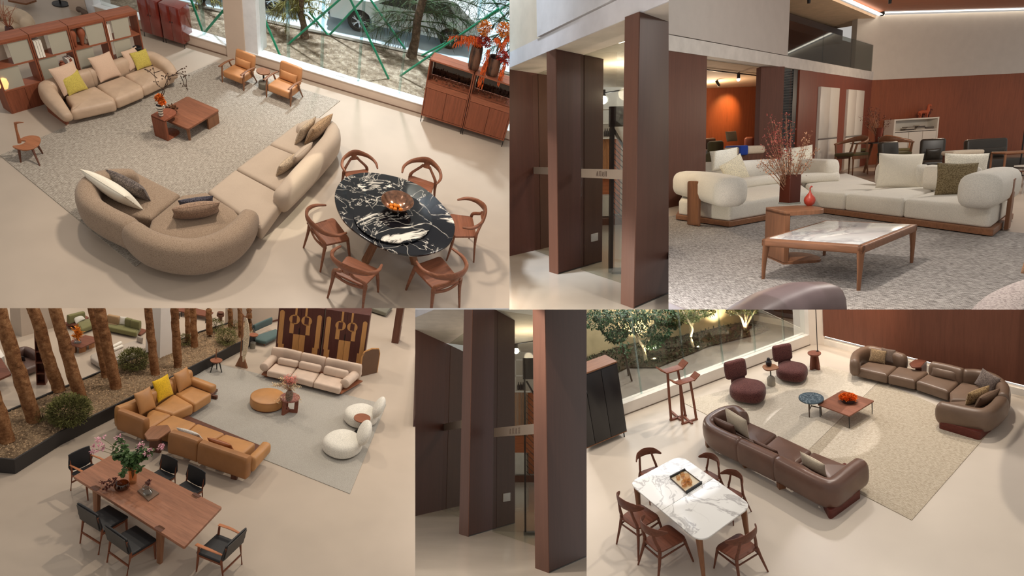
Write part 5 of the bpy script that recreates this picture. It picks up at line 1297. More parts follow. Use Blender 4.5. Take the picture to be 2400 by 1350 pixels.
# ---- dining group behind
pb = S.at(2058, 404); zt3 = S.hz(pb, 331); cd_ = S.at(2060, 331, zt3); cd_ = pb
DP = lambda p: (S.B @ (np.array((p[0], p[1], 0))-[0, 0, S.h]))[2]/FOC
rt3 = 62*DP(pb)
t = thing(S, 'dining_table', 'dark round dining table on wooden legs behind the white sofa', 'dining table', (pb.x, pb.y, 0))
part('tabletop', lathe([(rt3*.94, zt3-.06), (rt3, zt3-.04), (rt3, zt3-.01), (.0001, zt3)], 40), plain('black_stone', (34, 34, 38), .15, .5), t)
for a in (0.5, 2.6, 4.7): part('leg', sweep([(.45*cos(a), .45*sin(a), 0), (.25*cos(a), .25*sin(a), zt3-.04)], [.12, .15], [.08, .1], pw=3), walnut, t)
def make_armdining(loc, yaw, label, k=1.0):
    t = thing(S, 'dining_armchair', label, 'dining chair', loc, yaw, k, 'wooden armchairs around the dark table')
    part('seat', rbox(.48, .46, .07, .03, .01, T(0, 0, .40)), cloth('olive_seat', (92, 84, 54), 150, .1), t)
    for a in (-1, 1):
        part('leg', tube([(a*.22, -.2, 0), (a*.21, -.19, .42), (a*.26, -.17, .66)], [.014, .024, .02]), walnut, t); part('leg', tube([(a*.23, .24, 0), (a*.2, .2, .45), (a*.16, .25, .72)], [.014, .024, .02]), walnut, t)
    part('backrest', sweep(cat([(-.29, -.16, .66), (-.29, .05, .69), (-.17, .25, .74), (0, .3, .76), (.17, .25, .74), (.29, .05, .69), (.29, -.16, .66)], 4), .04, [.035, .06, .1, .12, .1, .06, .035], n=10, dome=1), walnut, t)
    part('frame', open_box(.46, .44, .07, .03, T(0, -.22, .34), top=False, bottom=False), walnut, t)
    return t
q = S.at(1992, 410); kk = S.hz(q, 323)/.78; mk = make_armdining((q.x, q.y, 0), -1.2, 'wooden armchair with olive seat, nearest the viewer at the left of the dark table', kk)
for (u, v, yw_, tv, l) in ((2004, 390, -.3, 321, 'wooden armchair behind the dark table on its left'), (2096, 392, .3, 319, 'wooden armchair behind the dark table on its right'), (2092, 408, 1.9, 321, 'wooden armchair at the right of the dark table, half behind the leather chair')):
    q = S.at(u, v); copy_tree(mk, S, l, (q.x, q.y, 0), yw_, S.hz(q, tv)/.78)
p = Vector((S.at(2046, 404).x, pb.y, zt3)); w_ = 9.5*DP(pb); hv = S.hz(pb, 299)-zt3
t = thing(S, 'red_glass_vase', 'red glass vase of dried flowers on the dark dining table', 'vase', tuple(p))
part('vase_body', lathe([(w_*.7, 0), (w_*.75, hv*.3), (w_, hv), (w_*.9, hv), (w_*.65, hv*.3)], 20), frosted('red_glass', (140, 68, 48), .7), t)
g = G(); g2 = G()
for i in range(26):
    q = upl(S, rr.uniform(2020, 2082), rr.uniform(252, 300), p)+Vector((0, rr.uniform(-.25, .25), 0)); pts = cat([(p.x, p.y, zt3+.1), tuple(q.lerp(Vector((p.x, p.y, zt3)), .4)+Vector((0, 0, .05))), tuple(q)], 3); tube(pts, [.009, .004], n=4, g=g)
    for _ in range(16): leafq(pts[rr.randrange(4, len(pts))]+rdir(rr)*.06, rdir(rr), .05, .03, g2)
bunch(S, 'dried rose coloured bouquet in the red glass vase on the dining table', [('stems', g, plain('straw_stem', (150, 110, 84), .8)), ('blossoms', g2, plain('dried_rose', (118, 76, 68), .8, var=.3, vs=10))])
for i in range(3):
    q = S.at(2026+i*5, 404); tt_ = thing(S, 'tumbler', 'small clear glass, %s of three on the dark dining table' % ['leftmost', 'middle', 'rightmost'][i], 'glass', (q.x, pb.y-.35, zt3), 0, 1, 'clear glasses on the dark table')
    part('glass_body', lathe([(.05, 0), (.055, .16), (.05, .16), (.045, .01)], 14), glassm('clear_glass', (225, 228, 226), .6), tt_)
ol = leather('olive_black_leather', (58, 52, 44), .35, .5)
def lchair(u, v, wpx, top, yaw, label, cushion=None, cl=None):
    p = S.at(u, v); hb = S.hz(p, top); w = wpx*DP(p); d = hb*.9; hs_ = hb*.46; t = thing(S, 'leather_chair', label, 'armchair', (p.x, p.y, 0), yaw)
    part('seat', rbox(w, d, hs_-.14, .07, .02, T(0, 0, .14)), ol, t); part('backrest', rbox(w, .22, hb-hs_+.05, .08, 0, T(0, d/2-.05, hs_-.05, rx=-.12)), ol, t)
    for k in (-1, 1):
        for y in (-1, 1): part('leg', stick((k*(w/2-.08), y*(d/2-.08), 0), (k*(w/2-.08), y*(d/2-.08), .16), .02), blackm, t)
    if cushion: solo(S, 'lumbar_cushion', pillow(w*cushion, hb*.3, .14, T(rx=.2)), ol, cl, 'cushion', (p.x-(d/2-.25)*sin(yaw), p.y+(d/2-.25)*cos(yaw), hs_), yaw)
    return t
lchair(2114, 420, 58, 330, .4, 'dark olive leather chair partly hidden behind the large ivory cushion')
lchair(2184, 418, 50, 325, -.5, 'dark leather armchair between the ivory cushions', .6, 'small dark cushion on the leather armchair between the ivory cushions')
lchair(2327, 410, 92, 324, -.1, 'dark leather loveseat against the orange wood wall', .7, 'dark leather lumbar cushion on the loveseat by the wood wall')
p = S.at(2248, 430); hb = S.hz(p, 352); t = thing(S, 'daybed', 'pale beige upholstered bench behind the right backrest', 'bench', (p.x, p.y, 0)); w_ = 72*DP(p)
part('cushion', rbox(w_, .5, .12, .05, M=T(0, 0, hb-.12)), cloth('pale_beige', (206, 190, 168)), t); part('base', box(w_*.9, .4, hb-.12), dwal, t)
p = S.at(2378, 440); hb = S.hz(p, 354); t = thing(S, 'side_table', 'wooden side table with a thin frame at the right edge behind the sofa', 'side table', (p.x, p.y, 0), -.2)
part('tabletop', rbox(.9, .6, .05, .02, M=T(0, 0, hb-.05)), walnutx, t); legs4(t, .85, .55, hb-.05, .025, walnut); part('shelf', box(.8, .5, .03, T(0, 0, hb*.45)), dwal, t)
for j in range(3): book(S, (p.x+.05, p.y-.1, hb*.45+.03+j*.04), .3, .22, .036, .2*j, [(190, 184, 174), (80, 70, 62), (210, 204, 192)][j], 'book, %s of the small pile on the right edge side table' % ['lowest', 'middle', 'topmost'][j], 'books on the side table')
p = S.at(2388, 412); t = thing(S, 'floor_lamp', 'slim black floor lamp in front of the wood wall at the right edge', 'floor lamp', (p.x, p.y, 0)); part('pole', stick((0, 0, 0), (0, 0, S.hz(p, 304)), .02), blackm, t); part('base', lathe([(.16, 0), (.16, .02), (.02, .03)], 20), blackm, t); part('lamp_head', lathe([(.07, -.1), (.05, .08)], 14, T(.06, 0, S.hz(p, 304)-.1)), blackm, t)
p = S.at(2396, 455); t = thing(S, 'chrome_chair', 'thin chrome framed chair cut by the right edge', 'chair', (p.x, p.y, 0)); z = S.hz(p, 325)
part('frame', tube(cat([(0, 0, 0), (.0, 0, z*.6), (.02, .0, z*.9), (.1, 0, z), (.2, 0, z*.8), (.3, 0, z*.5)], 5), .018), plain('chrome', (210, 210, 212), .15, .5, 1.0), t); part('seat', box(.4, .4, .04, T(.35, 0, z*.4)), ol, t)
# recessed room furniture
def rp_(u, v, wpx, top, yaw, mat, name, label, cat_):
    p = S.at(u, v); hb = S.hz(p, top); w = wpx*DP(p); h = hb*.45; d = hb
    t = thing(S, name, label, cat_, (p.x, p.y, 0), yaw)
    part('seat', rbox(w, d, h, .08, .03, T(0, 0, .05)), mat, t); part('backrest', rbox(w, .25, hb-h, .1, 0, T(0, d/2-.1, h*.9)), mat, t)
    for k in (-1, 1): part('armrest', rbox(.2, d, hb*.7, .1, 0, T(k*(w/2), 0, .03)), mat, t)
    return t
rp_(1676, 428, 52, 317, .2, leather('dark_brown_leather', (66, 50, 42), .3, .5), 'leather_armchair', 'dark brown leather armchair under the glowing wall spot', 'armchair')
rp_(1712, 434, 44, 323, .5, cloth('moss_velvet', (70, 62, 38), 100, .1), 'velvet_armchair', 'moss green velvet armchair in the recessed room', 'armchair')
rp_(1752, 424, 22, 316, -.4, leather('rust_leather', (112, 58, 38), .4), 'rust_chair', 'rust brown round chair by the recessed room corner', 'armchair')
p = S.at(1714, 432); hb = S.hz(p, 326); k_ = DP(p); solo(S, 'scatter_cushion', pillow(28*k_, 24*k_, .2, T(rx=-.3)), cloth('taupe_cushion', (132, 116, 92)), 'taupe cushion upright on the moss green chair', 'cushion', (p.x, p.y, hb*.95), .25)
p = S.at(1742, 446); hb = S.hz(p, 343); k_ = DP(p); t = thing(S, 'daybed', 'beige daybed carrying the blue throw', 'bench', (p.x, p.y, 0), .1); part('mattress', rbox(66*k_, .9, .22, .07, .01, T(0, 0, hb-.22)), cloth('pale_beige', (206, 190, 168)), t); part('base', box(60*k_, .8, hb-.22), dwal, t)
solo(S, 'blue_throw', rbox(20*k_, .98, .28, .05, .0), cloth('royal_blue', (34, 60, 140), 120, .1), 'royal blue throw folded over the beige daybed', 'throw', (p.x-20*k_, p.y-.05, hb-.24), .1)
gt = S.pv(1702, 262, r0, r1); slamp(S, 'room_track_spot', (gt.x-rn.x*.9+.3, gt.y-rn.y*.9, HB-.15), tuple(gt), 700, (255, 190, 110), .1, 70, 1.0)
fq = S.at(1712, 440); slamp(S, 'room_fill_lamp', (fq.x+.5, fq.y+3.5, HB-.7), (fq.x, fq.y, 0), 650, (255, 222, 184), .5, kind='POINT')
q = S.at(2250, 470); slamp(S, 'hall_fill_lamp', (q.x+1, q.y-1, 4.4), (q.x+1, q.y+8, 2), 1500, (255, 246, 236), .8, kind='POINT')  # added fill light to brighten the hall, no fitting hangs here
q = S.at(2060, 400); slamp(S, 'hall_fill_lamp_far', (q.x+1.5, q.y-1.5, 2.9), (q.x, q.y, 0), 700, (255, 230, 200), .4, kind='POINT')  # second added fill light, towards the far end of the hall
for (u, v, e) in ((2190, 235, 110), (2350, 260, 90)):
    gq = S.pv(u, v, c2, c2+d2) if u > 2024 else S.pv(u, v, b0, b1); nn_ = n2 if u > 2024 else wnr
    slamp(S, 'wall_washer', (gq.x-nn_.x*3.2, gq.y-nn_.y*3.2, 3.4), (gq.x, gq.y, 1.6), e, (255, 214, 170), .1, 75, 1.0)
# ================================================================ SETS: the two tall narrow views of wood panels and a glass door
def build_mid(S, mp, where, far):
    A_ = lambda u, v, z=0: S.at(*mp(u, v), z)
    pwd = wood('panel_wood_brown', (78, 52, 43), 'z', .5, .5, .09); pwr = wood('panel_wood_wine', (74, 44, 38), 'z', .5, .5, .09); pwl = wood('panel_wood_lit', (96, 66, 54), 'z', .5, .5, .08)  # panel_wood_lit puts the light on the front faces into a paler tone
    struct(S, 'floor', prism([(q.x, q.y) for q in (A_(1100, 760), A_(1650, 760), S.at(mp(1700, 500)[0], mp(1700, 492)[1]), S.at(mp(1150, 500)[0], mp(1150, 492)[1]))], -.05, 0), plain('grey_polished_floor', (188, 180, 168), .12, .4, var=.03, vs=.8))
    base = A_(1309, 643); H = S.hz(base, mp(0, 115)[1])
    def panel(name, pts, top, mat, th=.02, label=None, zb=0.0):
        """upright slab over floor line pts[0]-pts[1]"""
        p, q = pts; d = (q-p); L = d.length; d.normalize(); y = atan2(d.y, d.x); n = Vector((-d.y, d.x, 0)); c = (p+q)/2
        return box(L, th, top-zb, T(c.x-n.x*th/2, c.y-n.y*th/2, zb, rz=y))
    def column(p0, p1, p2, k, label):
        P0, P1, P2 = A_(*p0), A_(*p1), A_(*p2); P3 = P0+(P2-P1)
        m_ = P1.lerp(P2, k)
        t = thing(S, 'wood_pier', label+where, 'pier', tuple((P1+P3)/2))
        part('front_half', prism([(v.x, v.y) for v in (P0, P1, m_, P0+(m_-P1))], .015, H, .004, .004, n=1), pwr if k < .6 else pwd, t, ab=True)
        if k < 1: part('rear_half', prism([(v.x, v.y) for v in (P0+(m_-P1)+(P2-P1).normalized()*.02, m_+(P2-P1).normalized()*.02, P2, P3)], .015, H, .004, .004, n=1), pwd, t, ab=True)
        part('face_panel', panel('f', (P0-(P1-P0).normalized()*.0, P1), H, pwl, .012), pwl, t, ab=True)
        part('skirting', prism([(v.x, v.y) for v in (P0, P1, P2, P3)], 0, .015), blackm, t, ab=True)
        return P0, P1, P2, P3
    c2_ = column((1289, 637), (1309, 643), (1411, 613), .55, 'middle wood clad pier with a socket plate ')
    column((1457, 712), (1487, 723), (1590, 678), 1.0, 'nearest wood clad pier at the right edge ')
    # left panels
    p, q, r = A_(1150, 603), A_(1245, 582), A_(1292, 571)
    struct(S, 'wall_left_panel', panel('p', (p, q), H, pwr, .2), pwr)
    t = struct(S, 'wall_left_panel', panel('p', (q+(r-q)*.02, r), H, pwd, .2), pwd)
    # soffit and beam
    l0, l1 = A_(1100, 199, H), A_(1650, -30, H); d = (l1-l0).normalized(); n = Vector((-d.y, d.x, 0)); n = n if n.y > 0 else -n
    def beam(o0, o1, z0, z1, g=None, a=0, b=1):
        P = [l0.lerp(l1, a)+n*o0, l0.lerp(l1, b)+n*o0, l0.lerp(l1, b)+n*o1, l0.lerp(l1, a)+n*o1]; return prism([(v.x, v.y) for v in P], z0, z1)
    hb = S.pv(*mp(1415, 18), l0, l1).z; hb2 = S.pv(*mp(1415, 66), l0, l1).z
    hh = H+abs(hb-hb2)*1.05
    struct(S, 'ceiling', beam(0, 14, H, H+.03), plain('soffit_beige', (204, 194, 180), .8))
    struct(S, 'trim_8', beam(-.02, .0, H, hh), plain('beam_lavender', (206, 204, 208), .6))
    def aat(u): q_ = S.pv(*mp(u, 60), l0, l1); return ((q_-l0).x*(l1-l0).x+(q_-l0).y*(l1-l0).y)/((l1-l0).x**2+(l1-l0).y**2)
    struct(S, 'wall_upper', beam(-.03, .05, hh+.02, hh+5, a=aat(1263)), plain('upper_white', (204, 204, 208), .6))
    struct(S, 'wall_upper_beige', beam(.06, .16, hh-.02, hh+5, a=0, b=aat(1300)), plain('upper_beige', (196, 184, 166), .7))
    # back room
    w0, w1 = A_(1380, 560), A_(1500, 549)
    dd = (w1-w0).normalized(); yy = atan2(dd.y, dd.x); nn = Vector((-dd.y, dd.x, 0))
    bw = A_(1440, 522); sc__ = (A_(1460, 522)-A_(1411, 522)).length/49
    X = lambda u, v: S.pv(*mp(u, v), bw, bw+Vector((1, 0, 0)))
    def bx(u0, u1, v0, v1, dz, th=.3, g=None):
        a, b = X(u0, v0), X(u1, v1); return box(abs(b.x-a.x), th, abs(a.z-b.z), T((a.x+b.x)/2, bw.y+dz, min(a.z, b.z)), g)
    struct(S, 'wall_far', bx(1330, 1520, 40, 520, .8), plain('far_wall_cream', (206, 196, 182), .7))
    t = solo(S, 'slatted_screen', (lambda g: [bx(1411+i*3.1, 1412.6+i*3.1, 325, 420, .3, .1, g) for i in range(10)] and g)(G()), wood('slat_wood', (186, 128, 84), 'z'), 'vertical wood slat screen in the shop behind the glass '+where, 'screen')
    solo(S, 'wall_shelf', (lambda g: [bx(1411, 1445, v, v+3, .2, .3, g) for v in (252, 287, 322)] and bx(1411, 1413, 252, 322, .2, .3, g))(G()), white_wall, 'white wall shelves glimpsed through the gap '+where, 'shelf')
    for i, x in enumerate((1419, 1424, 1429)):
        solo(S, 'dark_bottle', lathe([(.02, 0), (.05, .02), (.055, .16), (.02, .24), (.018, .3)], 12), plain('bottle_dark', (54, 48, 44), .3), '%s dark bottle on the white wall shelf ' % ['left', 'middle', 'right'][i]+where, 'bottle', (X(x, 320).x, bw.y+.05, X(x, 320).z), 0, sc__*60, 'bottles on the white shelf')
    solo(S, 'display_counter', bx(1411, 1436, 458, 505, .1, .5), plain('counter_white', (214, 208, 198), .5), 'white display counter behind the glass '+where, 'counter')
    solo(S, 'wood_cladding', bx(1411, 1460, 420, 458, .4, .1), wood('clad_orange', (172, 100, 62), 'x'), 'orange wood cladding below the slat screen '+where, 'cladding')
    solo(S, 'wood_cladding', bx(1440, 1460, 325, 505, .45, .1), wood('clad_orange', (172, 100, 62), 'x'), 'orange wood cladding behind the black stair frame '+where, 'cladding')
    solo(S, 'low_platform', bx(1400, 1470, 508, 524, -.1, .7), dwal, 'dark wooden platform at the foot of the black frame '+where, 'platform')
    # black stair frame
    t = thing(S, 'stair_frame', 'black metal stair frame with thin rods seen through the gap '+where, 'stair frame', (bw.x, bw.y-.6, 0))
    fr0 = S.at(*mp(1433, 638)); Y = lambda u, v: S.pv(*mp(u, v), fr0, fr0+Vector((1, 0, 0)))
    def by(u0, u1, v0, v1, th=.06, dz=0, g=None):
        a, b = Y(u0, v0), Y(u1, v1); return box(abs(b.x-a.x), th, abs(a.z-b.z), T((a.x+b.x)/2, fr0.y+dz, min(a.z, b.z)), g)
    part('post', by(1430, 1436, 250, 638), blackm, t, ab=True); part('header', by(1428, 1470, 250, 296), blackm, t, ab=True)
    part('post', by(1466, 1472, 250, 640), blackm, t, ab=True); part('foot_rail', by(1430, 1470, 632, 640, .3), blackm, t, ab=True)
    part('brace', stick(tuple(Y(1436, 300)), tuple(Y(1462, 345)), .02), blackm, t, ab=True)
    for i in range(14):
        v = 330+i*13; part('rod', stick(tuple(Y(1436, v)), tuple(Y(1460, v+24)), .006, n=5), blackm, t, ab=True)
    # spotlight and track
    p0, p1 = A_(1400, 221, H*.97), A_(1470, 209, H*.97); sp = S.pv(*mp(1413.5, 234), p0, p1)
    t = thing(S, 'spotlight', 'bright round ceiling spotlight with a starry glare '+where, 'spotlight', tuple(sp))
    part('track', stick(tuple(p0), tuple(p1), .015), blackm, t, ab=True); part('can', stick(tuple(sp+Vector((0, 0, .2))), tuple(sp+Vector((0, 0, .05))), .05), blackm, t, ab=True)
    part('lens', ball(.085, tuple(sp), n=16), emit('spot_lens', (255, 250, 240), 30), t, ab=True)
    # glass doors with frosted band
    gg_ = glassm('door_glass', (242, 244, 240), .1); fb = frosted('frosted_band', (158, 144, 130), .7)
    for (a, b, l) in ((A_(1289, 600), A_(1245, 583), 'left'), (A_(1362, 632), A_(1470, 668), 'right')):
        dv = (b-a); L = dv.length; y = atan2(dv.y, dv.x); c = (a+b)/2
        t = thing(S, 'glass_door', 'frameless glass door panel with a frosted band, the %s one ' % l+where, 'glass door', (c.x, c.y, 0), y)
        part('pane', box(L, .015, H*.985), gg_, t)
        vb = (392, 408) if l == 'left' else (397, 419)
        mm = (a+b)/2; um = mp(1267 if l == 'left' else 1430, 0)[0]
        z1_, z0_ = S.pv(um, mp(0, vb[0])[1], a, b).z, S.pv(um, mp(0, vb[1])[1], a, b).z
        part('frosted_band', box(L*.96, .02, z1_-z0_, T(0, 0, z0_)), fb, t)
        if l == 'right':
            g = G()
            for i in range(4):
                u_ = 1402+i*6.5; q_ = S.pv(*mp(u_, 408), a, b); xx = (q_-Vector((c.x, c.y, 0))).dot(dv.normalized())*1.0
                hh_ = (z1_-z0_)*.5; zc = (z0_+z1_)/2
                for (dx, dz, w_, h_) in ((0, .5, 1, .12), (0, 0, 1, .12), (0, -.5, 1, .12), (-.4, 0, .12, 1), (.4, 0, .12, 1)) if i % 2 else ((0, .3, .9, .12), (0, -.5, 1.1, .12), (0, 0, .12, 1), (-.3, -.2, .12, .6), (.35, .1, .12, .7)):
                    box(hh_*.8*w_, .008, hh_*h_, T(xx+dx*hh_*.8, -.015, zc+dz*hh_-hh_*h_/2), g)
            part('lettering', g, plain('etched_grey', (110, 96, 86), .5), t)
    # socket plate
    P0, P1, P2, P3 = c2_; q = S.pv(*mp(1392, 556), P1, P2); dv = (P2-P1).normalized(); y = atan2(dv.y, dv.x); nv = Vector((dv.y, -dv.x, 0))
    qa = S.pv(*mp(1385, 556), P1, P2); qb = S.pv(*mp(1400, 553), P1, P2); w_ = (qb-qa).length; hs_ = abs(S.pv(*mp(1392, 548), P1, P2).z-S.pv(*mp(1392, 566), P1, P2).z)
    nv = nv if nv.y < 0 else -nv
    t = thing(S, 'socket_plate', 'small white socket plate low on the middle pier '+where, 'socket', (q.x+nv.x*.01, q.y+nv.y*.01, q.z-hs_/2), y)
    part('plate', rbox(w_, .02, hs_, .006), plain('socket_white', (206, 202, 204), .4), t)
    part('switch', rbox(w_*.5, .03, hs_*.5, .004, M=T(0, 0, hs_*.25)), plain('socket_white', (206, 202, 204), .4), t)
    q = A_(1330, 700); slamp(S, 'entrance_fill_lamp', (q.x-.6, q.y-1.2, H*.8), (q.x, q.y, 0), (34 if S is TM else 360)*S.k*S.k, (255, 240, 224), .3, kind='POINT')  # added fill light in front of the piers, without a fitting
    q = A_(1425, 600); slamp(S, 'shop_fill_lamp', (q.x+.2, q.y, H*.85), (q.x, q.y, 0), (60 if S is TM else 100)*S.k*S.k, (255, 232, 200), .2, kind='POINT')  # added fill light inside the shop, separate from the ceiling spotlight
build_mid(TM, lambda u, v: (u, v), 'in the upper narrow view', 0)
build_mid(BM, lambda u, v: (1077+(u-1289)*1.065, 1258+(v-643)*1.065), 'in the lower narrow view', 0)
# ================================================================ SET: lower left, tree planter, tan corner sofa and long wooden table
S = BL
struct(S, 'floor', prism(outline(S, [(-600, 1700), (1500, 1700), (1500, 560), (-300, 640)]), -.1, 0), floorm)
ZP = S.hz(S.at(140, 1043), 1012)
bed = outline(S, [(-70, 1068), (34, 1078), (142, 1012), (268, 951), (500, 834), (600, 783), (585, 740), (470, 775), (237, 868), (0, 968), (-90, 1006)], ZP)
bed_in = inset(bed if area2(bed) > 0 else bed[::-1], .03)
g = G(); N_ = len(bed); bb = bed if area2(bed) > 0 else bed[::-1]
for i in range(N_):
    j = (i+1) % N_; a, b, c, d = bb[i], bb[j], bed_in[j], bed_in[i]
    g.add([(*a, 0), (*b, 0), (*c, 0), (*d, 0), (*a, ZP), (*b, ZP), (*c, ZP), (*d, ZP)], [(3, 2, 1, 0), (4, 5, 6, 7), (0, 1, 5, 4), (2, 3, 7, 6)], flat=True)
solo(S, 'planter_edge', g, plain('planter_black', (44, 40, 38), .6), 'long black steel planter edging around the gravel bed of tree trunks', 'planter')
solo(S, 'gravel_bed', prism(bed_in, 0, ZP-.03), ground('gravel', (100, 80, 62), (156, 130, 102), (194, 168, 136), 16, 1.0), 'brown gravel filling the black planter', 'gravel', kind='stuff')
rnd = random.Random(3); g = G()
bx0, bx1 = min(p[0] for p in bed), max(p[0] for p in bed); by0, by1 = min(p[1] for p in bed), max(p[1] for p in bed)
def inside(x, y, P):
    r = False
    for i in range(len(P)):
        (x1, y1), (x2, y2) = P[i-1], P[i]
        if (y1 > y) != (y2 > y) and x < (x2-x1)*(y-y1)/(y2-y1)+x1: r = not r
    return r
k = 0
while k < 5200:
    x, y = rnd.uniform(bx0, bx1), rnd.uniform(by0, by1)
    if not inside(x, y, bed_in): continue
    k += 1; r = rnd.uniform(.012, .03); a = rnd.random()*6
    vs = [Vector((x, y, ZP-.035))+Vector((r*cos(a+q)*rnd.uniform(.7, 1.2), r*sin(a+q)*rnd.uniform(.7, 1.2), 0)) for q in (0, 1.6, 3.1, 4.7)]+[Vector((x, y, ZP-.03+r*rnd.uniform(.4, .9)))]
    g.add(vs, [(0, 1, 4), (1, 2, 4), (2, 3, 4), (3, 0, 4)])
solo(S, 'gravel_stones', g, plain('pebble', (150, 126, 98), .9, var=.35, vs=30), 'loose pebbles on top of the planter gravel', 'gravel', kind='stuff')
barkm = ground('pine_bark', (98, 62, 40), (162, 112, 74), (204, 154, 108), 10, 1.0)
trk = [((19, 1036), (-14, 930), 31, 'stout trunk cut by the left edge of the planter view'), ((81, 988), (2, 742), 30, 'thick leaning trunk, second from the left end of the planter'), ((138, 917), (78, 723), 27, 'dark trunk in front of the tall bookshelf'), ((190, 940), (129, 723), 27, 'trunk standing behind the largest round shrub'), ((248, 884), (215, 723), 17, 'slim dark trunk just behind a thicker one'), ((272, 910), (233, 723), 25, 'thick trunk in front of the slim dark one in the planter middle'), ((364, 878), (347, 723), 19, 'trunk in front of the white column'), ((417, 861), (409, 723), 19, 'trunk just right of the white column'), ((456, 813), (452, 723), 16, 'lighter trunk right of the darker thin one beyond the column'), ((441, 803), (438, 723), 12, 'thin dark trunk left of the lighter trunk beyond the column'), ((491, 789), (489, 723), 15, 'trunk near the far right shrubs'), ((541, 768), (539, 723), 12, 'dark far trunk above the rightmost shrubs'), ((565, 790), (562, 723), 12, 'knotty trunk right beside the round-headed wooden stand'), ((584, 775), (584, 723), 13, 'last trunk of the planter beside the teal chaise')]
for i, (b, tp, w, l) in enumerate(trk):
    p = S.at(*b, ZP-.04); z0 = (S.B @ (np.array(p)-[0, 0, S.h]))[2]; r = w/2*z0/FOC*.84
    hgt = 1.0+z0*.16; e = S.pv(tp[0], tp[1], p, p+Vector((1, 0, 0))); d = (e-p); d = d*(1.35*1.0); d.y = 0
    rr = random.Random(i+50); pts = []; rad = []
    for k in range(15):
        q = k/14; pts.append(tuple(p+d*q+Vector((rr.uniform(-.1, .1)*r, rr.uniform(-.1, .1)*r, 0)))); rad.append(r*(1.14-.16*q+rr.uniform(-.06, .06)))
    g = tube(pts, rad, n=14)
    g.v = [tuple(Vector(v)+Vector((sin(v[2]*23+v[0]*50), cos(v[2]*19+v[1]*40), 0))*r*.05) for v in g.v]
    t = thing(S, 'tree_trunk', 'brown bark '+l, 'tree trunk', tuple(p), 0, 1, 'bare tree trunks in the planter')
    part('bark', g, barkm, t, ab=True)
    for k in range(3):
        q = .15+.25*k+rr.uniform(0, .1); c = p+d*q; a = rr.uniform(3.4, 6.0); part('knot', ball(r*.22, tuple(c+Vector((cos(a), sin(a), 0))*r*.9), 8, 6, s=(1, 1, 1)), barkm, t, ab=True)
shc = plain('shrub_green', (96, 94, 54), .8, .2, var=.35, vs=9)
for (u, v, rpx, l, n) in ((163, 990, 43, 'largest round green shrub at the near end of the planter', 3600), (313, 864, 32, 'round dark shrub in front of the grey daybed', 2400), (434, 808, 17, 'small dark shrub behind the trunks right of the column', 900), (530, 806, 24, 'dark round shrub at the far right end of the planter', 1400), (505, 775, 19, 'dark shrub behind the rightmost round one', 900), (549, 770, 13, 'small shrub beside the last trunks', 500), (100, 985, 20, 'dark low leafy shape added for the shadow behind the second trunk', 500)):  # the last leafy shape stands in for a dark shadow
    p = S.at(u, v, ZP-.03); z0 = (S.B @ (np.array(p)-[0, 0, S.h]))[2]
    bush(S, 'round_shrub', l, u, v, rpx*z0/FOC*.98, shc, 'round shrubs in the planter', ZP-.03, n=n)
# columns and walls
ww = plain('white_wall', (226, 218, 208), .7, .3); bw_ = plain('beige_grey_wall', (176, 160, 144), .7)
def col_(pts, h, mat, name='wall_column'):
    P = [S.at(*p) for p in pts]
    if len(P) == 3: P.append(P[0]+(P[2]-P[1]))
    return struct(S, name, prism([(q.x, q.y) for q in P], 0, h), mat)
col_([(341, 848), (374, 862), (406, 848)], 4, ww)
col_([(26, 779), (51, 789), (140, 764)], 4, bw_)
A, B_ = S.at(560, 775), S.at(655, 750); d = (B_-A).normalized(); n = Vector((-d.y, d.x, 0)); n = n if n.y > 0 else -n
struct(S, 'wall_back', prism([tuple(v[:2]) for v in (A-d*.2, B_, B_+n*.3, A+n*.3-d*.2)], 0, 4), plain('wall_taupe', (186, 168, 150), .7))
struct(S, 'baseboard_back', prism([tuple(v[:2]) for v in (A-n*.03, B_-n*.03, B_, A)], 0, .04), dwal)
# pillars at the right
def plank(pts, top, mat, label):
    P = [S.at(*p) for p in pts]; return solo(S, 'wood_post', prism([(q.x, q.y) for q in P], 0, S.hz(P[0], top)+.5), mat, label, 'post')
plank([(917, 803), (933, 806), (937, 797), (921, 794)], 700, dwal, 'dark wooden post standing on the floor near the top right')
plank([(968, 1000), (985, 1000), (985, 700), (977, 700)], 720, plain('dark_edge', (72, 44, 40), .6), 'dark red brown panel edge along the right side of the planter view')
t = thing(S, 'platform_bed', 'grey green upholstered platform cut by the top edge near the post', 'bed', tuple(S.at(890, 738)))
part('mattress', prism(roundpoly(outline(S, [(862, 722), (905, 736), (922, 716), (880, 706)], .12), .04), .05, .16, .03), cloth('grey_green_fabric', (108, 104, 90)), t, ab=True); part('base', prism(outline(S, [(868, 724), (903, 737), (918, 716), (882, 708)], .03), 0, .05), dwal, t, ab=True)
# rug
rp = outline(S, [(505, 852), (905, 949), (820, 1158), (330, 962)])
solo(S, 'area_rug', prism(rp, 0, .01), cloth('grey_loop_rug', (170, 164, 154), 120, .15, .7, speck=(146, 140, 130), th=.45), 'pale grey looped rug under the tan sofa and the ottoman', 'rug')

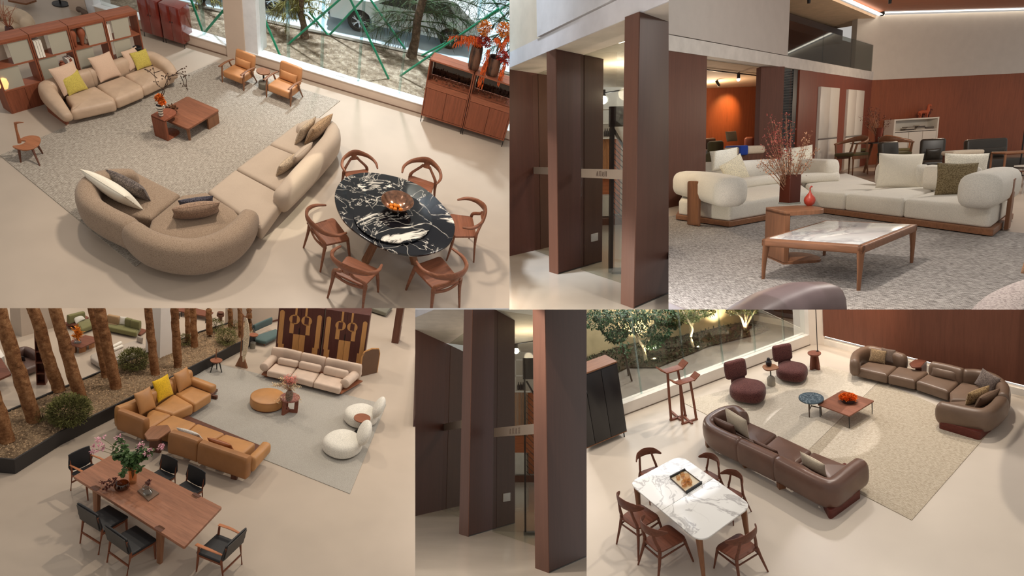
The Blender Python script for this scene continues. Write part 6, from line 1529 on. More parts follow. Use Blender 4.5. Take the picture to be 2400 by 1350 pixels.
# ---- tan corner sofa
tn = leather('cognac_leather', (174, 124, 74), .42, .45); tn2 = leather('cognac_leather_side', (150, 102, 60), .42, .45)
so = thing(S, 'corner_sofa', 'cognac tan leather corner sofa beside the planter', 'sofa', tuple(S.at(400, 1000)))
zs, zb = .30, .53
for q in ([(409, 921), (448, 903), (497, 921), (455, 947)], [(358, 956), (408, 921), (454, 948), (404, 970)], [(335, 1000), (345, 966), (358, 957), (403, 970), (351, 1003)], [(352, 1004), (404, 970), (461, 990), (425, 1022), (380, 1010)]):
    part('seat', prism(roundpoly(outline(S, q, zs), .05), .09, zs, .05, .03, .012), tn, so, ab=True)
for q in ([(426, 1022), (462, 990), (528, 1014), (480, 1042)], [(481, 1043), (529, 1015), (600, 1037), (560, 1072)]):
    part('seat', prism(roundpoly(outline(S, q, zs), .05), .09, zs, .05, .03, .012), tn, so, ab=True)
part('backrest', rollback(S, [(276, 953), (310, 940), (348, 922)], .1, zb, .16, dome=.4, pw=4), tn, so, ab=True, label='left back, front part')
part('backrest', rollback(S, [(350, 919), (380, 903), (403, 889)], .1, zb, .16, dome=.4, pw=4), tn, so, ab=True, label='left back, middle part')
part('backrest', rollback(S, [(405, 887), (425, 876), (444, 866)], .1, zb+.03, .17, dome=.4, pw=4), tn, so, ab=True, label='left back, far part')
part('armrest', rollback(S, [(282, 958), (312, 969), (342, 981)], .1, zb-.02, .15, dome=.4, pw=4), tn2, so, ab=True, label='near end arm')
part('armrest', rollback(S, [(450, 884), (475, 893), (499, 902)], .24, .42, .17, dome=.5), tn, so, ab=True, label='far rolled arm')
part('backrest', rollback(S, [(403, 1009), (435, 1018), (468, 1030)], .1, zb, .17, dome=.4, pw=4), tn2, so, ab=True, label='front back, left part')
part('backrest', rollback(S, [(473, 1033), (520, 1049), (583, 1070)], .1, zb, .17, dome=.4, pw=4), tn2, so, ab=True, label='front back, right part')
part('armrest', rollback(S, [(590, 1073), (607, 1055), (624, 1036)], .2, .44, .17, dome=.5, ws=[.17, .17, .18], hs=[.3, .26, .24]), tn, so, ab=True, label='near rolled arm')
bs_ = [(266, 962), (440, 885), (503, 915), (462, 950), (412, 985), (470, 1008), (606, 1052), (622, 1046), (578, 1095), (460, 1055), (390, 1030), (340, 1000)]
part('plinth', prism(outline(S, [(272, 990), (450, 905), (510, 922), (440, 985), (608, 1054), (628, 1062), (585, 1118), (480, 1075), (395, 1043), (345, 1030)], .0), .05, .1), dwal, so, ab=True)
for (u, v) in ((549, 1122), (503, 935), (350, 1030), (578, 1110), (284, 1002)): part('foot', box(.1, .05, .08, T(S.at(u, v).x, S.at(u, v).y, 0)), dwal, so, ab=True)
t = thing(S, 'corner_table', 'walnut corner table tray built into the tan sofa', 'side table', tuple(S.at(366, 1055)))
part('tabletop', prism(roundpoly(outline(S, [(338, 1017), (354, 998), (394, 995), (401, 1008), (371, 1029), (345, 1030)], .42), .05), .38, .42, .01, .01), walnuty, t, ab=True)
q = S.at(364, 1058); part('leg', prism(roundpoly([(q.x-.1, q.y-.03), (q.x+.1, q.y-.03), (q.x+.1, q.y+.03), (q.x-.1, q.y+.03)], .02), 0, .39), dwal, t, ab=True)
yl = cloth('yellow_velvet', (212, 170, 34), 70, .12)
scatter(S, (328, 975), (366, 955), zs, 1.2, 20, tn, 'tan leather cushion at the near end of the tan sofa', seed=31)
scatter(S, (371, 944), (407, 924), zs, 1.12, 20, yl, 'bright yellow cushion on the tan corner sofa', seed=32)
scatter(S, (419, 921), (451, 902), zs, 1.05, 20, tn, 'tan leather cushion at the far end of the tan sofa', seed=33)
scatter(S, (423, 1013), (476, 1030), zs, .42, -35, cloth('silver_weave', (196, 190, 182), 60, .12), 'pale grey cushion lying against the front back of the tan sofa', seed=34, th=.22)
scatter(S, (494, 1040), (550, 1058), zs, .46, -30, leather('brown_leather_c', (150, 86, 44), .4), 'brown leather cushion behind the right front back of the tan sofa', seed=35, th=.26)

# ---- cream three seat sofa
cre = leather('cream_leather', (192, 170, 152), .5, .35)
so = thing(S, 'sofa', 'cream leather three-seat sofa with rolled arms in front of the patterned wardrobe', 'sofa', tuple(S.at(720, 900)))
zs = .25
for q in ([(625, 868), (645, 850), (696, 860), (680, 880)], [(681, 880), (697, 860), (750, 872), (734, 895)], [(735, 895), (751, 872), (812, 885), (797, 911)]):
    part('seat', prism(roundpoly(outline(S, q, zs), .04), .1, zs, .045, .02, .01), cre, so, ab=True)
for q in ([(640, 816), (672, 820), (706, 828)], [(710, 829), (735, 834), (762, 840)], [(767, 841), (808, 849), (846, 857)]):
    part('backrest', rollback(S, q, .14, .53, .13, px_z=.5, dome=.5, pw=3.6), cre, so, ab=True)
part('armrest', rollback(S, [(619, 861), (641, 840)], .16, .36, .2, px_z=.26, dome=.25, pw=2), cre, so, ab=True, label='left rolled arm'); part('armrest', rollback(S, [(808, 899), (838, 873)], .15, .37, .22, px_z=.26, dome=.25, pw=2), cre, so, ab=True, label='right rolled arm')
part('base', prism(outline(S, [(613, 877), (640, 848), (850, 893), (800, 922)], .09), .07, .10), wood('walnut_warm', (138, 86, 60), 'x'), so, ab=True)
for (u, v) in ((624, 884), (797, 924), (836, 890)): q = S.at(u, v); part('foot', box(.07, .07, .09, T(q.x, q.y+.03, 0)), walnut, so, ab=True)
for a, b, l in (((651, 853), (697, 862), 'left'), ((700, 863), (750, 874), 'middle'), ((758, 876), (813, 889), 'right')):
    A, B_ = S.at(*a, zs), S.at(*b, zs); w = (B_-A).length; c = (A+B_)/2
    t = thing(S, 'lumbar_cushion', 'cream leather lumbar cushion, %s one on the cream sofa' % l, 'cushion', (c.x, c.y, zs), atan2(B_.y-A.y, B_.x-A.x), 1, 'lumbar cushions on the cream sofa')
    part('cushion_cover', rbox(w, .12, w*.36, .05, 0, T(rx=-.25), pz=.01), cre, t)
# wardrobe pair
Fw_ = S.fit([((-1, 0, 1.9), (657, 717)), ((0, 0, 1.9), (760, 722)), ((1, 0, 1.9), (882, 733)), ((-1, 0, 0), (644, 836)), ((1, 0, 0), (846, 872)), ((0, 0, 0), (738, 852))], 6, yaw0=-.3)
mar = wood('wardrobe_maroon', (82, 48, 42), 'z', .35, con=.08); gold = wood('wardrobe_gold', (186, 136, 84), 'z', .35, con=.08)
for k in (0, 1):
    t = thing(S, 'patterned_wardrobe', 'tall maroon wardrobe with golden inlaid circles and columns, the %s one' % ['left', 'right'][k], 'wardrobe', on(Fw_, -.5+k, 0, 0), Fw_['yaw'], Fw_['scale'], 'pair of patterned wardrobes')
    part('body', bezel(.97, .5, 1.84, .006, T(0, .26, .05)), mar, t)
    for x in (-.42, .42): part('leg', box(.06, .06, .06, T(x, .05, 0)), blackm, t); part('leg', box(.06, .06, .06, T(x, .45, 0)), blackm, t)
    dL = part('door', box(.48, .02, 1.84, T(-.243, 0, .05)), mar, t); dR = part('door', box(.48, .02, 1.84, T(.243, 0, .05)), mar, t)
    def inl(pts, par, mat=gold, y=-.012, th=.006): part('inlay', prism(pts, 0, th, M=T(0, y, 0) @ T(rx=pi/2)), mat, par)
    def circ(cx, cz, r, a0=0, a1=2*pi, n=24): return [(cx+r*cos(a0+(a1-a0)*i/n), cz+1.36*r*sin(a0+(a1-a0)*i/n)) for i in range(n if a1-a0 > 6.2 else n+1)]
    def rct(x0, x1, z0, z1): return [(x0, z0), (x1, z0), (x1, z1), (x0, z1)]
    for sgn, par in ((-1, dL), (1, dR)):
        cx = sgn*.13
        inl(circ(cx, 1.42, .115), par); inl(rct(cx-.045, cx+.045, 1.31, 1.53), par, mar, -.019)
        inl(rct(cx-.0, cx+.045, 1.53, 1.89), par) if sgn < 0 else inl(rct(cx-.045, cx, 1.53, 1.89), par)
        inl(rct(cx-.09, cx-.0, .95, 1.31), par) if sgn < 0 else inl(rct(cx, cx+.09, .95, 1.31), par)
        inl(rct(min(cx, cx-sgn*.0), max(cx, 0), .06, .93), par) if sgn < 0 else inl(rct(0.005, cx, .06, .93), par)
        x0 = sgn*.40; inl(rct(x0-.05, x0+.05, .55, 1.6)+[], par); inl(circ(x0, 1.6, .05, 0, pi, 12), par, gold, -.0125)
        inl(rct(x0-.09, x0+.03, .06, .55), par) if sgn > 0 else inl(rct(x0-.03, x0+.09, .06, .55), par)
    part('handle', stick((-.01, -.03, .95), (-.01, -.03, 1.15), .008), blackm, t)
q = S.at(862, 877); t = thing(S, 'folding_screen', 'brown rounded screen panel standing right of the wardrobes', 'screen', (q.x, q.y, 0), .9)
part('panel', prism(roundpoly([(-.25, 0), (.25, 0), (.25, .68), (-.25, .68)], [0, 0, .16, .16], 8), 0, .03, M=T(rx=pi/2)), plain('screen_brown', (104, 76, 56), .7), t); part('edge', sweep([(-.25, -.015, 0), (-.25, -.015, .52), (-.2, -.015, .65), (0, -.015, .69), (.2, -.015, .65), (.25, -.015, .52), (.25, -.015, 0)], .04, .04, up=(0, 1, 0), n=6), gold, t)
# ottoman, round table, bouquet
p = S.at(626, 950); ro = (S.at(667, 935, .22)-S.at(584, 935, .22)).length/2
t = thing(S, 'ottoman', 'large round cognac leather ottoman on the grey rug', 'ottoman', (p.x, p.y, 0)); zo = .24
part('cushion', lathe([(ro*.97, .04), (ro, .07), (ro, zo-.06), (ro*.97, zo-.015), (ro*.9, zo), (.0001, zo+.012)], 56), tn, t); part('base', lathe([(ro*.92, 0), (ro*.92, .04)], 40), dwal, t)
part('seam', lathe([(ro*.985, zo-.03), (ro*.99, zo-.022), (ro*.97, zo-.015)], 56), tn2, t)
f1, f2 = S.at(654, 977), S.at(690, 982); p = S.at(676, 966); zt_ = .36; rt_ = (S.at(700, 940, zt_)-S.at(652, 940, zt_)).length/2
t = thing(S, 'round_side_table', 'round reddish wood side table with cut-out slab legs against the ottoman', 'side table', (p.x, p.y, 0))
rw = wood('red_walnut', (124, 74, 58), 'x'); part('tabletop', lathe([(rt_*.97, zt_-.035), (rt_, zt_-.025), (rt_, zt_-.008), (rt_*.97, zt_), (.0001, zt_)], 40), marble('red_marble_top', (128, 70, 58), (184, 140, 124), 6, False, .3), t)
for k in range(3):
    a = -1.9+k*2*pi/3; 
    for (r0, r1, z0, z1) in ((.55, .92, 0, zt_-.03), (.0, .55, 0, .07), (.0, .55, zt_-.09, zt_-.03)):
        part('leg' if r0 > .5 else 'stretcher', box(rt_*(r1-r0), .045, z1-z0, T(rz=a) @ T(rt_*(r0+r1)/2, 0, z0)), rw, t)
p = S.at(677, 939, zt_); wv = (S.at(686, 935, zt_)-S.at(667, 935, zt_)).length/2; hv = S.hz(p, 915)-zt_
solo(S, 'speckled_vase', lathe([(wv*.5, 0), (wv*.85, hv*.2), (wv, hv*.5), (wv*.9, hv*.8), (wv*.5, hv), (wv*.42, hv), (wv*.7, hv*.75)], 24), plain('brown_glaze', (104, 84, 70), .25, .5, var=.3, vs=30), 'rounded brown glazed vase on the round side table', 'vase', tuple(p))
rr = random.Random(77); g = G(); f1_ = G(); f2_ = G(); c0 = Vector((p.x, p.y, zt_+hv*.9))
for i in range(40):
    u, v = rr.uniform(652, 696), rr.uniform(880, 912)
    if i > 30: u, v = rr.choice([(rr.uniform(636, 655), rr.uniform(898, 905)), (rr.uniform(696, 710), rr.uniform(905, 940)), (rr.uniform(636, 655), rr.uniform(938, 946))])
    q = upl(S, u, v, p)+Vector((0, rr.uniform(-.1, .1), 0)); pts = cat([c0, c0.lerp(q, .5)+Vector((0, 0, .05)), q], 4); tube(pts, [.004, .002], n=4, g=g)
    tg = f1_ if (v < 898 and u > 664) else f2_
    for _ in range(22): leafq(pts[rr.randrange(5, len(pts))]+rdir(rr)*.03, rdir(rr), .022, .014, tg)
bunch(S, 'airy dried bouquet with coral pink tips in the brown glazed vase', [('stems', g, plain('straw_stem', (150, 110, 84), .8)), ('pink_blossoms', f1_, plain('coral_pink', (206, 120, 108), .8, var=.2, vs=20)), ('pale_seed_heads', f2_, plain('pale_straw', (206, 180, 140), .8, var=.25, vs=20))])
# boucle lounge chairs
bc = cloth('white_boucle_round', (214, 208, 196), 70, .08, .6)
def lounge(c, z_, fr, bk, label, w):
    """one low round chair: seat centre px, back centre px"""
    a, b = S.at(*c, .15), S.at(*bk, .38); d = Vector((b.x-a.x, b.y-a.y, 0)); yaw = atan2(d.y, d.x)-pi/2
    t = thing(S, 'lounge_chair', label, 'armchair', (a.x, a.y, 0), yaw, 1, 'white round lounge chairs')
    part('seat', prism([(w*cos(q)*.5*(1+.10*cos(2*q)), w*sin(q)*.56) for q in [i*2*pi/36 for i in range(36)]], .035, .29, .1, .05, .02), bc, t)
    part('backrest', ball(1, (0, 0, 0), 24, 16, M=T(0, d.length*.86, .40, rx=-.35) @ Matrix.Diagonal((w*.42, w*.17, w*.36, 1))), bc, t)
    part('base', lathe([(w*.4, 0), (w*.4, .04)], 28), dwal, t); return t
lounge((846, 974), .2, None, (894, 957), 'white round lounge chair, the farther of the pair', .62)
lounge((803, 1040), .2, None, (861, 1016), 'white round lounge chair, the nearer of the pair', .66)
p = S.at(858, 1010); z = .36; rt_ = (S.at(869, 980, z)-S.at(830, 980, z)).length/2; c = S.at(849, 979, z)
t = thing(S, 'round_side_table', 'small round walnut table tucked between the two white lounge chairs', 'side table', (c.x, c.y, 0))
part('tabletop', lathe([(rt_, z-.02), (rt_, z), (.0001, z)], 36), wood('warm_top', (136, 84, 60), 'x'), t); part('pole', stick((0, 0, 0), (0, 0, z-.01), .02), blackm, t); part('base', lathe([(.12, 0), (.12, .015)], 24), blackm, t)
# tripod stool table, sculptural stand
f = [S.at(493, 874), S.at(520, 874), S.at(508, 866)]; z = S.hz(f[0], 848); c = (f[0]+f[1]+f[2])/3
t = thing(S, 'stool_table', 'small tripod side table with a thin upright handle near the planter end', 'side table', (c.x, c.y, 0)); ct = S.at(507, 844, z); rr_ = (S.at(521, 844, z)-S.at(492, 844, z)).length/2
part('tabletop', lathe([(rr_*.9, z-.03), (rr_, z-.01), (rr_, z), (.0001, z)], 28, T(ct.x, ct.y, 0)), wood('warm_top', (136, 84, 60), 'x'), t, ab=True)
for q in f: part('leg', stick(tuple(q), (ct.x+(q.x-ct.x)*.5, ct.y+(q.y-ct.y)*.5, z-.02), .01, .014), blackm, t, ab=True)
q = S.at(506, 840, z); part('handle', stick(tuple(q), (q.x, q.y, S.hz((q.x, q.y), 817)), .012, .008), walnut, t, ab=True)
p = S.at(566, 860); t = thing(S, 'sculptural_stand', 'tall slender wooden stand with a cream spindle-shaped screen', 'sculpture', (p.x, p.y, 0)); H_t = S.hz(p, 730)
for k in (-1, 1):
    part('foot', prism([(0, 0), (.14, 0), (.05, H_t*.18), (0, H_t*.2)], 0, .05, M=T(rz=0 if k > 0 else pi) @ T(0, .02, 0) @ T(rx=pi/2)), walnut, t)
    part('upright', stick((k*.035, 0, H_t*.1), (k*.04, 0, H_t*.93), .016, .012), walnut, t)
part('screen', prism(cat([(0.02, H_t*.12), (.1, H_t*.3), (.13, H_t*.55), (.1, H_t*.78), (.03, H_t*.9), (.0, H_t*.55)], 4, True), 0, .03, .01, .01, M=T(0.02, -.03, 0) @ T(rx=pi/2)), cloth('cream_cord', (206, 188, 160), 60, .2), t)
part('hook', tube(cat([(0, 0, H_t*.9), (-.1, 0, H_t*.98), (-.16, 0, H_t*1.05)], 3), .012), walnut, t); part('hook', tube(cat([(0, 0, H_t*.9), (.1, 0, H_t*.98), (.14, 0, H_t*1.05)], 3), .012), walnut, t)
# teal chaise, round table on stone, drum stool
tg = cloth('teal_wool', (74, 92, 90), 90, .08)
t = thing(S, 'chaise', 'teal grey upholstered chaise with a cut-out back by the wall', 'chaise', tuple(S.at(620, 795)))
part('seat', prism(roundpoly(outline(S, [(597, 795), (602, 785), (650, 769), (652, 786), (622, 801)], .15), .06), .07, .16, .04, .02, .01), tg, t, ab=True)
part('backrest', rollback(S, [(595, 768), (612, 760), (636, 750)], .14, .34, .07, px_z=.26, dome=.5), tg, t, ab=True); part('base', prism(outline(S, [(600, 798), (605, 789), (648, 775), (650, 789), (622, 804)], .05), .05, .07), walnut, t, ab=True)
for (u, v) in ((604, 802), (619, 811), (650, 793)): q = S.at(u, v); part('leg', stick((q.x, q.y, 0), (q.x, q.y, .06), .012), walnut, t, ab=True)
p = S.at(592, 816); z = S.hz(p, 784); rt_ = (S.at(604, 783, z)-S.at(582, 783, z)).length/2; t = thing(S, 'round_side_table', 'round walnut side table on a stone bottle base beside the teal chaise', 'side table', (p.x, p.y, 0))
part('tabletop', lathe([(rt_, z-.02), (rt_, z), (.0001, z)], 30), wood('warm_top', (136, 84, 60), 'x'), t); part('pole', stick((0, 0, 0), (0, 0, z), .01), blackm, t); part('base', lathe([(.06, 0), (.06, z*.4), (.03, z*.48)], 18), plain('grey_stone', (128, 122, 108), .7), t)
p = S.at(516, 752); solo(S, 'drum_stool', lathe([(.05, 0), (.05, .12), (.09, .14), (.09, .2), (.04, .21), (.08, .23), (.07, .25)], 20), dwal, 'dark brown turned stool behind the far shrubs', 'stool', (p.x, p.y, 0))

# ---- background beyond the planter
mo = cloth('moss_green', (112, 108, 70), 100, .06); br_ = cloth('camel_fabric', (160, 130, 96), 100, .06); wc = cloth('white_cotton', (224, 218, 206), 120, .04)
so = thing(S, 'green_sofa', 'moss green and camel corner sofa on a wooden base behind the trunks', 'sofa', tuple(S.at(260, 780)))
zq = .16
part('seat', prism(roundpoly(outline(S, [(185, 765), (178, 752), (212, 745), (225, 758), (190, 772)], zq), .03), .05, zq, .03, .01), mo, so, ab=True)
part('seat', prism(roundpoly(outline(S, [(225, 758), (255, 752), (330, 765), (320, 780), (250, 765)], zq), .03), .05, zq, .03, .01), mo, so, ab=True)
part('seat', prism(roundpoly(outline(S, [(240, 745), (285, 752), (275, 762), (240, 758)], zq), .03), .05, zq+.01, .03, .01), br_, so, ab=True, label='camel seat')
for (a, b, m, l) in (((160, 744), (196, 735), mo, None), ((254, 742), (279, 747), br_, 'camel back cushion'), ((296, 750), (308, 753), mo, None), ((309, 754), (328, 758), mo, None)):
    A, B_ = S.at(*a, .3), S.at(*b, .3); part('back_cushion', rollback(S, [a, ((a[0]+b[0])/2, (a[1]+b[1])/2), b], .14, .36, .1, px_z=.3, dome=.3, pw=4), m, so, ab=True, label=l)
part('base', prism(outline(S, [(160, 768), (180, 775), (228, 764), (330, 786), (345, 775), (240, 748), (150, 757)], .03), .02, .05), wood('red_base', (112, 68, 52), 'x'), so, ab=True)
part('side_shelf', prism(outline(S, [(150, 760), (186, 762), (208, 744), (200, 740), (160, 752)], .13), .10, .14), wood('red_base', (112, 68, 52), 'x'), so, ab=True)
scatter(S, (178, 757), (200, 750), zq, .85, 25, wc, 'white cushion tilted at the left end of the green sofa', seed=51, roll=-12)
scatter(S, (278, 760), (296, 762), zq, 1.2, 12, wc, 'white cushion standing on the right part of the green sofa', seed=52)
Fo = S.fit([((-.5, -.3, .3), (160, 806)), ((0, -.6, .3), (192, 812)), ((.5, -.1, .3), (223, 797)), ((0, -.6, 0), (191, 829)), ((-.1, .3, .3), (195, 786))], 8)
t = thing(S, 'block_coffee_table', 'walnut coffee table with open cube legs in front of the green sofa', 'coffee table', tuple(S.at(192, 815)))
tp = outline(S, [(163, 806), (168, 797), (200, 785), (224, 790), (222, 801), (190, 815)], .19)
part('tabletop', prism(tp, .165, .19), wood('red_base', (112, 68, 52), 'x'), t, ab=True)
for q in ([(165, 808), (176, 812), (180, 806), (169, 802)], [(185, 812), (200, 808), (203, 802), (188, 806)], [(208, 803), (222, 798), (220, 792), (208, 796)]): part('block_leg', prism(outline(S, q, .165), 0, .165), wood('light_block', (158, 108, 70), 'z'), t, ab=True)
p = S.at(182, 803, .19); t = thing(S, 'glass_vase', 'low clear glass vase on the block coffee table', 'vase', tuple(p)); part('glass_body', lathe([(.05, 0), (.07, .01), (.06, .05), (.03, .08), (.035, .1)], 18), glassm('clear_glass', (225, 228, 226), .6), t)
g = G(); rr = random.Random(12)
for i in range(34):
    q = upl(S, rr.uniform(171, 192), rr.uniform(765, 788), p)+Vector((0, rr.uniform(-.08, .08), 0)); s0 = Vector((p.x, p.y, .26)); tube(cat([s0, s0.lerp(q, .6)+Vector((0, 0, .03)), q], 3), [.006, .003], n=4, g=g)
    for _ in range(6): leafq(s0.lerp(q, rr.uniform(.4, 1)), (q-s0)+rdir(rr)*.2, .07, .02, g)
solo(S, 'orange_grass', g, plain('orange_grass', (206, 126, 34), .7, var=.2, vs=20), 'tuft of orange grass in the low glass vase beyond the planter', 'flowers')
# shelf unit
Fh = S.fit([((-.2, 0, 1.5), (64, 776)), ((.2, 0, 1.5), (84, 773)), ((-.2, 0, 0), (102, 901)), ((.2, 0, 0), (124, 903))], 6, yaw0=0)
t = thing(S, 'narrow_bookshelf', 'tall narrow dark bookshelf with open compartments behind the planter trunks', 'shelf', Fh['loc'], Fh['yaw'], Fh['scale'])
part('frame', open_box(.4, .3, 1.5, .03), wood('bookshelf_brown', (96, 54, 40), 'z'), t)
for i in range(4): part('shelf', box(.35, .28, .025, T(0, .14, .3+i*.3)), wood('bookshelf_brown', (96, 54, 40), 'z'), t)
# dark leather sofa, daybed, left table, distant bits
dl = leather('espresso_leather', (84, 62, 54), .35, .5)
so = thing(S, 'leather_sofa', 'dark brown leather round sofa behind the second trunk', 'sofa', tuple(S.at(60, 860)))
part('seat', prism(roundpoly(outline(S, [(40, 842), (50, 835), (88, 838), (96, 852), (60, 866), (42, 862)], .2), .08), .06, .2, .05, .03), dl, so, ab=True); part('backrest', rollback(S, [(32, 838), (40, 822), (60, 815), (84, 826)], .1, .36, .14, px_z=.34, dome=.9), dl, so, ab=True); part('base', prism(roundpoly(outline(S, [(44, 862), (54, 842), (88, 848), (92, 860), (62, 872)], .03), .05), 0, .06), dwal, so, ab=True)
scatter(S, (44, 842), (60, 846), .2, .7, -10, leather('black_leather', (48, 40, 38), .4), 'black cushion on the dark leather round sofa', seed=53)
gd = cloth('grey_linen', (166, 154, 142), 100, .05)
t = thing(S, 'daybed', 'long grey linen daybed between the trunks and the white column', 'daybed', tuple(S.at(260, 850)))
part('mattress', prism(roundpoly(outline(S, [(212, 838), (212, 830), (318, 796), (345, 808), (330, 826), (240, 856)], .16), .05), .04, .16, .04, .03, .01), gd, t, ab=True); part('base', prism(outline(S, [(216, 840), (314, 803), (335, 820), (244, 852)], .02), 0, .04), dwal, t, ab=True)
for k, (a, b, l) in enumerate((((264, 813), (283, 803), 'farther'), ((266, 820), (286, 811), 'nearer'))):
    A, B_ = S.at(*a, .2), S.at(*b, .2); part_t = thing(S, 'bolster', 'cream roll bolster on the grey daybed, the %s one' % l, 'cushion', tuple((A+B_)/2)); part('roll', sweep([tuple(A), tuple(B_)], .07, .07, n=14, dome=.4), wc, part_t, ab=True)
scatter(S, (320, 800), (334, 806), .16, .8, 5, gd, 'grey cushion at the far end of the daybed', seed=54)
t = thing(S, 'wooden_console', 'red brown wooden console at the left edge behind the trunks', 'console', tuple(S.at(5, 880)))
part('tabletop', prism(outline(S, [(-30, 850), (2, 838), (26, 876), (-10, 892)], .3), .26, .3), wood('red_base', (112, 68, 52), 'x'), t, ab=True); part('leg', prism(outline(S, [(-25, 856), (0, 842), (12, 862), (-15, 880)], .0), 0, .26), ww, t, ab=True)
t = thing(S, 'distant_cabinet', 'small dark cabinet at the top left corner beyond the white pillar', 'cabinet', tuple(S.at(5, 760))); part('body', prism(outline(S, [(-12, 762), (14, 757), (18, 748), (-12, 750)]), .02, .2), dwal, t, ab=True); part('top_tray', prism(outline(S, [(-12, 735), (8, 731), (6, 726), (-12, 728)], .21), .2, .215), ww, t, ab=True)
t = thing(S, 'distant_table', 'dark low table with thin legs beyond the trunks near the top edge', 'table', tuple(S.at(440, 745))); part('tabletop', prism(outline(S, [(400, 725), (490, 742), (500, 732), (430, 715)], .14), .11, .14), wood('red_base', (112, 68, 52), 'x'), t, ab=True)
for (u, v) in ((425, 742), (420, 747), (482, 757)): q = S.at(u, v); part('leg', stick((q.x, q.y, 0), (q.x, q.y, .12), .012), blackm, t, ab=True)

# ---- long dining table
zt = .59
c4 = [S.at(u, v, zt) for u, v in ((172, 1116), (270, 1061), (520, 1188), (432, 1282))]
wtop = wood('long_walnut', (158, 108, 82), 'x', .4, .8, .16, plank=5)
t = thing(S, 'dining_table', 'long rectangular walnut dining table with slab legs', 'dining table', tuple((c4[0]+c4[1]+c4[2]+c4[3])/4))
t.location = t.location; cc = (c4[0]+c4[1]+c4[2]+c4[3])/4; ax = ((c4[3]-c4[0])+(c4[2]-c4[1])).normalized(); ya = atan2(ax.y, ax.x)
bpy.data.objects.remove(t)
t = thing(S, 'dining_table', 'long rectangular walnut dining table with slab legs', 'dining table', (cc.x, cc.y, 0), ya)
Ri = Matrix.Rotation(-ya, 4, 'Z'); loc4 = [Ri @ Vector((q.x-cc.x, q.y-cc.y, 0)) for q in c4]
part('tabletop', prism(roundpoly([(q.x, q.y) for q in loc4], .015, 2), zt-.045, zt, .004, .004), wtop, t)
def lp(u, v, z=0): q = S.at(u, v, z); return Ri @ Vector((q.x-cc.x, q.y-cc.y, 0))
for k, (a, b) in enumerate(((.2, .0), (.78, .0), (.2, 1), (.78, 1))):
    e0 = loc4[0].lerp(loc4[3], a); e1 = loc4[1].lerp(loc4[2], a); q = e0.lerp(e1, .06 if b == 0 else .94)
    part('leg', sweep([(q.x, q.y, 0), (q.x, q.y, zt-.0)], [.07, .12], [.05, .06], n=12, pw=6, up=(0, 1, 0)), walnut, t)
    part('end_grain', box(.13, .05, .004, T(q.x, e0.lerp(e1, .02 if b == 0 else .98).y, zt)), dwal, t)
q0, q1 = loc4[0].lerp(loc4[3], .2), loc4[0].lerp(loc4[3], .78)
part('stretcher', box((q1-q0).length, .04, .06, T((q0.x+q1.x)/2, 0, .12)), dwal, t)
blk = leather('black_saddle', (34, 34, 36), .5, .4); blk2 = leather('black_saddle_back', (74, 70, 66), .6, .3)
cwd = wood('chair_brown', (122, 72, 50), 'z')
def make_bchair(F, label, arms):
    t = thing(S, 'dining_chair', label, 'dining chair', F['loc'], F['yaw'], F['scale'], 'black leather dining chairs at the long table')
    part('seat', rbox(.46, .44, .05, .02, .008, T(0, -.01, .42)), blk, t)
    part('backrest', prism(cat([(-.23, 0), (-.23, .3), (-.21, .36), (0, .375), (.21, .36), (.23, .3), (.23, 0)], 3, True), 0, .025, .008, .008, M=T(0, .235, .5) @ T(rx=pi/2-.14)), blk, t, label='black leather front')
    part('back_shell', prism([(-.215, .01), (.215, .01), (.215, .34), (-.215, .34)], 0, .012, M=T(0, .252, .5) @ T(rx=pi/2-.14)), blk2, t, label='grey leather rear face')
    for a in (-1, 1):
        part('leg', tube([(a*.21, -.22, 0), (a*.215, -.2, .3), (a*.22, -.19, .44 if not arms else .64)], [.012, .02, .018]), cwd, t); part('leg', tube([(a*.21, .26, 0), (a*.215, .2, .45), (a*.22, .27, .8)], [.012, .02, .014]), cwd, t)
        part('side_rail', box(.022, .42, .04, T(a*.22, 0, .385)), cwd, t)
        if arms: part('armrest', sweep(cat([(a*.245, -.22, .66), (a*.25, 0, .665), (a*.235, .24, .64)], 4), [.055, .05, .025], .022, n=8, pw=3), wood('arm_light', (176, 112, 74), 'y'), t)
    part('front_rail', box(.42, .02, .04, T(0, -.2, .38)), cwd, t); part('rear_rail', box(.42, .02, .03, T(0, .23, .2)), cwd, t)
    return t
F_ = S.fit([((.22, .3, .86), (166, 1187)), ((-.22, .3, .86), (210, 1214)), ((.22, .2, .46), (211, 1208)), ((.22, -.22, .46), (250, 1177)), ((-.22, -.22, .46), (292, 1208)), ((-.22, .2, .46), (246, 1242)), ((.21, .26, 0), (194, 1273)), ((-.21, .26, 0), (242, 1310))], 25)
ch = make_bchair(F_, 'black leather chair without arms, the farther of the two on the near long side', False)
F2_ = S.fit([((.22, .3, .86), (234, 1237)), ((-.22, .3, .86), (284, 1269)), ((.22, .2, .46), (270, 1252)), ((.22, -.22, .46), (314, 1224)), ((-.22, -.22, .46), (361, 1262)), ((-.22, .2, .46), (305, 1307)), ((.21, .26, 0), (257, 1324)), ((-.21, .26, 0), (309, 1352))], 25)
copy_tree(ch, S, 'black leather chair without arms, the nearer of the two on the near long side', F2_['loc'], F2_['yaw'], F2_['scale'])
F4_ = S.fit([((-.22, .3, .86), (366, 1059)), ((.22, .3, .86), (413, 1074)), ((.22, .22, .46), (413, 1122)), ((-.22, -.2, .46), (362, 1103)), ((.22, .26, .35), (419, 1133))], 60, yaw0=F_['yaw']+pi)
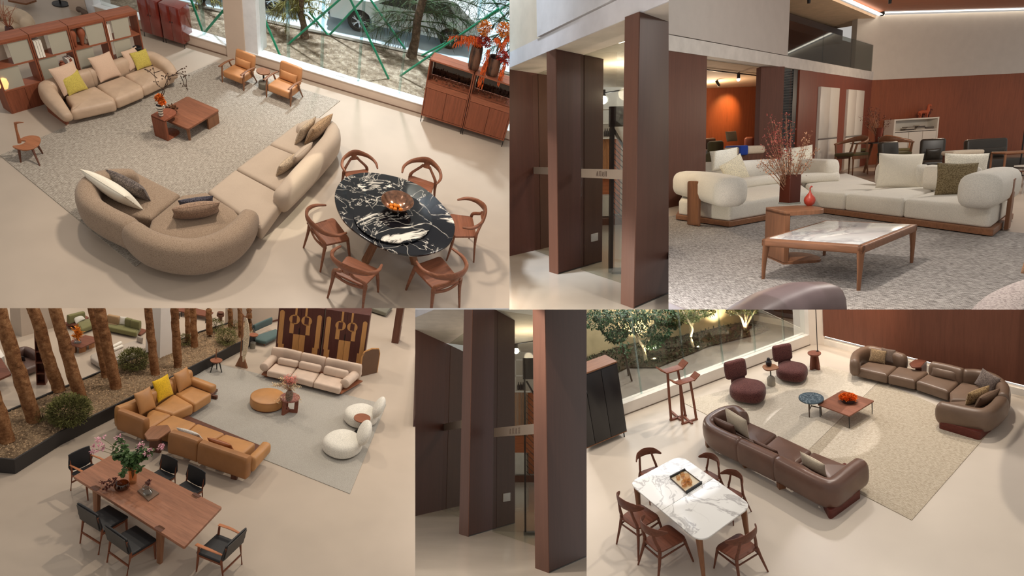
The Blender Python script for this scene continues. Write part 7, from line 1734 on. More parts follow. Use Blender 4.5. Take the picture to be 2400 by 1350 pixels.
F5_ = S.fit([((-.22, .3, .86), (428, 1084)), ((.22, .3, .86), (478, 1102)), ((.22, .22, .46), (478, 1151)), ((-.22, -.2, .46), (421, 1131)), ((.22, .26, .35), (484, 1167))], 60, yaw0=F_['yaw']+pi)
copy_tree(ch, S, 'black leather chair on the far long side, next to the flower vase', F4_['loc'], F4_['yaw'], F4_['scale'])
copy_tree(ch, S, 'black leather chair on the far long side, nearer the table end', F5_['loc'], F5_['yaw'], F5_['scale'])
F1_ = S.fit([((-.22, .3, .86), (153, 1068)), ((.22, .3, .86), (201, 1042)), ((-.22, .2, .46), (166, 1100)), ((.22, .2, .46), (224, 1086)), ((-.21, .26, 0), (175, 1149)), ((-.21, -.22, 0), (214, 1177)), ((-.25, -.2, .66), (196, 1117)), ((.25, -.2, .66), (243, 1079))], 30)
ca = make_bchair(F1_, 'black leather armchair with walnut arms at the far head of the table', True)
F6_ = S.fit([((-.22, .3, .86), (574, 1240)), ((.22, .3, .86), (530, 1288)), ((-.25, -.2, .66), (510, 1224)), ((.25, -.2, .66), (461, 1281)), ((.22, -.22, .46), (476, 1290)), ((-.22, -.22, .46), (504, 1242)), ((.21, -.22, 0), (460, 1343)), ((-.21, .26, 0), (575, 1325))], 30)
copy_tree(ca, S, 'black leather armchair with walnut arms at the near head of the table', F6_['loc'], F6_['yaw'], F6_['scale'])
# table setting
p = S.at(311, 1131, zt); hv = S.hz(p, 1090)-zt; wv = (S.at(322, 1100, zt)-S.at(299, 1100, zt)).length/2
ag = glassm('honey_glass', (248, 232, 212), .9, .05)
solo(S, 'ribbed_vase', lathe([(wv*.75, 0), (wv*.8, hv*.1), (wv*.8, hv*.5), (wv*1.05, hv), (wv*.98, hv), (wv*.7, hv*.5), (wv*.7, hv*.08)], 14), ag, 'tall ribbed honey glass vase on the long table', 'vase', tuple(p))
p2 = S.at(286, 1147, zt); w2_ = (S.at(304, 1135, zt)-S.at(268, 1135, zt)).length/2
solo(S, 'amber_bowl', lathe([(w2_*.4, 0), (w2_*.9, w2_*.3), (w2_*1.0, w2_*.7), (w2_*.8, w2_*1.2), (w2_*.72, w2_*1.2), (w2_*.9, w2_*.7), (w2_*.7, w2_*.3), (.0001, w2_*.15)], 16), glassm('dark_amber_glass', (186, 150, 118), .9, .06), 'round dark amber glass bowl left of the ribbed vase', 'bowl', tuple(p2))
q = [S.at(u, v, zt) for u, v in ((322, 1152), (345, 1140), (373, 1158), (348, 1176))]
tt2 = thing(S, 'book', 'grey brown book lying flat under the glass decanter', 'book', tuple((q[0]+q[2])/2)); part('cover', prism([(v.x, v.y) for v in q], zt, zt+.02), plain('book_grey', (110, 88, 72), .6), tt2, ab=True); part('pages', prism(inset([(v.x, v.y) for v in (q if area2([(w.x, w.y) for w in q]) > 0 else q[::-1])], .004), zt+.003, zt+.017), plain('paper', (235, 228, 214), .8), tt2, ab=True)
p3 = S.at(346, 1160, zt+.02); w3 = (S.at(357, 1150, zt)-S.at(335, 1150, zt)).length/2
t = thing(S, 'decanter', 'round clear glass decanter standing on the book', 'decanter', tuple(p3)); part('glass_body', lathe([(w3*.4, 0), (w3*.95, w3*.4), (w3, w3*.9), (w3*.6, w3*1.4), (w3*.2, w3*1.7), (w3*.25, w3*2.3), (w3*.2, w3*2.3)], 24), glassm('clear_glass', (225, 228, 226), .6), t)
part('handle', tube(cat([(-w3*.2, 0, w3*2.2), (-w3*.9, 0, w3*2.6), (-w3*1.3, 0, w3*1.8), (-w3*.9, 0, w3*1.2)], 4), w3*.1), glassm('clear_glass', (225, 228, 226), .6), t)
g = G(); gl_ = G(); gf = G(); rr = random.Random(99); c0 = Vector((p.x, p.y, zt+hv*.85))
brs = [[(240, 1044)], [(232, 1030)], [(268, 1040)], [(275, 1065)], [(285, 1085)], [(325, 1050)], [(345, 1058)], [(352, 1070)], [(340, 1092)], [(376, 1050)], [(300, 1070)], [(287, 1115)], [(330, 1075)], [(293, 1060)], [(315, 1062)], [(228, 1050)]]
for i, b in enumerate(brs):
    q = upl(S, *b[0], p)+Vector((0, rr.uniform(-.12, .12), 0)); m = c0.lerp(q, .5)+Vector((0, 0, .06)); pts = cat([c0-Vector((0, 0, hv*.6)), c0, m, q], 5); tube(pts, [.006, .003], n=5, g=g)
    for _ in range(44):
        j = rr.randrange(7, len(pts)); c = pts[j]
        pxx = S.px(c)
        if 264 < pxx[0] < 358: leafq(c+rdir(rr)*.02, rdir(rr)+Vector((0, 0, .1)), rr.uniform(.05, .075), .05, gl_)
    if b[0][0] in (240, 232, 268, 325, 345, 376, 228):
        for k in range(5):
            c = q+rdir(rr)*.05
            for m_ in range(6): leafq(c, rdir(rr), .045, .02, gf)
bunch(S, 'leafy green bouquet with pink flowers on the long table', [('stems', g, plain('green_stem', (96, 92, 54), .7)), ('leaves', gl_, plain('round_leaf_green', (74, 98, 54), .5, .4, var=.3, vs=15)), ('pink_flowers', gf, plain('pink_orchid', (214, 158, 168), .6, var=.15, vs=20))])
for nm_, n0, s0, rx0, rx1, ry0, ry1, zz_ in (('dark red leafy sprigs drooping from the amber bowl', 6, Vector((p2.x, p2.y, zt+w2_)), 222, 262, 1118, 1160, .05), ('short dark red sprig leaning in the glass decanter', 3, Vector((p3.x, p3.y, zt+.1)), 335, 365, 1128, 1140, .06)):
    g = G()
    for i in range(n0):
        q = S.at(rr.uniform(rx0, rx1), rr.uniform(ry0, ry1), zt+zz_); pts = cat([s0, s0.lerp(q, .5)+Vector((0, 0, .04)), q], 4); tube(pts, .003, n=4, g=g)
        for _ in range(9): leafq(pts[rr.randrange(4, len(pts))], rdir(rr), .045, .028, g)
    solo(S, 'dark_sprig', g, plain('dark_red_leaf', (88, 44, 34), .6, var=.3, vs=16), nm_, 'leaves')
# ================================================================ SET: lower right, garden window, brown leather sofas and marble dining table
S = BR
flw = plain('pale_polished_floor', (202, 190, 176), .3, .35, var=.02, vs=.8)
struct(S, 'floor', prism(outline(S, [(1000, 1750), (2800, 1750), (2800, 1030), (1931, 808), (1906, 806), (1471, 971), (1100, 1108)]), -.1, 0), flw)
A0, A1 = S.at(1471, 971), S.at(1906, 806); dv = (A1-A0).normalized(); nv = Vector((-dv.y, dv.x, 0)); nv = nv if nv.y > 0 else -nv; yv = atan2(dv.y, dv.x)
def vt_(u, v): return (S.pv(u, v, A0, A1)-A0).dot(dv)
def vb(t0, t1, o0, o1, z0, z1, g=None):
    c = A0+dv*((t0+t1)/2)+nv*((o0+o1)/2); return box(abs(t1-t0), abs(o1-o0), z1-z0, T(c.x, c.y, z0, rz=yv), g)
zsill = S.pv(1700, 858, A0, A1).z; tE = vt_(1899, 805)
struct(S, 'wall_low', vb(-6, tE, 0, .22, 0, zsill), plain('white_wall', (226, 218, 208), .7, .3))
struct(S, 'baseboard_window', vb(-6, tE, -.01, 0, 0, .025), plain('shadow_gap', (110, 96, 84), .7))
wgl = glassm('window_glass', (232, 243, 240), .1)
fb_ = [(1511, 918), (1614, 874), (1704, 850), (1780, 820), (1848, 799)]
ts = [-6]+[vt_(u, v-2) for u, v in fb_]+[tE]
for i in range(len(ts)-1): solo(S, 'window_pane', vb(ts[i]+.015, ts[i+1]-.015, .12, .135, zsill, 5), wgl, None, None, kind='structure')
for i, t_ in enumerate(ts[1:-1]):
    solo(S, 'glass_fin', vb(t_-.015, t_+.015, .14, .18, zsill, 5), gr_fin, '%s upright glass fin of the garden window from the left' % ['first', 'second', 'third', 'fourth', 'fifth'][i], 'glass fin', group='upright glass fins of the garden window')
# white corner pillar and wood wall
W0, W1 = S.at(1931, 808), S.at(2400, 930); dw = (W1-W0).normalized(); nw = Vector((-dw.y, dw.x, 0)); nw = nw if nw.y > 0 else -nw; yw2 = atan2(dw.y, dw.x)
def wbx(t0, t1, o0, o1, z0, z1, g=None):
    c = W0+dw*((t0+t1)/2)+nw*((o0+o1)/2); return box(abs(t1-t0), abs(o1-o0), z1-z0, T(c.x, c.y, z0, rz=yw2), g)
P1, P2 = S.at(1906, 806), S.at(1931, 808)
P0 = A0+dv*(tE-.02)
struct(S, 'wall_pillar', prism([tuple(v[:2]) for v in (P0, P0+(P2-P1)*0+Vector((P2.x-P0.x, P2.y-P0.y, 0))*.0+dv*.001-nv*.0, P2, P2+nw*.5, P0+nv*.5)], 0, 6), plain('white_wall', (226, 218, 208), .7, .3))
struct(S, 'baseboard_wall', wbx(-.0, 9, -.0, .1, 0, .15), plain('lit_trim_white', (240, 234, 224), .5))
zb0 = S.hz(S.at(1940, 811), 789)
struct(S, 'wall_back', wbx(0.02, 9, -.03, .3, zb0, 6), wood('panel_back_wood', (112, 70, 54), 'z', .42, .6, .09))
solo(S, 'light_strip', wbx(.05, 9, -.02, -.0, zb0-.012, zb0-.004), emit('warm_strip', (255, 240, 214), 7), 'warm white light strip under the wooden back wall', 'light strip')
# ---- garden
gl0 = A0-dv*8+nv*.3; far = 9
struct(S, 'floor_garden', prism([tuple(v[:2]) for v in (A0-dv*8+nv*.25, A0+dv*(tE+6)+nv*.25, A0+dv*(tE+6)+nv*far, A0-dv*8+nv*far)], -.2, -.06), plain('paving', (122, 114, 106), .8, var=.06, vs=3))
bedp = [S.at(*q, -.04) for q in ((1380, 905), (1470, 862), (1540, 862), (1660, 812), (1770, 785), (1805, 772), (1760, 755), (1640, 772), (1500, 800), (1360, 840))]
solo(S, 'garden_bed', prism([(q.x, q.y) for q in bedp], -.1, -.02), ground('garden_soil', (44, 38, 30), (78, 68, 54), (112, 98, 78), 18, .9), 'dark mulch bed in the garden outside', 'soil', kind='stuff')
g = G(); rr = random.Random(8)
bp2 = [(q.x, q.y) for q in bedp]; xs = [q[0] for q in bp2]; ys = [q[1] for q in bp2]; k = 0
while k < 1500:
    x, y = rr.uniform(min(xs), max(xs)), rr.uniform(min(ys), max(ys))
    if inside(x, y, bp2): leafq((x, y, -.02), rdir(rr)+Vector((0, 0, .6)), .09, .04, g); k += 1
solo(S, 'ground_cover', g, plain('ground_cover_green', (62, 66, 44), .8, var=.4, vs=8), 'low dark ground cover plants in the garden bed', 'plants', kind='stuff')
# curved garden wall
cwp = [S.at(*q, -.06) for q in ((1250, 860), (1380, 838), (1450, 815), (1530, 800), (1620, 785), (1700, 765), (1745, 752))]
pts = cat([tuple(q) for q in cwp], 5); g = G()
for i in range(len(pts)-1):
    a, b = pts[i], pts[i+1]; d_ = (b-a).normalized(); n_ = Vector((-d_.y, d_.x, 0)); n_ = n_ if n_.y > 0 else -n_
    g.add([tuple(a), tuple(b), tuple(b+n_*.2), tuple(a+n_*.2), tuple(a+Vector((0, 0, 2.6))), tuple(b+Vector((0, 0, 2.6))), tuple(b+n_*.2+Vector((0, 0, 2.6))), tuple(a+n_*.2+Vector((0, 0, 2.6)))], [(0, 1, 5, 4), (2, 3, 7, 6), (4, 5, 6, 7)])
struct(S, 'wall_garden', g, plain('ochre_render', (206, 186, 146), .85))
q0, q1 = S.at(1750, 748, -.06), S.at(1893, 775, -.06); d_ = (q1-q0).normalized(); n_ = Vector((-d_.y, d_.x, 0)); n_ = n_ if n_.y > 0 else -n_
def gb_(t0, t1, o0, o1, z0, z1):
    c = q0+d_*((t0+t1)/2)+n_*((o0+o1)/2); return box(abs(t1-t0), abs(o1-o0), z1-z0, T(c.x, c.y, z0, rz=atan2(d_.y, d_.x)))
Lq = (q1-q0).length
struct(S, 'wall_garden_low', gb_(-.2, Lq, 0, .15, -.06, .12), plain('white_wall', (226, 218, 208), .7, .3)); struct(S, 'wall_outer', gb_(-1, Lq+1, .6, .8, -.06, 4), plain('grey_blue_wall', (150, 158, 166), .7)); struct(S, 'trim_9', gb_(Lq*.35, Lq*.85, .5, .6, .3, 4), plain('pale_panel_grey', (196, 202, 208), .6))
struct(S, 'trim_10', gb_(Lq*.3, Lq, .52, .6, .1, .18), plain('dark_gap', (50, 48, 48), .7))
lf = plain('leaf_dark_green', (52, 78, 48), .45, .4, var=.35, vs=8); lf2 = plain('leaf_mid_green', (96, 108, 60), .5, .4, var=.3, vs=8); tb_ = plain('pale_bark', (206, 190, 160), .85, var=.12, vs=12)
def gtree(base, forks, leaves, label, mat, r, n, ls, hang=0):
    p = S.at(*base, -.03); t = thing(S, 'garden_tree', label, 'tree', tuple(p), 0, 1, 'garden trees behind the glass'); g = G(); rr = random.Random(int(base[0]))
    z0 = (S.B @ (np.array(p)-[0, 0, S.h]))[2]; ends = []
    for fk in forks:
        pt = [S.pv(u, v, p, p+dv) for u, v in fk]; pt = [q+nv*rr.uniform(-.1, .1)*i for i, q in enumerate(pt)]; pt[0] = p if fk[0] == base else pt[0]
        tube(cat([tuple(q) for q in pt], 4), [r, r*.45], n=9, g=g); ends.append(pt[-1])
    part('trunk', g, tb_, t, ab=True); gl = G(); gt = G()
    for (u, v, rx_, ry_) in leaves:
        c = S.pv(u, v, p, p+dv); k = z0/FOC
        for _ in range(n):
            a = rdir(rr); q = c+dv*a.x*rx_*k+Vector((0, 0, 1))*a.z*ry_*k+nv*a.y*rx_*k*.8
            leafq(q, rdir(rr)+Vector((0, 0, -hang)), ls*rr.uniform(.7, 1.2), ls*.42, gl)
        e = min(ends, key=lambda e: (e-c).length); tube([tuple(e), tuple(c)], [r*.3, r*.1], n=5, g=gt)
    part('twigs', gt, tb_, t, ab=True); part('foliage', gl, mat, t, ab=True); return t
gtree((1514, 846), [[(1514, 846), (1508, 815), (1490, 790), (1470, 740)], [(1508, 815), (1530, 775), (1550, 735)]], [(1400, 745, 30, 22), (1440, 760, 34, 26), (1480, 750, 36, 26), (1445, 785, 26, 12), (1510, 760, 32, 26), (1545, 775, 28, 18), (1530, 800, 24, 12), (1560, 740, 26, 16), (1430, 735, 40, 14), (1500, 732, 40, 12), (1580, 752, 16, 14)], 'largest garden tree with dense dark leaves and a lit trunk behind the glass', lf, .05, 330, .105, .8)
gtree((1625, 814), [[(1625, 814), (1622, 790), (1619, 768), (1605, 745), (1598, 728)], [(1619, 768), (1635, 748), (1655, 728)], [(1620, 775), (1622, 750), (1628, 728)]], [(1605, 738, 18, 10), (1635, 735, 22, 10), (1660, 732, 16, 8), (1620, 748, 20, 7), (1590, 745, 14, 8)], 'middle garden tree with a slim trunk and light leaves', lf2, .04, 260, .07)
gtree((1746, 774), [[(1746, 774), (1740, 755), (1725, 735), (1712, 722)], [(1746, 774), (1745, 750), (1748, 722)], [(1746, 774), (1756, 750), (1766, 722)], [(1748, 772), (1752, 755), (1758, 735)]], [(1722, 729, 20, 6), (1760, 728, 18, 6), (1740, 727, 20, 5)], 'far garden tree with several pale forked stems', lf2, .035, 240, .06)
for i, (u0, v0, u1, v1) in enumerate(((1481, 893, 1458, 810), (1473, 880, 1463, 810))):
    p = S.at(u0, v0, -.05); e = S.pv(u1, v1, p, p+dv); t = thing(S, 'garden_sapling', 'thin dark sapling stem behind the first pane, the %s one' % ['right', 'left'][i], 'sapling', tuple(p)); part('stem', stick(tuple(p), tuple(e), .022), plain('dark_stem', (70, 56, 44), .8), t, ab=True)
    g = G(); 
    for _ in range(60): leafq(p.lerp(e, rr.uniform(.8, 1.05))+rdir(rr)*.12, rdir(rr), .08, .035, g)
    part('foliage', g, lf, t, ab=True)
UPL = []
for (u, v, l) in ((1534, 843, 'left'), (1637, 815, 'right')):
    p = S.at(u, v, -.02); t = thing(S, 'ground_uplight', 'glowing uplight set in the garden ground, the %s one' % l, 'light', tuple(p), 0, 1, 'garden uplights'); part('housing', lathe([(.1, 0), (.1, .03), (.08, .035)], 18), blackm, t); part('lens', lathe([(.08, .03), (.0001, .04)], 18), emit('uplight_glow', (255, 236, 190), 6), t)

# ---- rugs
r1 = rugmat('pale_woven_rug', (200, 188, 170), (184, 172, 154), (214, 204, 190), 90, .3, 20); r2 = rugmat('beige_woven_rug', (176, 162, 142), (158, 144, 124), (196, 184, 166), 90, .3, 22)
m0, m1 = (2062, 893), (1868, 1081)
solo(S, 'area_rug', prism(outline(S, [(1597, 942), (1925, 856), (2062, 893), (1868, 1081)]), 0, .01), r1, 'pale woven rug under the burgundy chairs and round marble table', 'rug')
solo(S, 'area_rug', prism(outline(S, [(1869, 1082), (2063, 894), (2325, 1006), (2137, 1220)]), 0, .01), r2, 'beige woven rug between the two brown leather sofas', 'rug')

# ---- far corner sofa
lb = leather('taupe_brown_leather', (112, 90, 74), .38, .5)
so = thing(S, 'corner_sofa', 'taupe brown leather corner sofa along the wooden back wall', 'sofa', tuple(S.at(2200, 930)))
zs = .28
for q in ([(2004, 862), (2035, 846), (2104, 857), (2079, 879)], [(2080, 879), (2105, 857), (2178, 870), (2144, 893)], [(2146, 893), (2180, 871), (2251, 892), (2223, 918)], [(2226, 917), (2254, 893), (2305, 905), (2322, 922), (2275, 938), (2228, 936)]):
    part('seat', prism(roundpoly(outline(S, q, zs), .05), .07, zs, .055, .03, .012), lb, so, ab=True)
part('seat', prism(roundpoly(outline(S, [(2222, 940), (2275, 937), (2322, 923), (2345, 935), (2300, 962), (2235, 955)], zs), .05), .07, zs, .05, .03, .01), lb, so, ab=True)
part('backrest', rollback(S, [(2003, 848), (2008, 829), (2035, 817), (2070, 823), (2098, 830), (2116, 836)], .1, .5, .2, px_z=.44, dome=.9), lb, so, ab=True, label='left curved back')
part('backrest', rollback(S, [(2185, 856), (2220, 863), (2254, 872)], .12, .54, .19, px_z=.46, dome=.6, pw=3), lb, so, ab=True, label='middle back')
part('backrest', rollback(S, [(2262, 874), (2298, 876), (2332, 888), (2352, 908), (2352, 930)], .1, .52, .2, px_z=.44, dome=.7), lb, so, ab=True, label='curved corner back')
part('backrest', rollback(S, [(2347, 938), (2330, 956), (2306, 968), (2270, 964), (2235, 957), (2208, 951)], .08, .52, .23, px_z=.44, dome=.9), lb, so, ab=True, label='near curved back')
part('plinth', prism(roundpoly(outline(S, [(2200, 1005), (2296, 1034), (2350, 985), (2300, 950), (2230, 950)], .0), .05), 0, .17, .01), wood('wine_wood', (96, 46, 38), 'x'), so, ab=True)
part('plinth', prism(roundpoly(outline(S, [(2004, 877), (2012, 883), (2100, 902), (2224, 933), (2240, 915), (2030, 862)], .0), .02), 0, .07), dwal, so, ab=True)
bt = cloth('tan_boucle', (142, 120, 92), 50, .2, .6); gy = cloth('warm_grey_cloth', (116, 100, 90), 90, .1); gs_ = cloth('grey_tweed', (130, 116, 108), 60, .2, .4, speck=(96, 84, 78)); gsp = cloth('gold_speckle', (168, 140, 98), 60, .25, .4, speck=(110, 84, 54))
scatter(S, (2061, 846), (2094, 850), zs, 1.1, 18, gy, 'grey brown cushion behind the tan textured one on the far sofa', seed=61, roll=6)
scatter(S, (2036, 848), (2074, 852), zs, .95, 18, bt, 'tan textured cushion at the left end of the far leather sofa', seed=62, roll=6)
scatter(S, (2181, 880), (2242, 894), zs, .42, 14, lb, 'brown leather lumbar cushion on the far sofa middle seat', seed=63, th=.25)
scatter(S, (2282, 903), (2326, 920), zs, 1.0, 14, gs_, 'grey tweed cushion standing on its corner at the sofa bend', seed=64, roll=14)
scatter(S, (2262, 950), (2312, 930), zs, .5, -10, gsp, 'gold speckled cushion in the near curve of the far sofa', seed=65, th=.3)
scatter(S, (2283, 956), (2328, 934), zs, .5, -22, lb, 'brown leather cushion behind the gold speckled one', seed=66, th=.3)
t = thing(S, 'side_shelf', 'red brown tray table beside the far sofa back', 'side table', tuple(S.at(2152, 880)))
part('tray', prism(roundpoly(outline(S, [(2131, 851), (2146, 841), (2172, 844), (2158, 860), (2138, 861)], .38), .05), .35, .38, .01), wood('red_tray', (112, 66, 50), 'x'), t, ab=True); part('support', prism(outline(S, [(2145, 862), (2160, 864), (2172, 850), (2158, 848)], .3), 0, .35), wood('red_tray_dark', (92, 50, 40), 'x'), t, ab=True)

# ---- near sofa
lb2 = leather('dark_taupe_leather', (104, 76, 64), .3, .55)
so = thing(S, 'corner_sofa', 'dark brown leather sofa with its back to the dining table', 'sofa', tuple(S.at(1820, 1120)))
zs = .34
for q in ([(1700, 1004), (1744, 982), (1822, 1016), (1785, 1047)], [(1786, 1048), (1823, 1017), (1904, 1055), (1866, 1086)], [(1867, 1087), (1905, 1056), (1990, 1090), (1955, 1130)]):
    part('seat', prism(roundpoly(outline(S, q, zs), .06), .08, zs, .06, .04, .015), lb2, so, ab=True)
part('backrest', rollback(S, [(1740, 969), (1722, 957), (1690, 963), (1662, 982), (1668, 1000), (1700, 1018), (1731, 1031)], .1, .60, .25, px_z=.55, dome=.8), lb2, so, ab=True, label='left curved back')
part('backrest', rollback(S, [(1738, 1036), (1780, 1055), (1819, 1073)], .1, .60, .26, px_z=.55, dome=.4, pw=3), lb2, so, ab=True, label='middle back')
part('backrest', rollback(S, [(1826, 1077), (1880, 1105), (1925, 1127), (1948, 1132), (1968, 1120), (1995, 1098), (2016, 1083)], .1, .60, .26, px_z=.54, dome=.8), lb2, so, ab=True, label='right curved back')
part('plinth', prism(roundpoly(outline(S, [(1932, 1196), (1945, 1220), (2016, 1168), (2014, 1130), (1980, 1100), (1915, 1150)], .0), .04), 0, .16, .02), wood('wine_wood', (96, 46, 38), 'x'), so, ab=True)
part('plinth', prism(outline(S, [(1672, 1040), (1760, 1085), (1860, 1140), (1935, 1185), (1990, 1140), (1760, 1020)], .0), .03, .1), dwal, so, ab=True)
for (u, v) in ((1664, 1048), (1752, 1096), (1834, 1146)): q = S.at(u, v); part('foot', box(.12, .09, .12, T(q.x, q.y+.04, 0)), walnut, so, ab=True)
ivb = cloth('ivory_boucle_b', (208, 194, 172), 90, .06, .6)
scatter(S, (1680, 1004), (1728, 1026), zs, .6, -12, lb2, 'dark leather cushion behind the ivory one at the left end of the near sofa', seed=71, th=.3)
scatter(S, (1706, 996), (1756, 1028), zs, .66, -4, ivb, 'ivory textured cushion at the left end of the near leather sofa', seed=72, th=.26)
scatter(S, (1774, 1052), (1832, 1079), zs, .5, -22, lb2, 'dark leather cushion lying on the middle back of the near sofa', seed=73, th=.2)
scatter(S, (1852, 1094), (1906, 1121), zs, .5, -22, lb2, 'dark leather cushion in front of the right back of the near sofa', seed=74, th=.26)
scatter(S, (1880, 1086), (1938, 1118), zs, .52, -8, ivb, 'ivory textured cushion at the right end of the near leather sofa', seed=75, th=.24)

# ---- burgundy chairs
bg = cloth('burgundy_boucle', (98, 58, 54), 60, .2, .6, speck=(70, 36, 36), th=.46)
def bchair(ctr, w, label, F=None):
    p = S.at(*ctr); t = thing(S, 'lounge_chair', label, 'armchair', (p.x, p.y, 0), -.55, w, 'burgundy chairs by the garden window')
    part('seat', prism([(.34*cos(q)*(1+.05*cos(4*q)), -.03+.40*sin(q)*(1+.05*cos(4*q))) for q in [i*2*pi/40 for i in range(40)]], .05, .36, .12, .10, .03), bg, t)
    part('backrest', rbox(.45, .14, .44, .06, 0, T(-.03, .34, .36, rx=-.1), pz=.015), bg, t)
    part('back_neck', rbox(.3, .09, .24, .03, 0, T(0, .34, .18)), bg, t); part('base', lathe([(.22, 0), (.25, .06)], 30), dwal, t); return t
b1 = bchair((1752, 920), 1.02, 'burgundy textured lounge chair, the nearer of the pair by the window')
F1b = S.fit([((-.26, .42, .70), (1697, 855)), ((.26, .42, .70), (1743, 848)), ((-.26, .30, .38), (1701, 892)), ((.33, -.05, .22), (1795, 906)), ((0, -.36, .18), (1767, 933)), ((0, .0, .31), (1757, 900))], 25, yaw0=-.55)
place(b1, S, F1b['loc'], F1b['yaw'], F1b['scale'])
F2b = S.fit([((-.26, .42, .70), (1810, 817)), ((.26, .42, .70), (1851, 811)), ((-.26, .30, .38), (1815, 851)), ((.33, -.05, .22), (1895, 862)), ((0, -.36, .18), (1866, 887)), ((0, .0, .31), (1858, 856))], 25, yaw0=-.55)
copy_tree(b1, S, 'burgundy textured lounge chair, the farther of the pair near the corner', F2b['loc'], F2b['yaw'], F2b['scale'])
p = S.at(1808, 903); z = S.hz(p, 860); rt_ = (S.at(1825, 860, z)-S.at(1787, 860, z)).length/2
t = thing(S, 'side_table', 'walnut side table on a grey stone bottle base between the burgundy chairs', 'side table', (p.x, p.y, 0))
part('tabletop', prism(roundpoly([(-rt_, -rt_*.8), (rt_, -rt_*.9), (rt_*.9, rt_*.9), (-rt_*.8, rt_)], rt_*.7, 6), z-.03, z, .008, .01), walnutx, t); part('pole', stick((0, 0, 0), (0, 0, z-.02), .014), blackm, t); part('base', lathe([(.085, 0), (.09, .02), (.09, z*.38), (.05, z*.5), (.02, z*.52)], 20), plain('light_stone', (164, 156, 142), .7), t)
q = S.at(1802, 857, z); hv = S.hz(q, 839)-z; solo(S, 'dark_bottle', lathe([(hv*.2, 0), (hv*.33, hv*.2), (hv*.33, hv*.55), (hv*.2, hv*.7), (hv*.2, hv*.85), (hv*.14, hv)], 20), plain('black_ceramic', (40, 36, 40), .35), 'small black ceramic vase on the side table between the burgundy chairs', 'vase', tuple(q))
p = S.at(1910, 864); z = S.hz(p, 827); rt_ = (S.at(1926, 827, z)-S.at(1894, 827, z)).length/2
t = thing(S, 'pedestal_table', 'round red brown pedestal table near the window corner', 'side table', (p.x, p.y, 0)); rww = wood('red_walnut_up', (120, 72, 56), 'z')
part('tabletop', lathe([(rt_*.8, z-.05), (rt_, z-.02), (rt_, z), (.0001, z)], 30), rww, t)
for k in range(4): part('leg', prism([(0, 0), (rt_*.95, 0), (rt_*.6, z-.05), (0, z-.05)], 0, .05, M=T(rz=k*pi/2+.3) @ T(0, .025, 0) @ T(rx=pi/2)), rww, t)
q = S.at(1916, 823, z); t = thing(S, 'cable_pole', 'thin black upright pole standing on the pedestal table', 'pole', tuple(q)); part('rod', stick((0, 0, 0), (0, 0, 2.2), .009), blackm, t); part('foot', lathe([(.03, 0), (.03, .01)], 12), blackm, t)

# ---- coffee tables
Fc2 = S.fit([((-.5, .5, .3), (1972, 909)), ((.5, .5, .3), (2058, 939)), ((.5, -.5, .3), (1991, 977)), ((-.5, -.5, .3), (1914, 948)), ((.4, .44, 0), (2029, 974)), ((.47, -.47, 0), (1989, 1001)), ((-.44, -.4, 0), (1933, 979))], 15)
t = thing(S, 'coffee_table', 'square walnut coffee table with thin black legs on the woven rugs', 'coffee table', Fc2['loc'], Fc2['yaw'], Fc2['scale'])
part('tabletop', prism(roundpoly([(-.5, -.5), (.5, -.5), (.5, .5), (-.5, .5)], .03), .27, .3, .01, .01), wood('brown_plank', (146, 96, 76), 'x', plank=4), t); legs4(t, .92, .92, .27, .014, blackm)
q = Vector(on(Fc2, .02, .08, .3)); rb = (S.at(2001, 930, q.z)-S.at(1963, 930, q.z)).length/2
t = thing(S, 'flower_bowl', 'black round bowl on the walnut coffee table', 'bowl', tuple(q)); part('bowl_body', lathe([(rb*.75, 0), (rb*.95, rb*.2), (rb, rb*.62), (rb*.94, rb*.62), (rb*.8, rb*.3), (.0001, rb*.2)], 32), plain('black_ceramic', (40, 36, 40), .35), t)
g = G(); rr = random.Random(5)
for _ in range(900):
    a = rr.random()*2*pi; r_ = rb*sqrt(rr.random())*.98; leafq((r_*cos(a), r_*sin(a), rb*(.55+.4*(1-(r_/rb)**2)*rr.uniform(.6, 1))), rdir(rr)+Vector((0, 0, .8)), .05, .035, g)
solo(S, 'marigold_petals', g, plain('marigold', (236, 104, 26), .6, var=.2, vs=18), 'heap of bright orange marigold heads in the black bowl', 'flowers', tuple(q))
zc = .36; rt_ = (S.at(1931, 932, zc)-S.at(1871, 932, zc)).length/2; c = S.at(1901, 932, zc)
t = thing(S, 'round_marble_table', 'round blue grey marble side table on thin bronze legs', 'side table', (c.x, c.y, 0))
part('tabletop', lathe([(rt_*.97, zc-.03), (rt_, zc-.02), (rt_, zc-.006), (rt_*.98, zc), (.0001, zc)], 48), marble('blue_marble', (62, 82, 94), (150, 166, 174), 1.1, True, .08, (.49, .5, .51)), t)
brz = plain('bronze', (92, 78, 68), .35, .5, .6)
for a in (-2.3, -.9, 1.3): part('leg', stick((rt_*.8*cos(a), rt_*.8*sin(a), 0), (rt_*.8*cos(a), rt_*.8*sin(a), zc-.03), .011), brz, t); part('brace', box(rt_*.8, .012, .02, T(rz=a) @ T(rt_*.4, 0, zc*.45)), brz, t)

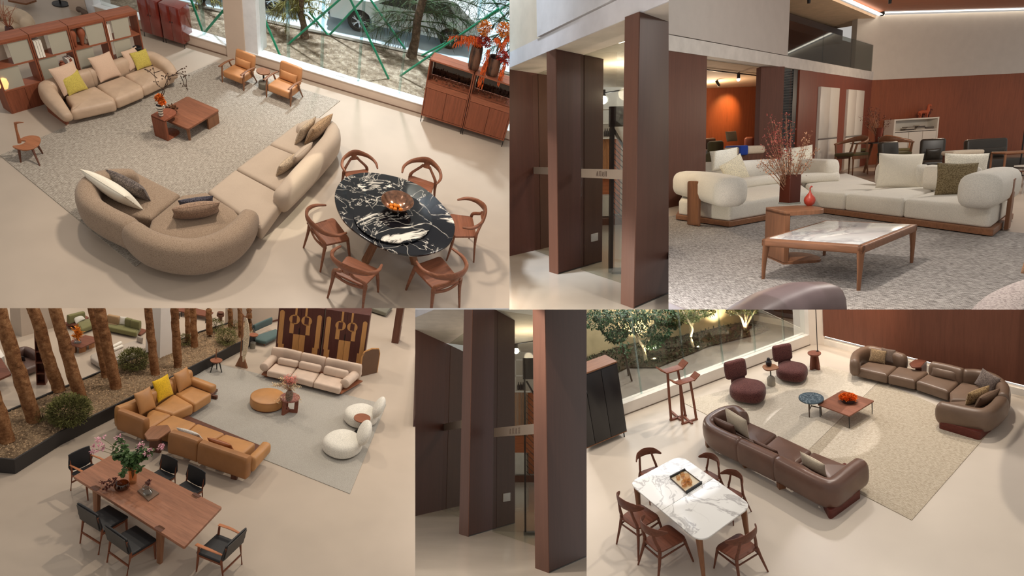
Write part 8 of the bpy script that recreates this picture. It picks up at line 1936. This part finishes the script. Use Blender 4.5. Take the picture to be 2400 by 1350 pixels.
# ---- bar tables (tray topped stands)
def stand(Fx, label):
    t = thing(S, 'bar_stand', label, 'bar table', Fx['loc'], Fx['yaw'], Fx['scale'], 'tray topped walnut stands'); w = wood('stand_walnut', (128, 76, 56), 'z')
    part('tray', rbox(.40, .2, .025, .01, M=T(0, 0, .98)), w, t)
    for k in (-1, 1): part('tray_wing', box(.19, .2, .02, T(k*.2, 0, .99, ry=-k*.6) @ T(k*.06, 0, 0)), w, t)
    for k in (-1, 1):
        part('leg', sweep(cat([(k*.17, 0, .03), (k*.15, 0, .5), (k*.12, 0, .97)], 3), .045, .055, n=8, pw=4, up=(0, 1, 0)), w, t)
    part('foot_rail', box(.4, .045, .035), w, t); part('foot_rail', box(.045, .42, .035, T(0, .1, 0)), w, t)
    return t
Fa = S.fit([((-.17, 0, 0), (1600, 1003)), ((.17, 0, 0), (1634, 975)), ((-.12, 0, .98), (1589, 903)), ((.12, 0, .98), (1622, 889)), ((-.3, 0, 1.04), (1578, 888)), ((.3, 0, 1.06), (1630, 882))], 10, yaw0=.7)
st_ = stand(Fa, 'shorter walnut tray stand in front of the other one')
Fb_ = S.fit([((-.17, 0, 0), (1577, 993)), ((.17, 0, 0), (1613, 967)), ((-.12, 0, .98), (1556, 875)), ((.12, 0, .98), (1591, 862)), ((-.3, 0, 1.04), (1546, 862)), ((.3, 0, 1.06), (1599, 855))], 10, yaw0=.7)
copy_tree(st_, S, 'taller walnut tray stand beside the garden window', Fb_['loc'], Fb_['yaw'], Fb_['scale'])

# ---- black cabinet
Fz = S.fit([((.8, 0, 1.7), (1439, 850)), ((.8, .45, 1.7), (1415, 836)), ((-.0, 0, 1.7), (1375, 868)), ((.8, 0, .12), (1477, 1008)), ((.0, 0, .12), (1385, 1046)), ((.74, .02, 0), (1466, 1023))], 8, yaw0=.5)
t = thing(S, 'black_cabinet', 'tall black two-door cabinet with a walnut top at the left edge', 'cabinet', Fz['loc'], Fz['yaw'], Fz['scale'])
bk_ = plain('black_lacquer', (30, 28, 30), .3, .5)
part('body', bezel(1.6, .45, 1.55, .006, T(0, .225, .12)), bk_, t); part('top_board', box(1.62, .46, .03, T(0, .225, 1.67)), walnutx, t)
for k in (-1, 1):
    for j in (-1, 1):
        pass
for x in (-.6, -.2, .2, .6): part('door', bezel(.39, .02, 1.5, .004, T(x, -.01, .15)), bk_, t)
for x in (-.74, .74):
    for y in (.03, .42): part('leg', stick((x, y, 0), (x, y, .13), .014), blackm, t)
part('lower_rail', box(1.6, .02, .02, T(0, -.0, .12)), walnutx, t)

# ---- marble dining table
zt = .78
c4 = [S.at(u, v, zt) for u, v in ((1473, 1131), (1594, 1066), (1763, 1184), (1642, 1273))]
cc = sum(c4, Vector())/4; ax = ((c4[3]-c4[0])+(c4[2]-c4[1])).normalized(); ya = atan2(ax.y, ax.x); Ri = Matrix.Rotation(-ya, 4, 'Z'); l4 = [Ri @ Vector((q.x-cc.x, q.y-cc.y, 0)) for q in c4]
t = thing(S, 'dining_table', 'rounded white marble dining table with walnut legs', 'dining table', (cc.x, cc.y, 0), ya)
wm2 = marble('white_marble_grey_veins', (226, 224, 220), (172, 168, 166), 1.2, False, .1, (.475, .5, .525))
h0 = [l4[0], l4[1], l4[1].lerp(l4[2], .5), l4[0].lerp(l4[3], .5)]; h1 = [l4[0].lerp(l4[3], .503), l4[1].lerp(l4[2], .503), l4[2], l4[3]]
def rp4(P, rs):
    P2_ = [(q.x, q.y) for q in P]
    if area2(P2_) < 0: P2_, rs = P2_[::-1], rs[::-1]
    return roundpoly(P2_, rs, 7)
part('tabletop', prism(rp4(h0, [.2, .2, 0, 0]), zt-.03, zt, .006, .01), wm2, t, label='far half of the marble top'); part('tabletop', prism(rp4(h1, [0, 0, .2, .2]), zt-.03, zt, .006, .01), wm2, t, label='near half of the marble top')
part('apron', prism(inset(rp4(l4, [.2]*4), .07), zt-.08, zt-.03), walnutx, t)
for q in l4:
    e = q*.86; part('leg', sweep([(e.x*1.04, e.y*1.04, 0), (e.x, e.y, zt-.035)], [.05, .1], [.05, .1], n=12, pw=3), walnut, t)
q = [S.at(u, v, zt) for u, v in ((1571, 1122), (1606, 1104), (1645, 1134), (1609, 1157))]
c = sum(q, Vector())/4; t = thing(S, 'serving_tray', 'glass bottomed serving tray with black sides on the marble table', 'tray', (c.x, c.y, zt))
Q = [Vector((v.x-c.x, v.y-c.y, 0)) for v in q]
part('tray_base', prism([(v.x, v.y) for v in Q], .0, .012), plain('tray_mirror', (190, 176, 150), .15, .5), t)
def bar(a, b, h, w, m, nm): 
    d_ = b-a; part(nm, box(d_.length, w, h, T((a.x+b.x)/2, (a.y+b.y)/2, 0, rz=atan2(d_.y, d_.x))), m, t)
bar(Q[0], Q[1], .05, .02, blackm, 'tray_side'); bar(Q[2], Q[3], .05, .02, blackm, 'tray_side'); bar(Q[0], Q[3], .03, .008, brz, 'tray_rim'); bar(Q[1], Q[2], .03, .008, brz, 'tray_rim')
hg_ = glassm('honey_glass', (248, 232, 212), .9, .05)
for i, (u, v, k) in enumerate(((1590, 1124, .8), (1600, 1118, .9), (1610, 1130, 1.5), (1604, 1140, 1.1), (1617, 1136, 1.0))):
    p = S.at(u, v, zt+.012); t = thing(S, 'honey_glass', 'honey coloured glass vessel on the tray, %s' % ['at the left', 'at the far corner', 'the largest in the middle', 'at the near side', 'at the right'][i], 'glass', tuple(p), 0, k, 'honey glass vessels on the tray')
    part('glass_body', lathe([(.02, 0), (.035, .01), (.045, .05), (.035, .09), (.03, .09), (.04, .05), (.03, .015)], 20), hg_, t)
# oval-back chairs
def make_oval(F, label):
    t = thing(S, 'dining_chair', label, 'dining chair', F['loc'], F['yaw'], F['scale'], 'oval-back walnut chairs at the marble table'); w = wood('oval_walnut', (108, 66, 50), 'y'); ws = wood('oval_seat', (120, 72, 54), 'x', plank=6)
    part('seat', prism(roundpoly([(-.23, -.22), (.23, -.22), (.19, .22), (-.19, .22)], .09), .42, .45, .012, .012), ws, t)
    part('backrest', sweep(cat([(-.26, .10, .78), (-.17, .22, .80), (0, .27, .81), (.17, .22, .80), (.26, .10, .78)], 5), [.022]*5, [.04, .14, .17, .14, .04], n=12, dome=1, pw=2.4), w, t)
    for a in (-1, 1):
        part('leg', tube([(a*.25, -.25, 0), (a*.2, -.18, .43)], [.012, .024]), w, t)
        part('leg', tube(cat([(a*.24, .32, 0), (a*.18, .2, .42), (a*.15, .22, .6), (a*.12, .24, .78)], 3), [.012, .026, .022, .02]), w, t)
        part('side_rail', stick((a*.21, -.19, .36), (a*.19, .21, .33), .014), w, t)
    part('rail', stick((-.19, .21, .33), (.19, .21, .33), .014), w, t)
    return t
fits = [([((.26, .10, .78), (1441, 1156)), ((-.26, .10, .78), (1499, 1188)), ((.24, .32, 0), (1458, 1275)), ((-.24, .32, 0), (1499, 1316)), ((.23, -.22, .45), (1500, 1175)), ((-.23, -.22, .45), (1553, 1212))], 'oval-back walnut chair on the near left long side, the farther one'),
 ([((.26, .10, .78), (1490, 1209)), ((-.26, .10, .78), (1552, 1250)), ((-.19, .22, .45), (1550, 1293)), ((-.23, -.22, .45), (1613, 1260)), ((.23, -.22, .45), (1568, 1233)), ((.24, .32, 0), (1505, 1328)), ((-.24, .32, 0), (1542, 1356)), ((-.25, -.25, 0), (1639, 1317))], 'oval-back walnut chair on the near left long side, the nearer one'),
 ([((-.26, .10, .78), (1774, 1224)), ((.26, .10, .78), (1705, 1277)), ((.23, -.22, .45), (1670, 1280)), ((-.23, -.22, .45), (1732, 1241)), ((.19, .22, .45), (1722, 1318)), ((.25, -.25, 0), (1671, 1342)), ((-.24, .32, 0), (1803, 1354)), ((.24, .32, 0), (1738, 1358))], 'oval-back walnut chair at the near head of the marble table'),
 ([((-.26, .10, .78), (1484, 1087)), ((.26, .10, .78), (1552, 1058)), ((0, .27, .88), (1512, 1055)), ((-.17, .21, .45), (1505, 1102)), ((.17, .21, .45), (1534, 1090))], 'oval-back walnut chair at the far head of the marble table'),
 ([((-.26, .10, .78), (1641, 1068)), ((.26, .10, .78), (1689, 1095)), ((0, .27, .89), (1670, 1063)), ((.17, .21, .45), (1681, 1120))], 'oval-back walnut chair on the far long side, the left of two'),
 ([((-.26, .10, .78), (1692, 1107)), ((.26, .10, .78), (1746, 1137)), ((0, .27, .89), (1724, 1101)), ((.17, .21, .45), (1735, 1159))], 'oval-back walnut chair on the far long side, the right of two')]
o1 = None; Fprev = []
for i, (k, l) in enumerate(fits):
    F = S.fit(k, 25 if i in (1, 2) else 120, yaw0=None if i < 3 else (Fprev[2]['yaw']+pi if i == 3 else Fprev[1]['yaw']+pi))
    Fprev.append(F)
    if o1 is None: o1 = make_oval(F, l)
    else: copy_tree(o1, S, l, F['loc'], F['yaw'], F['scale'])

# garden daylight, uplights and window light
gm = S.at(1620, 800, 0); slamp(S, 'garden_daylight', (gm.x-1, gm.y+.5, 3.6), (gm.x, gm.y+.6, 0), 200, (245, 248, 255), 1.2, kind='POINT')
for (u, v, e) in ((1534, 843, 34), (1637, 815, 30), (1748, 778, 30), (1500, 812, 34), (1690, 775, 26)):
    p = S.at(u, v, 0); slamp(S, 'garden_uplight', (p.x, p.y, .06), (p.x+.1, p.y+.6, 2), e, (255, 238, 206), .05, 110, .7)

q = W0+dw*1.6-nw*1.6; slamp(S, 'wood_wall_spot', (q.x, q.y, 2.6), tuple(W0+dw*.9+Vector((0, 0, .9))), 46, (255, 214, 170), .1, 70, 1.0)
clip_all()
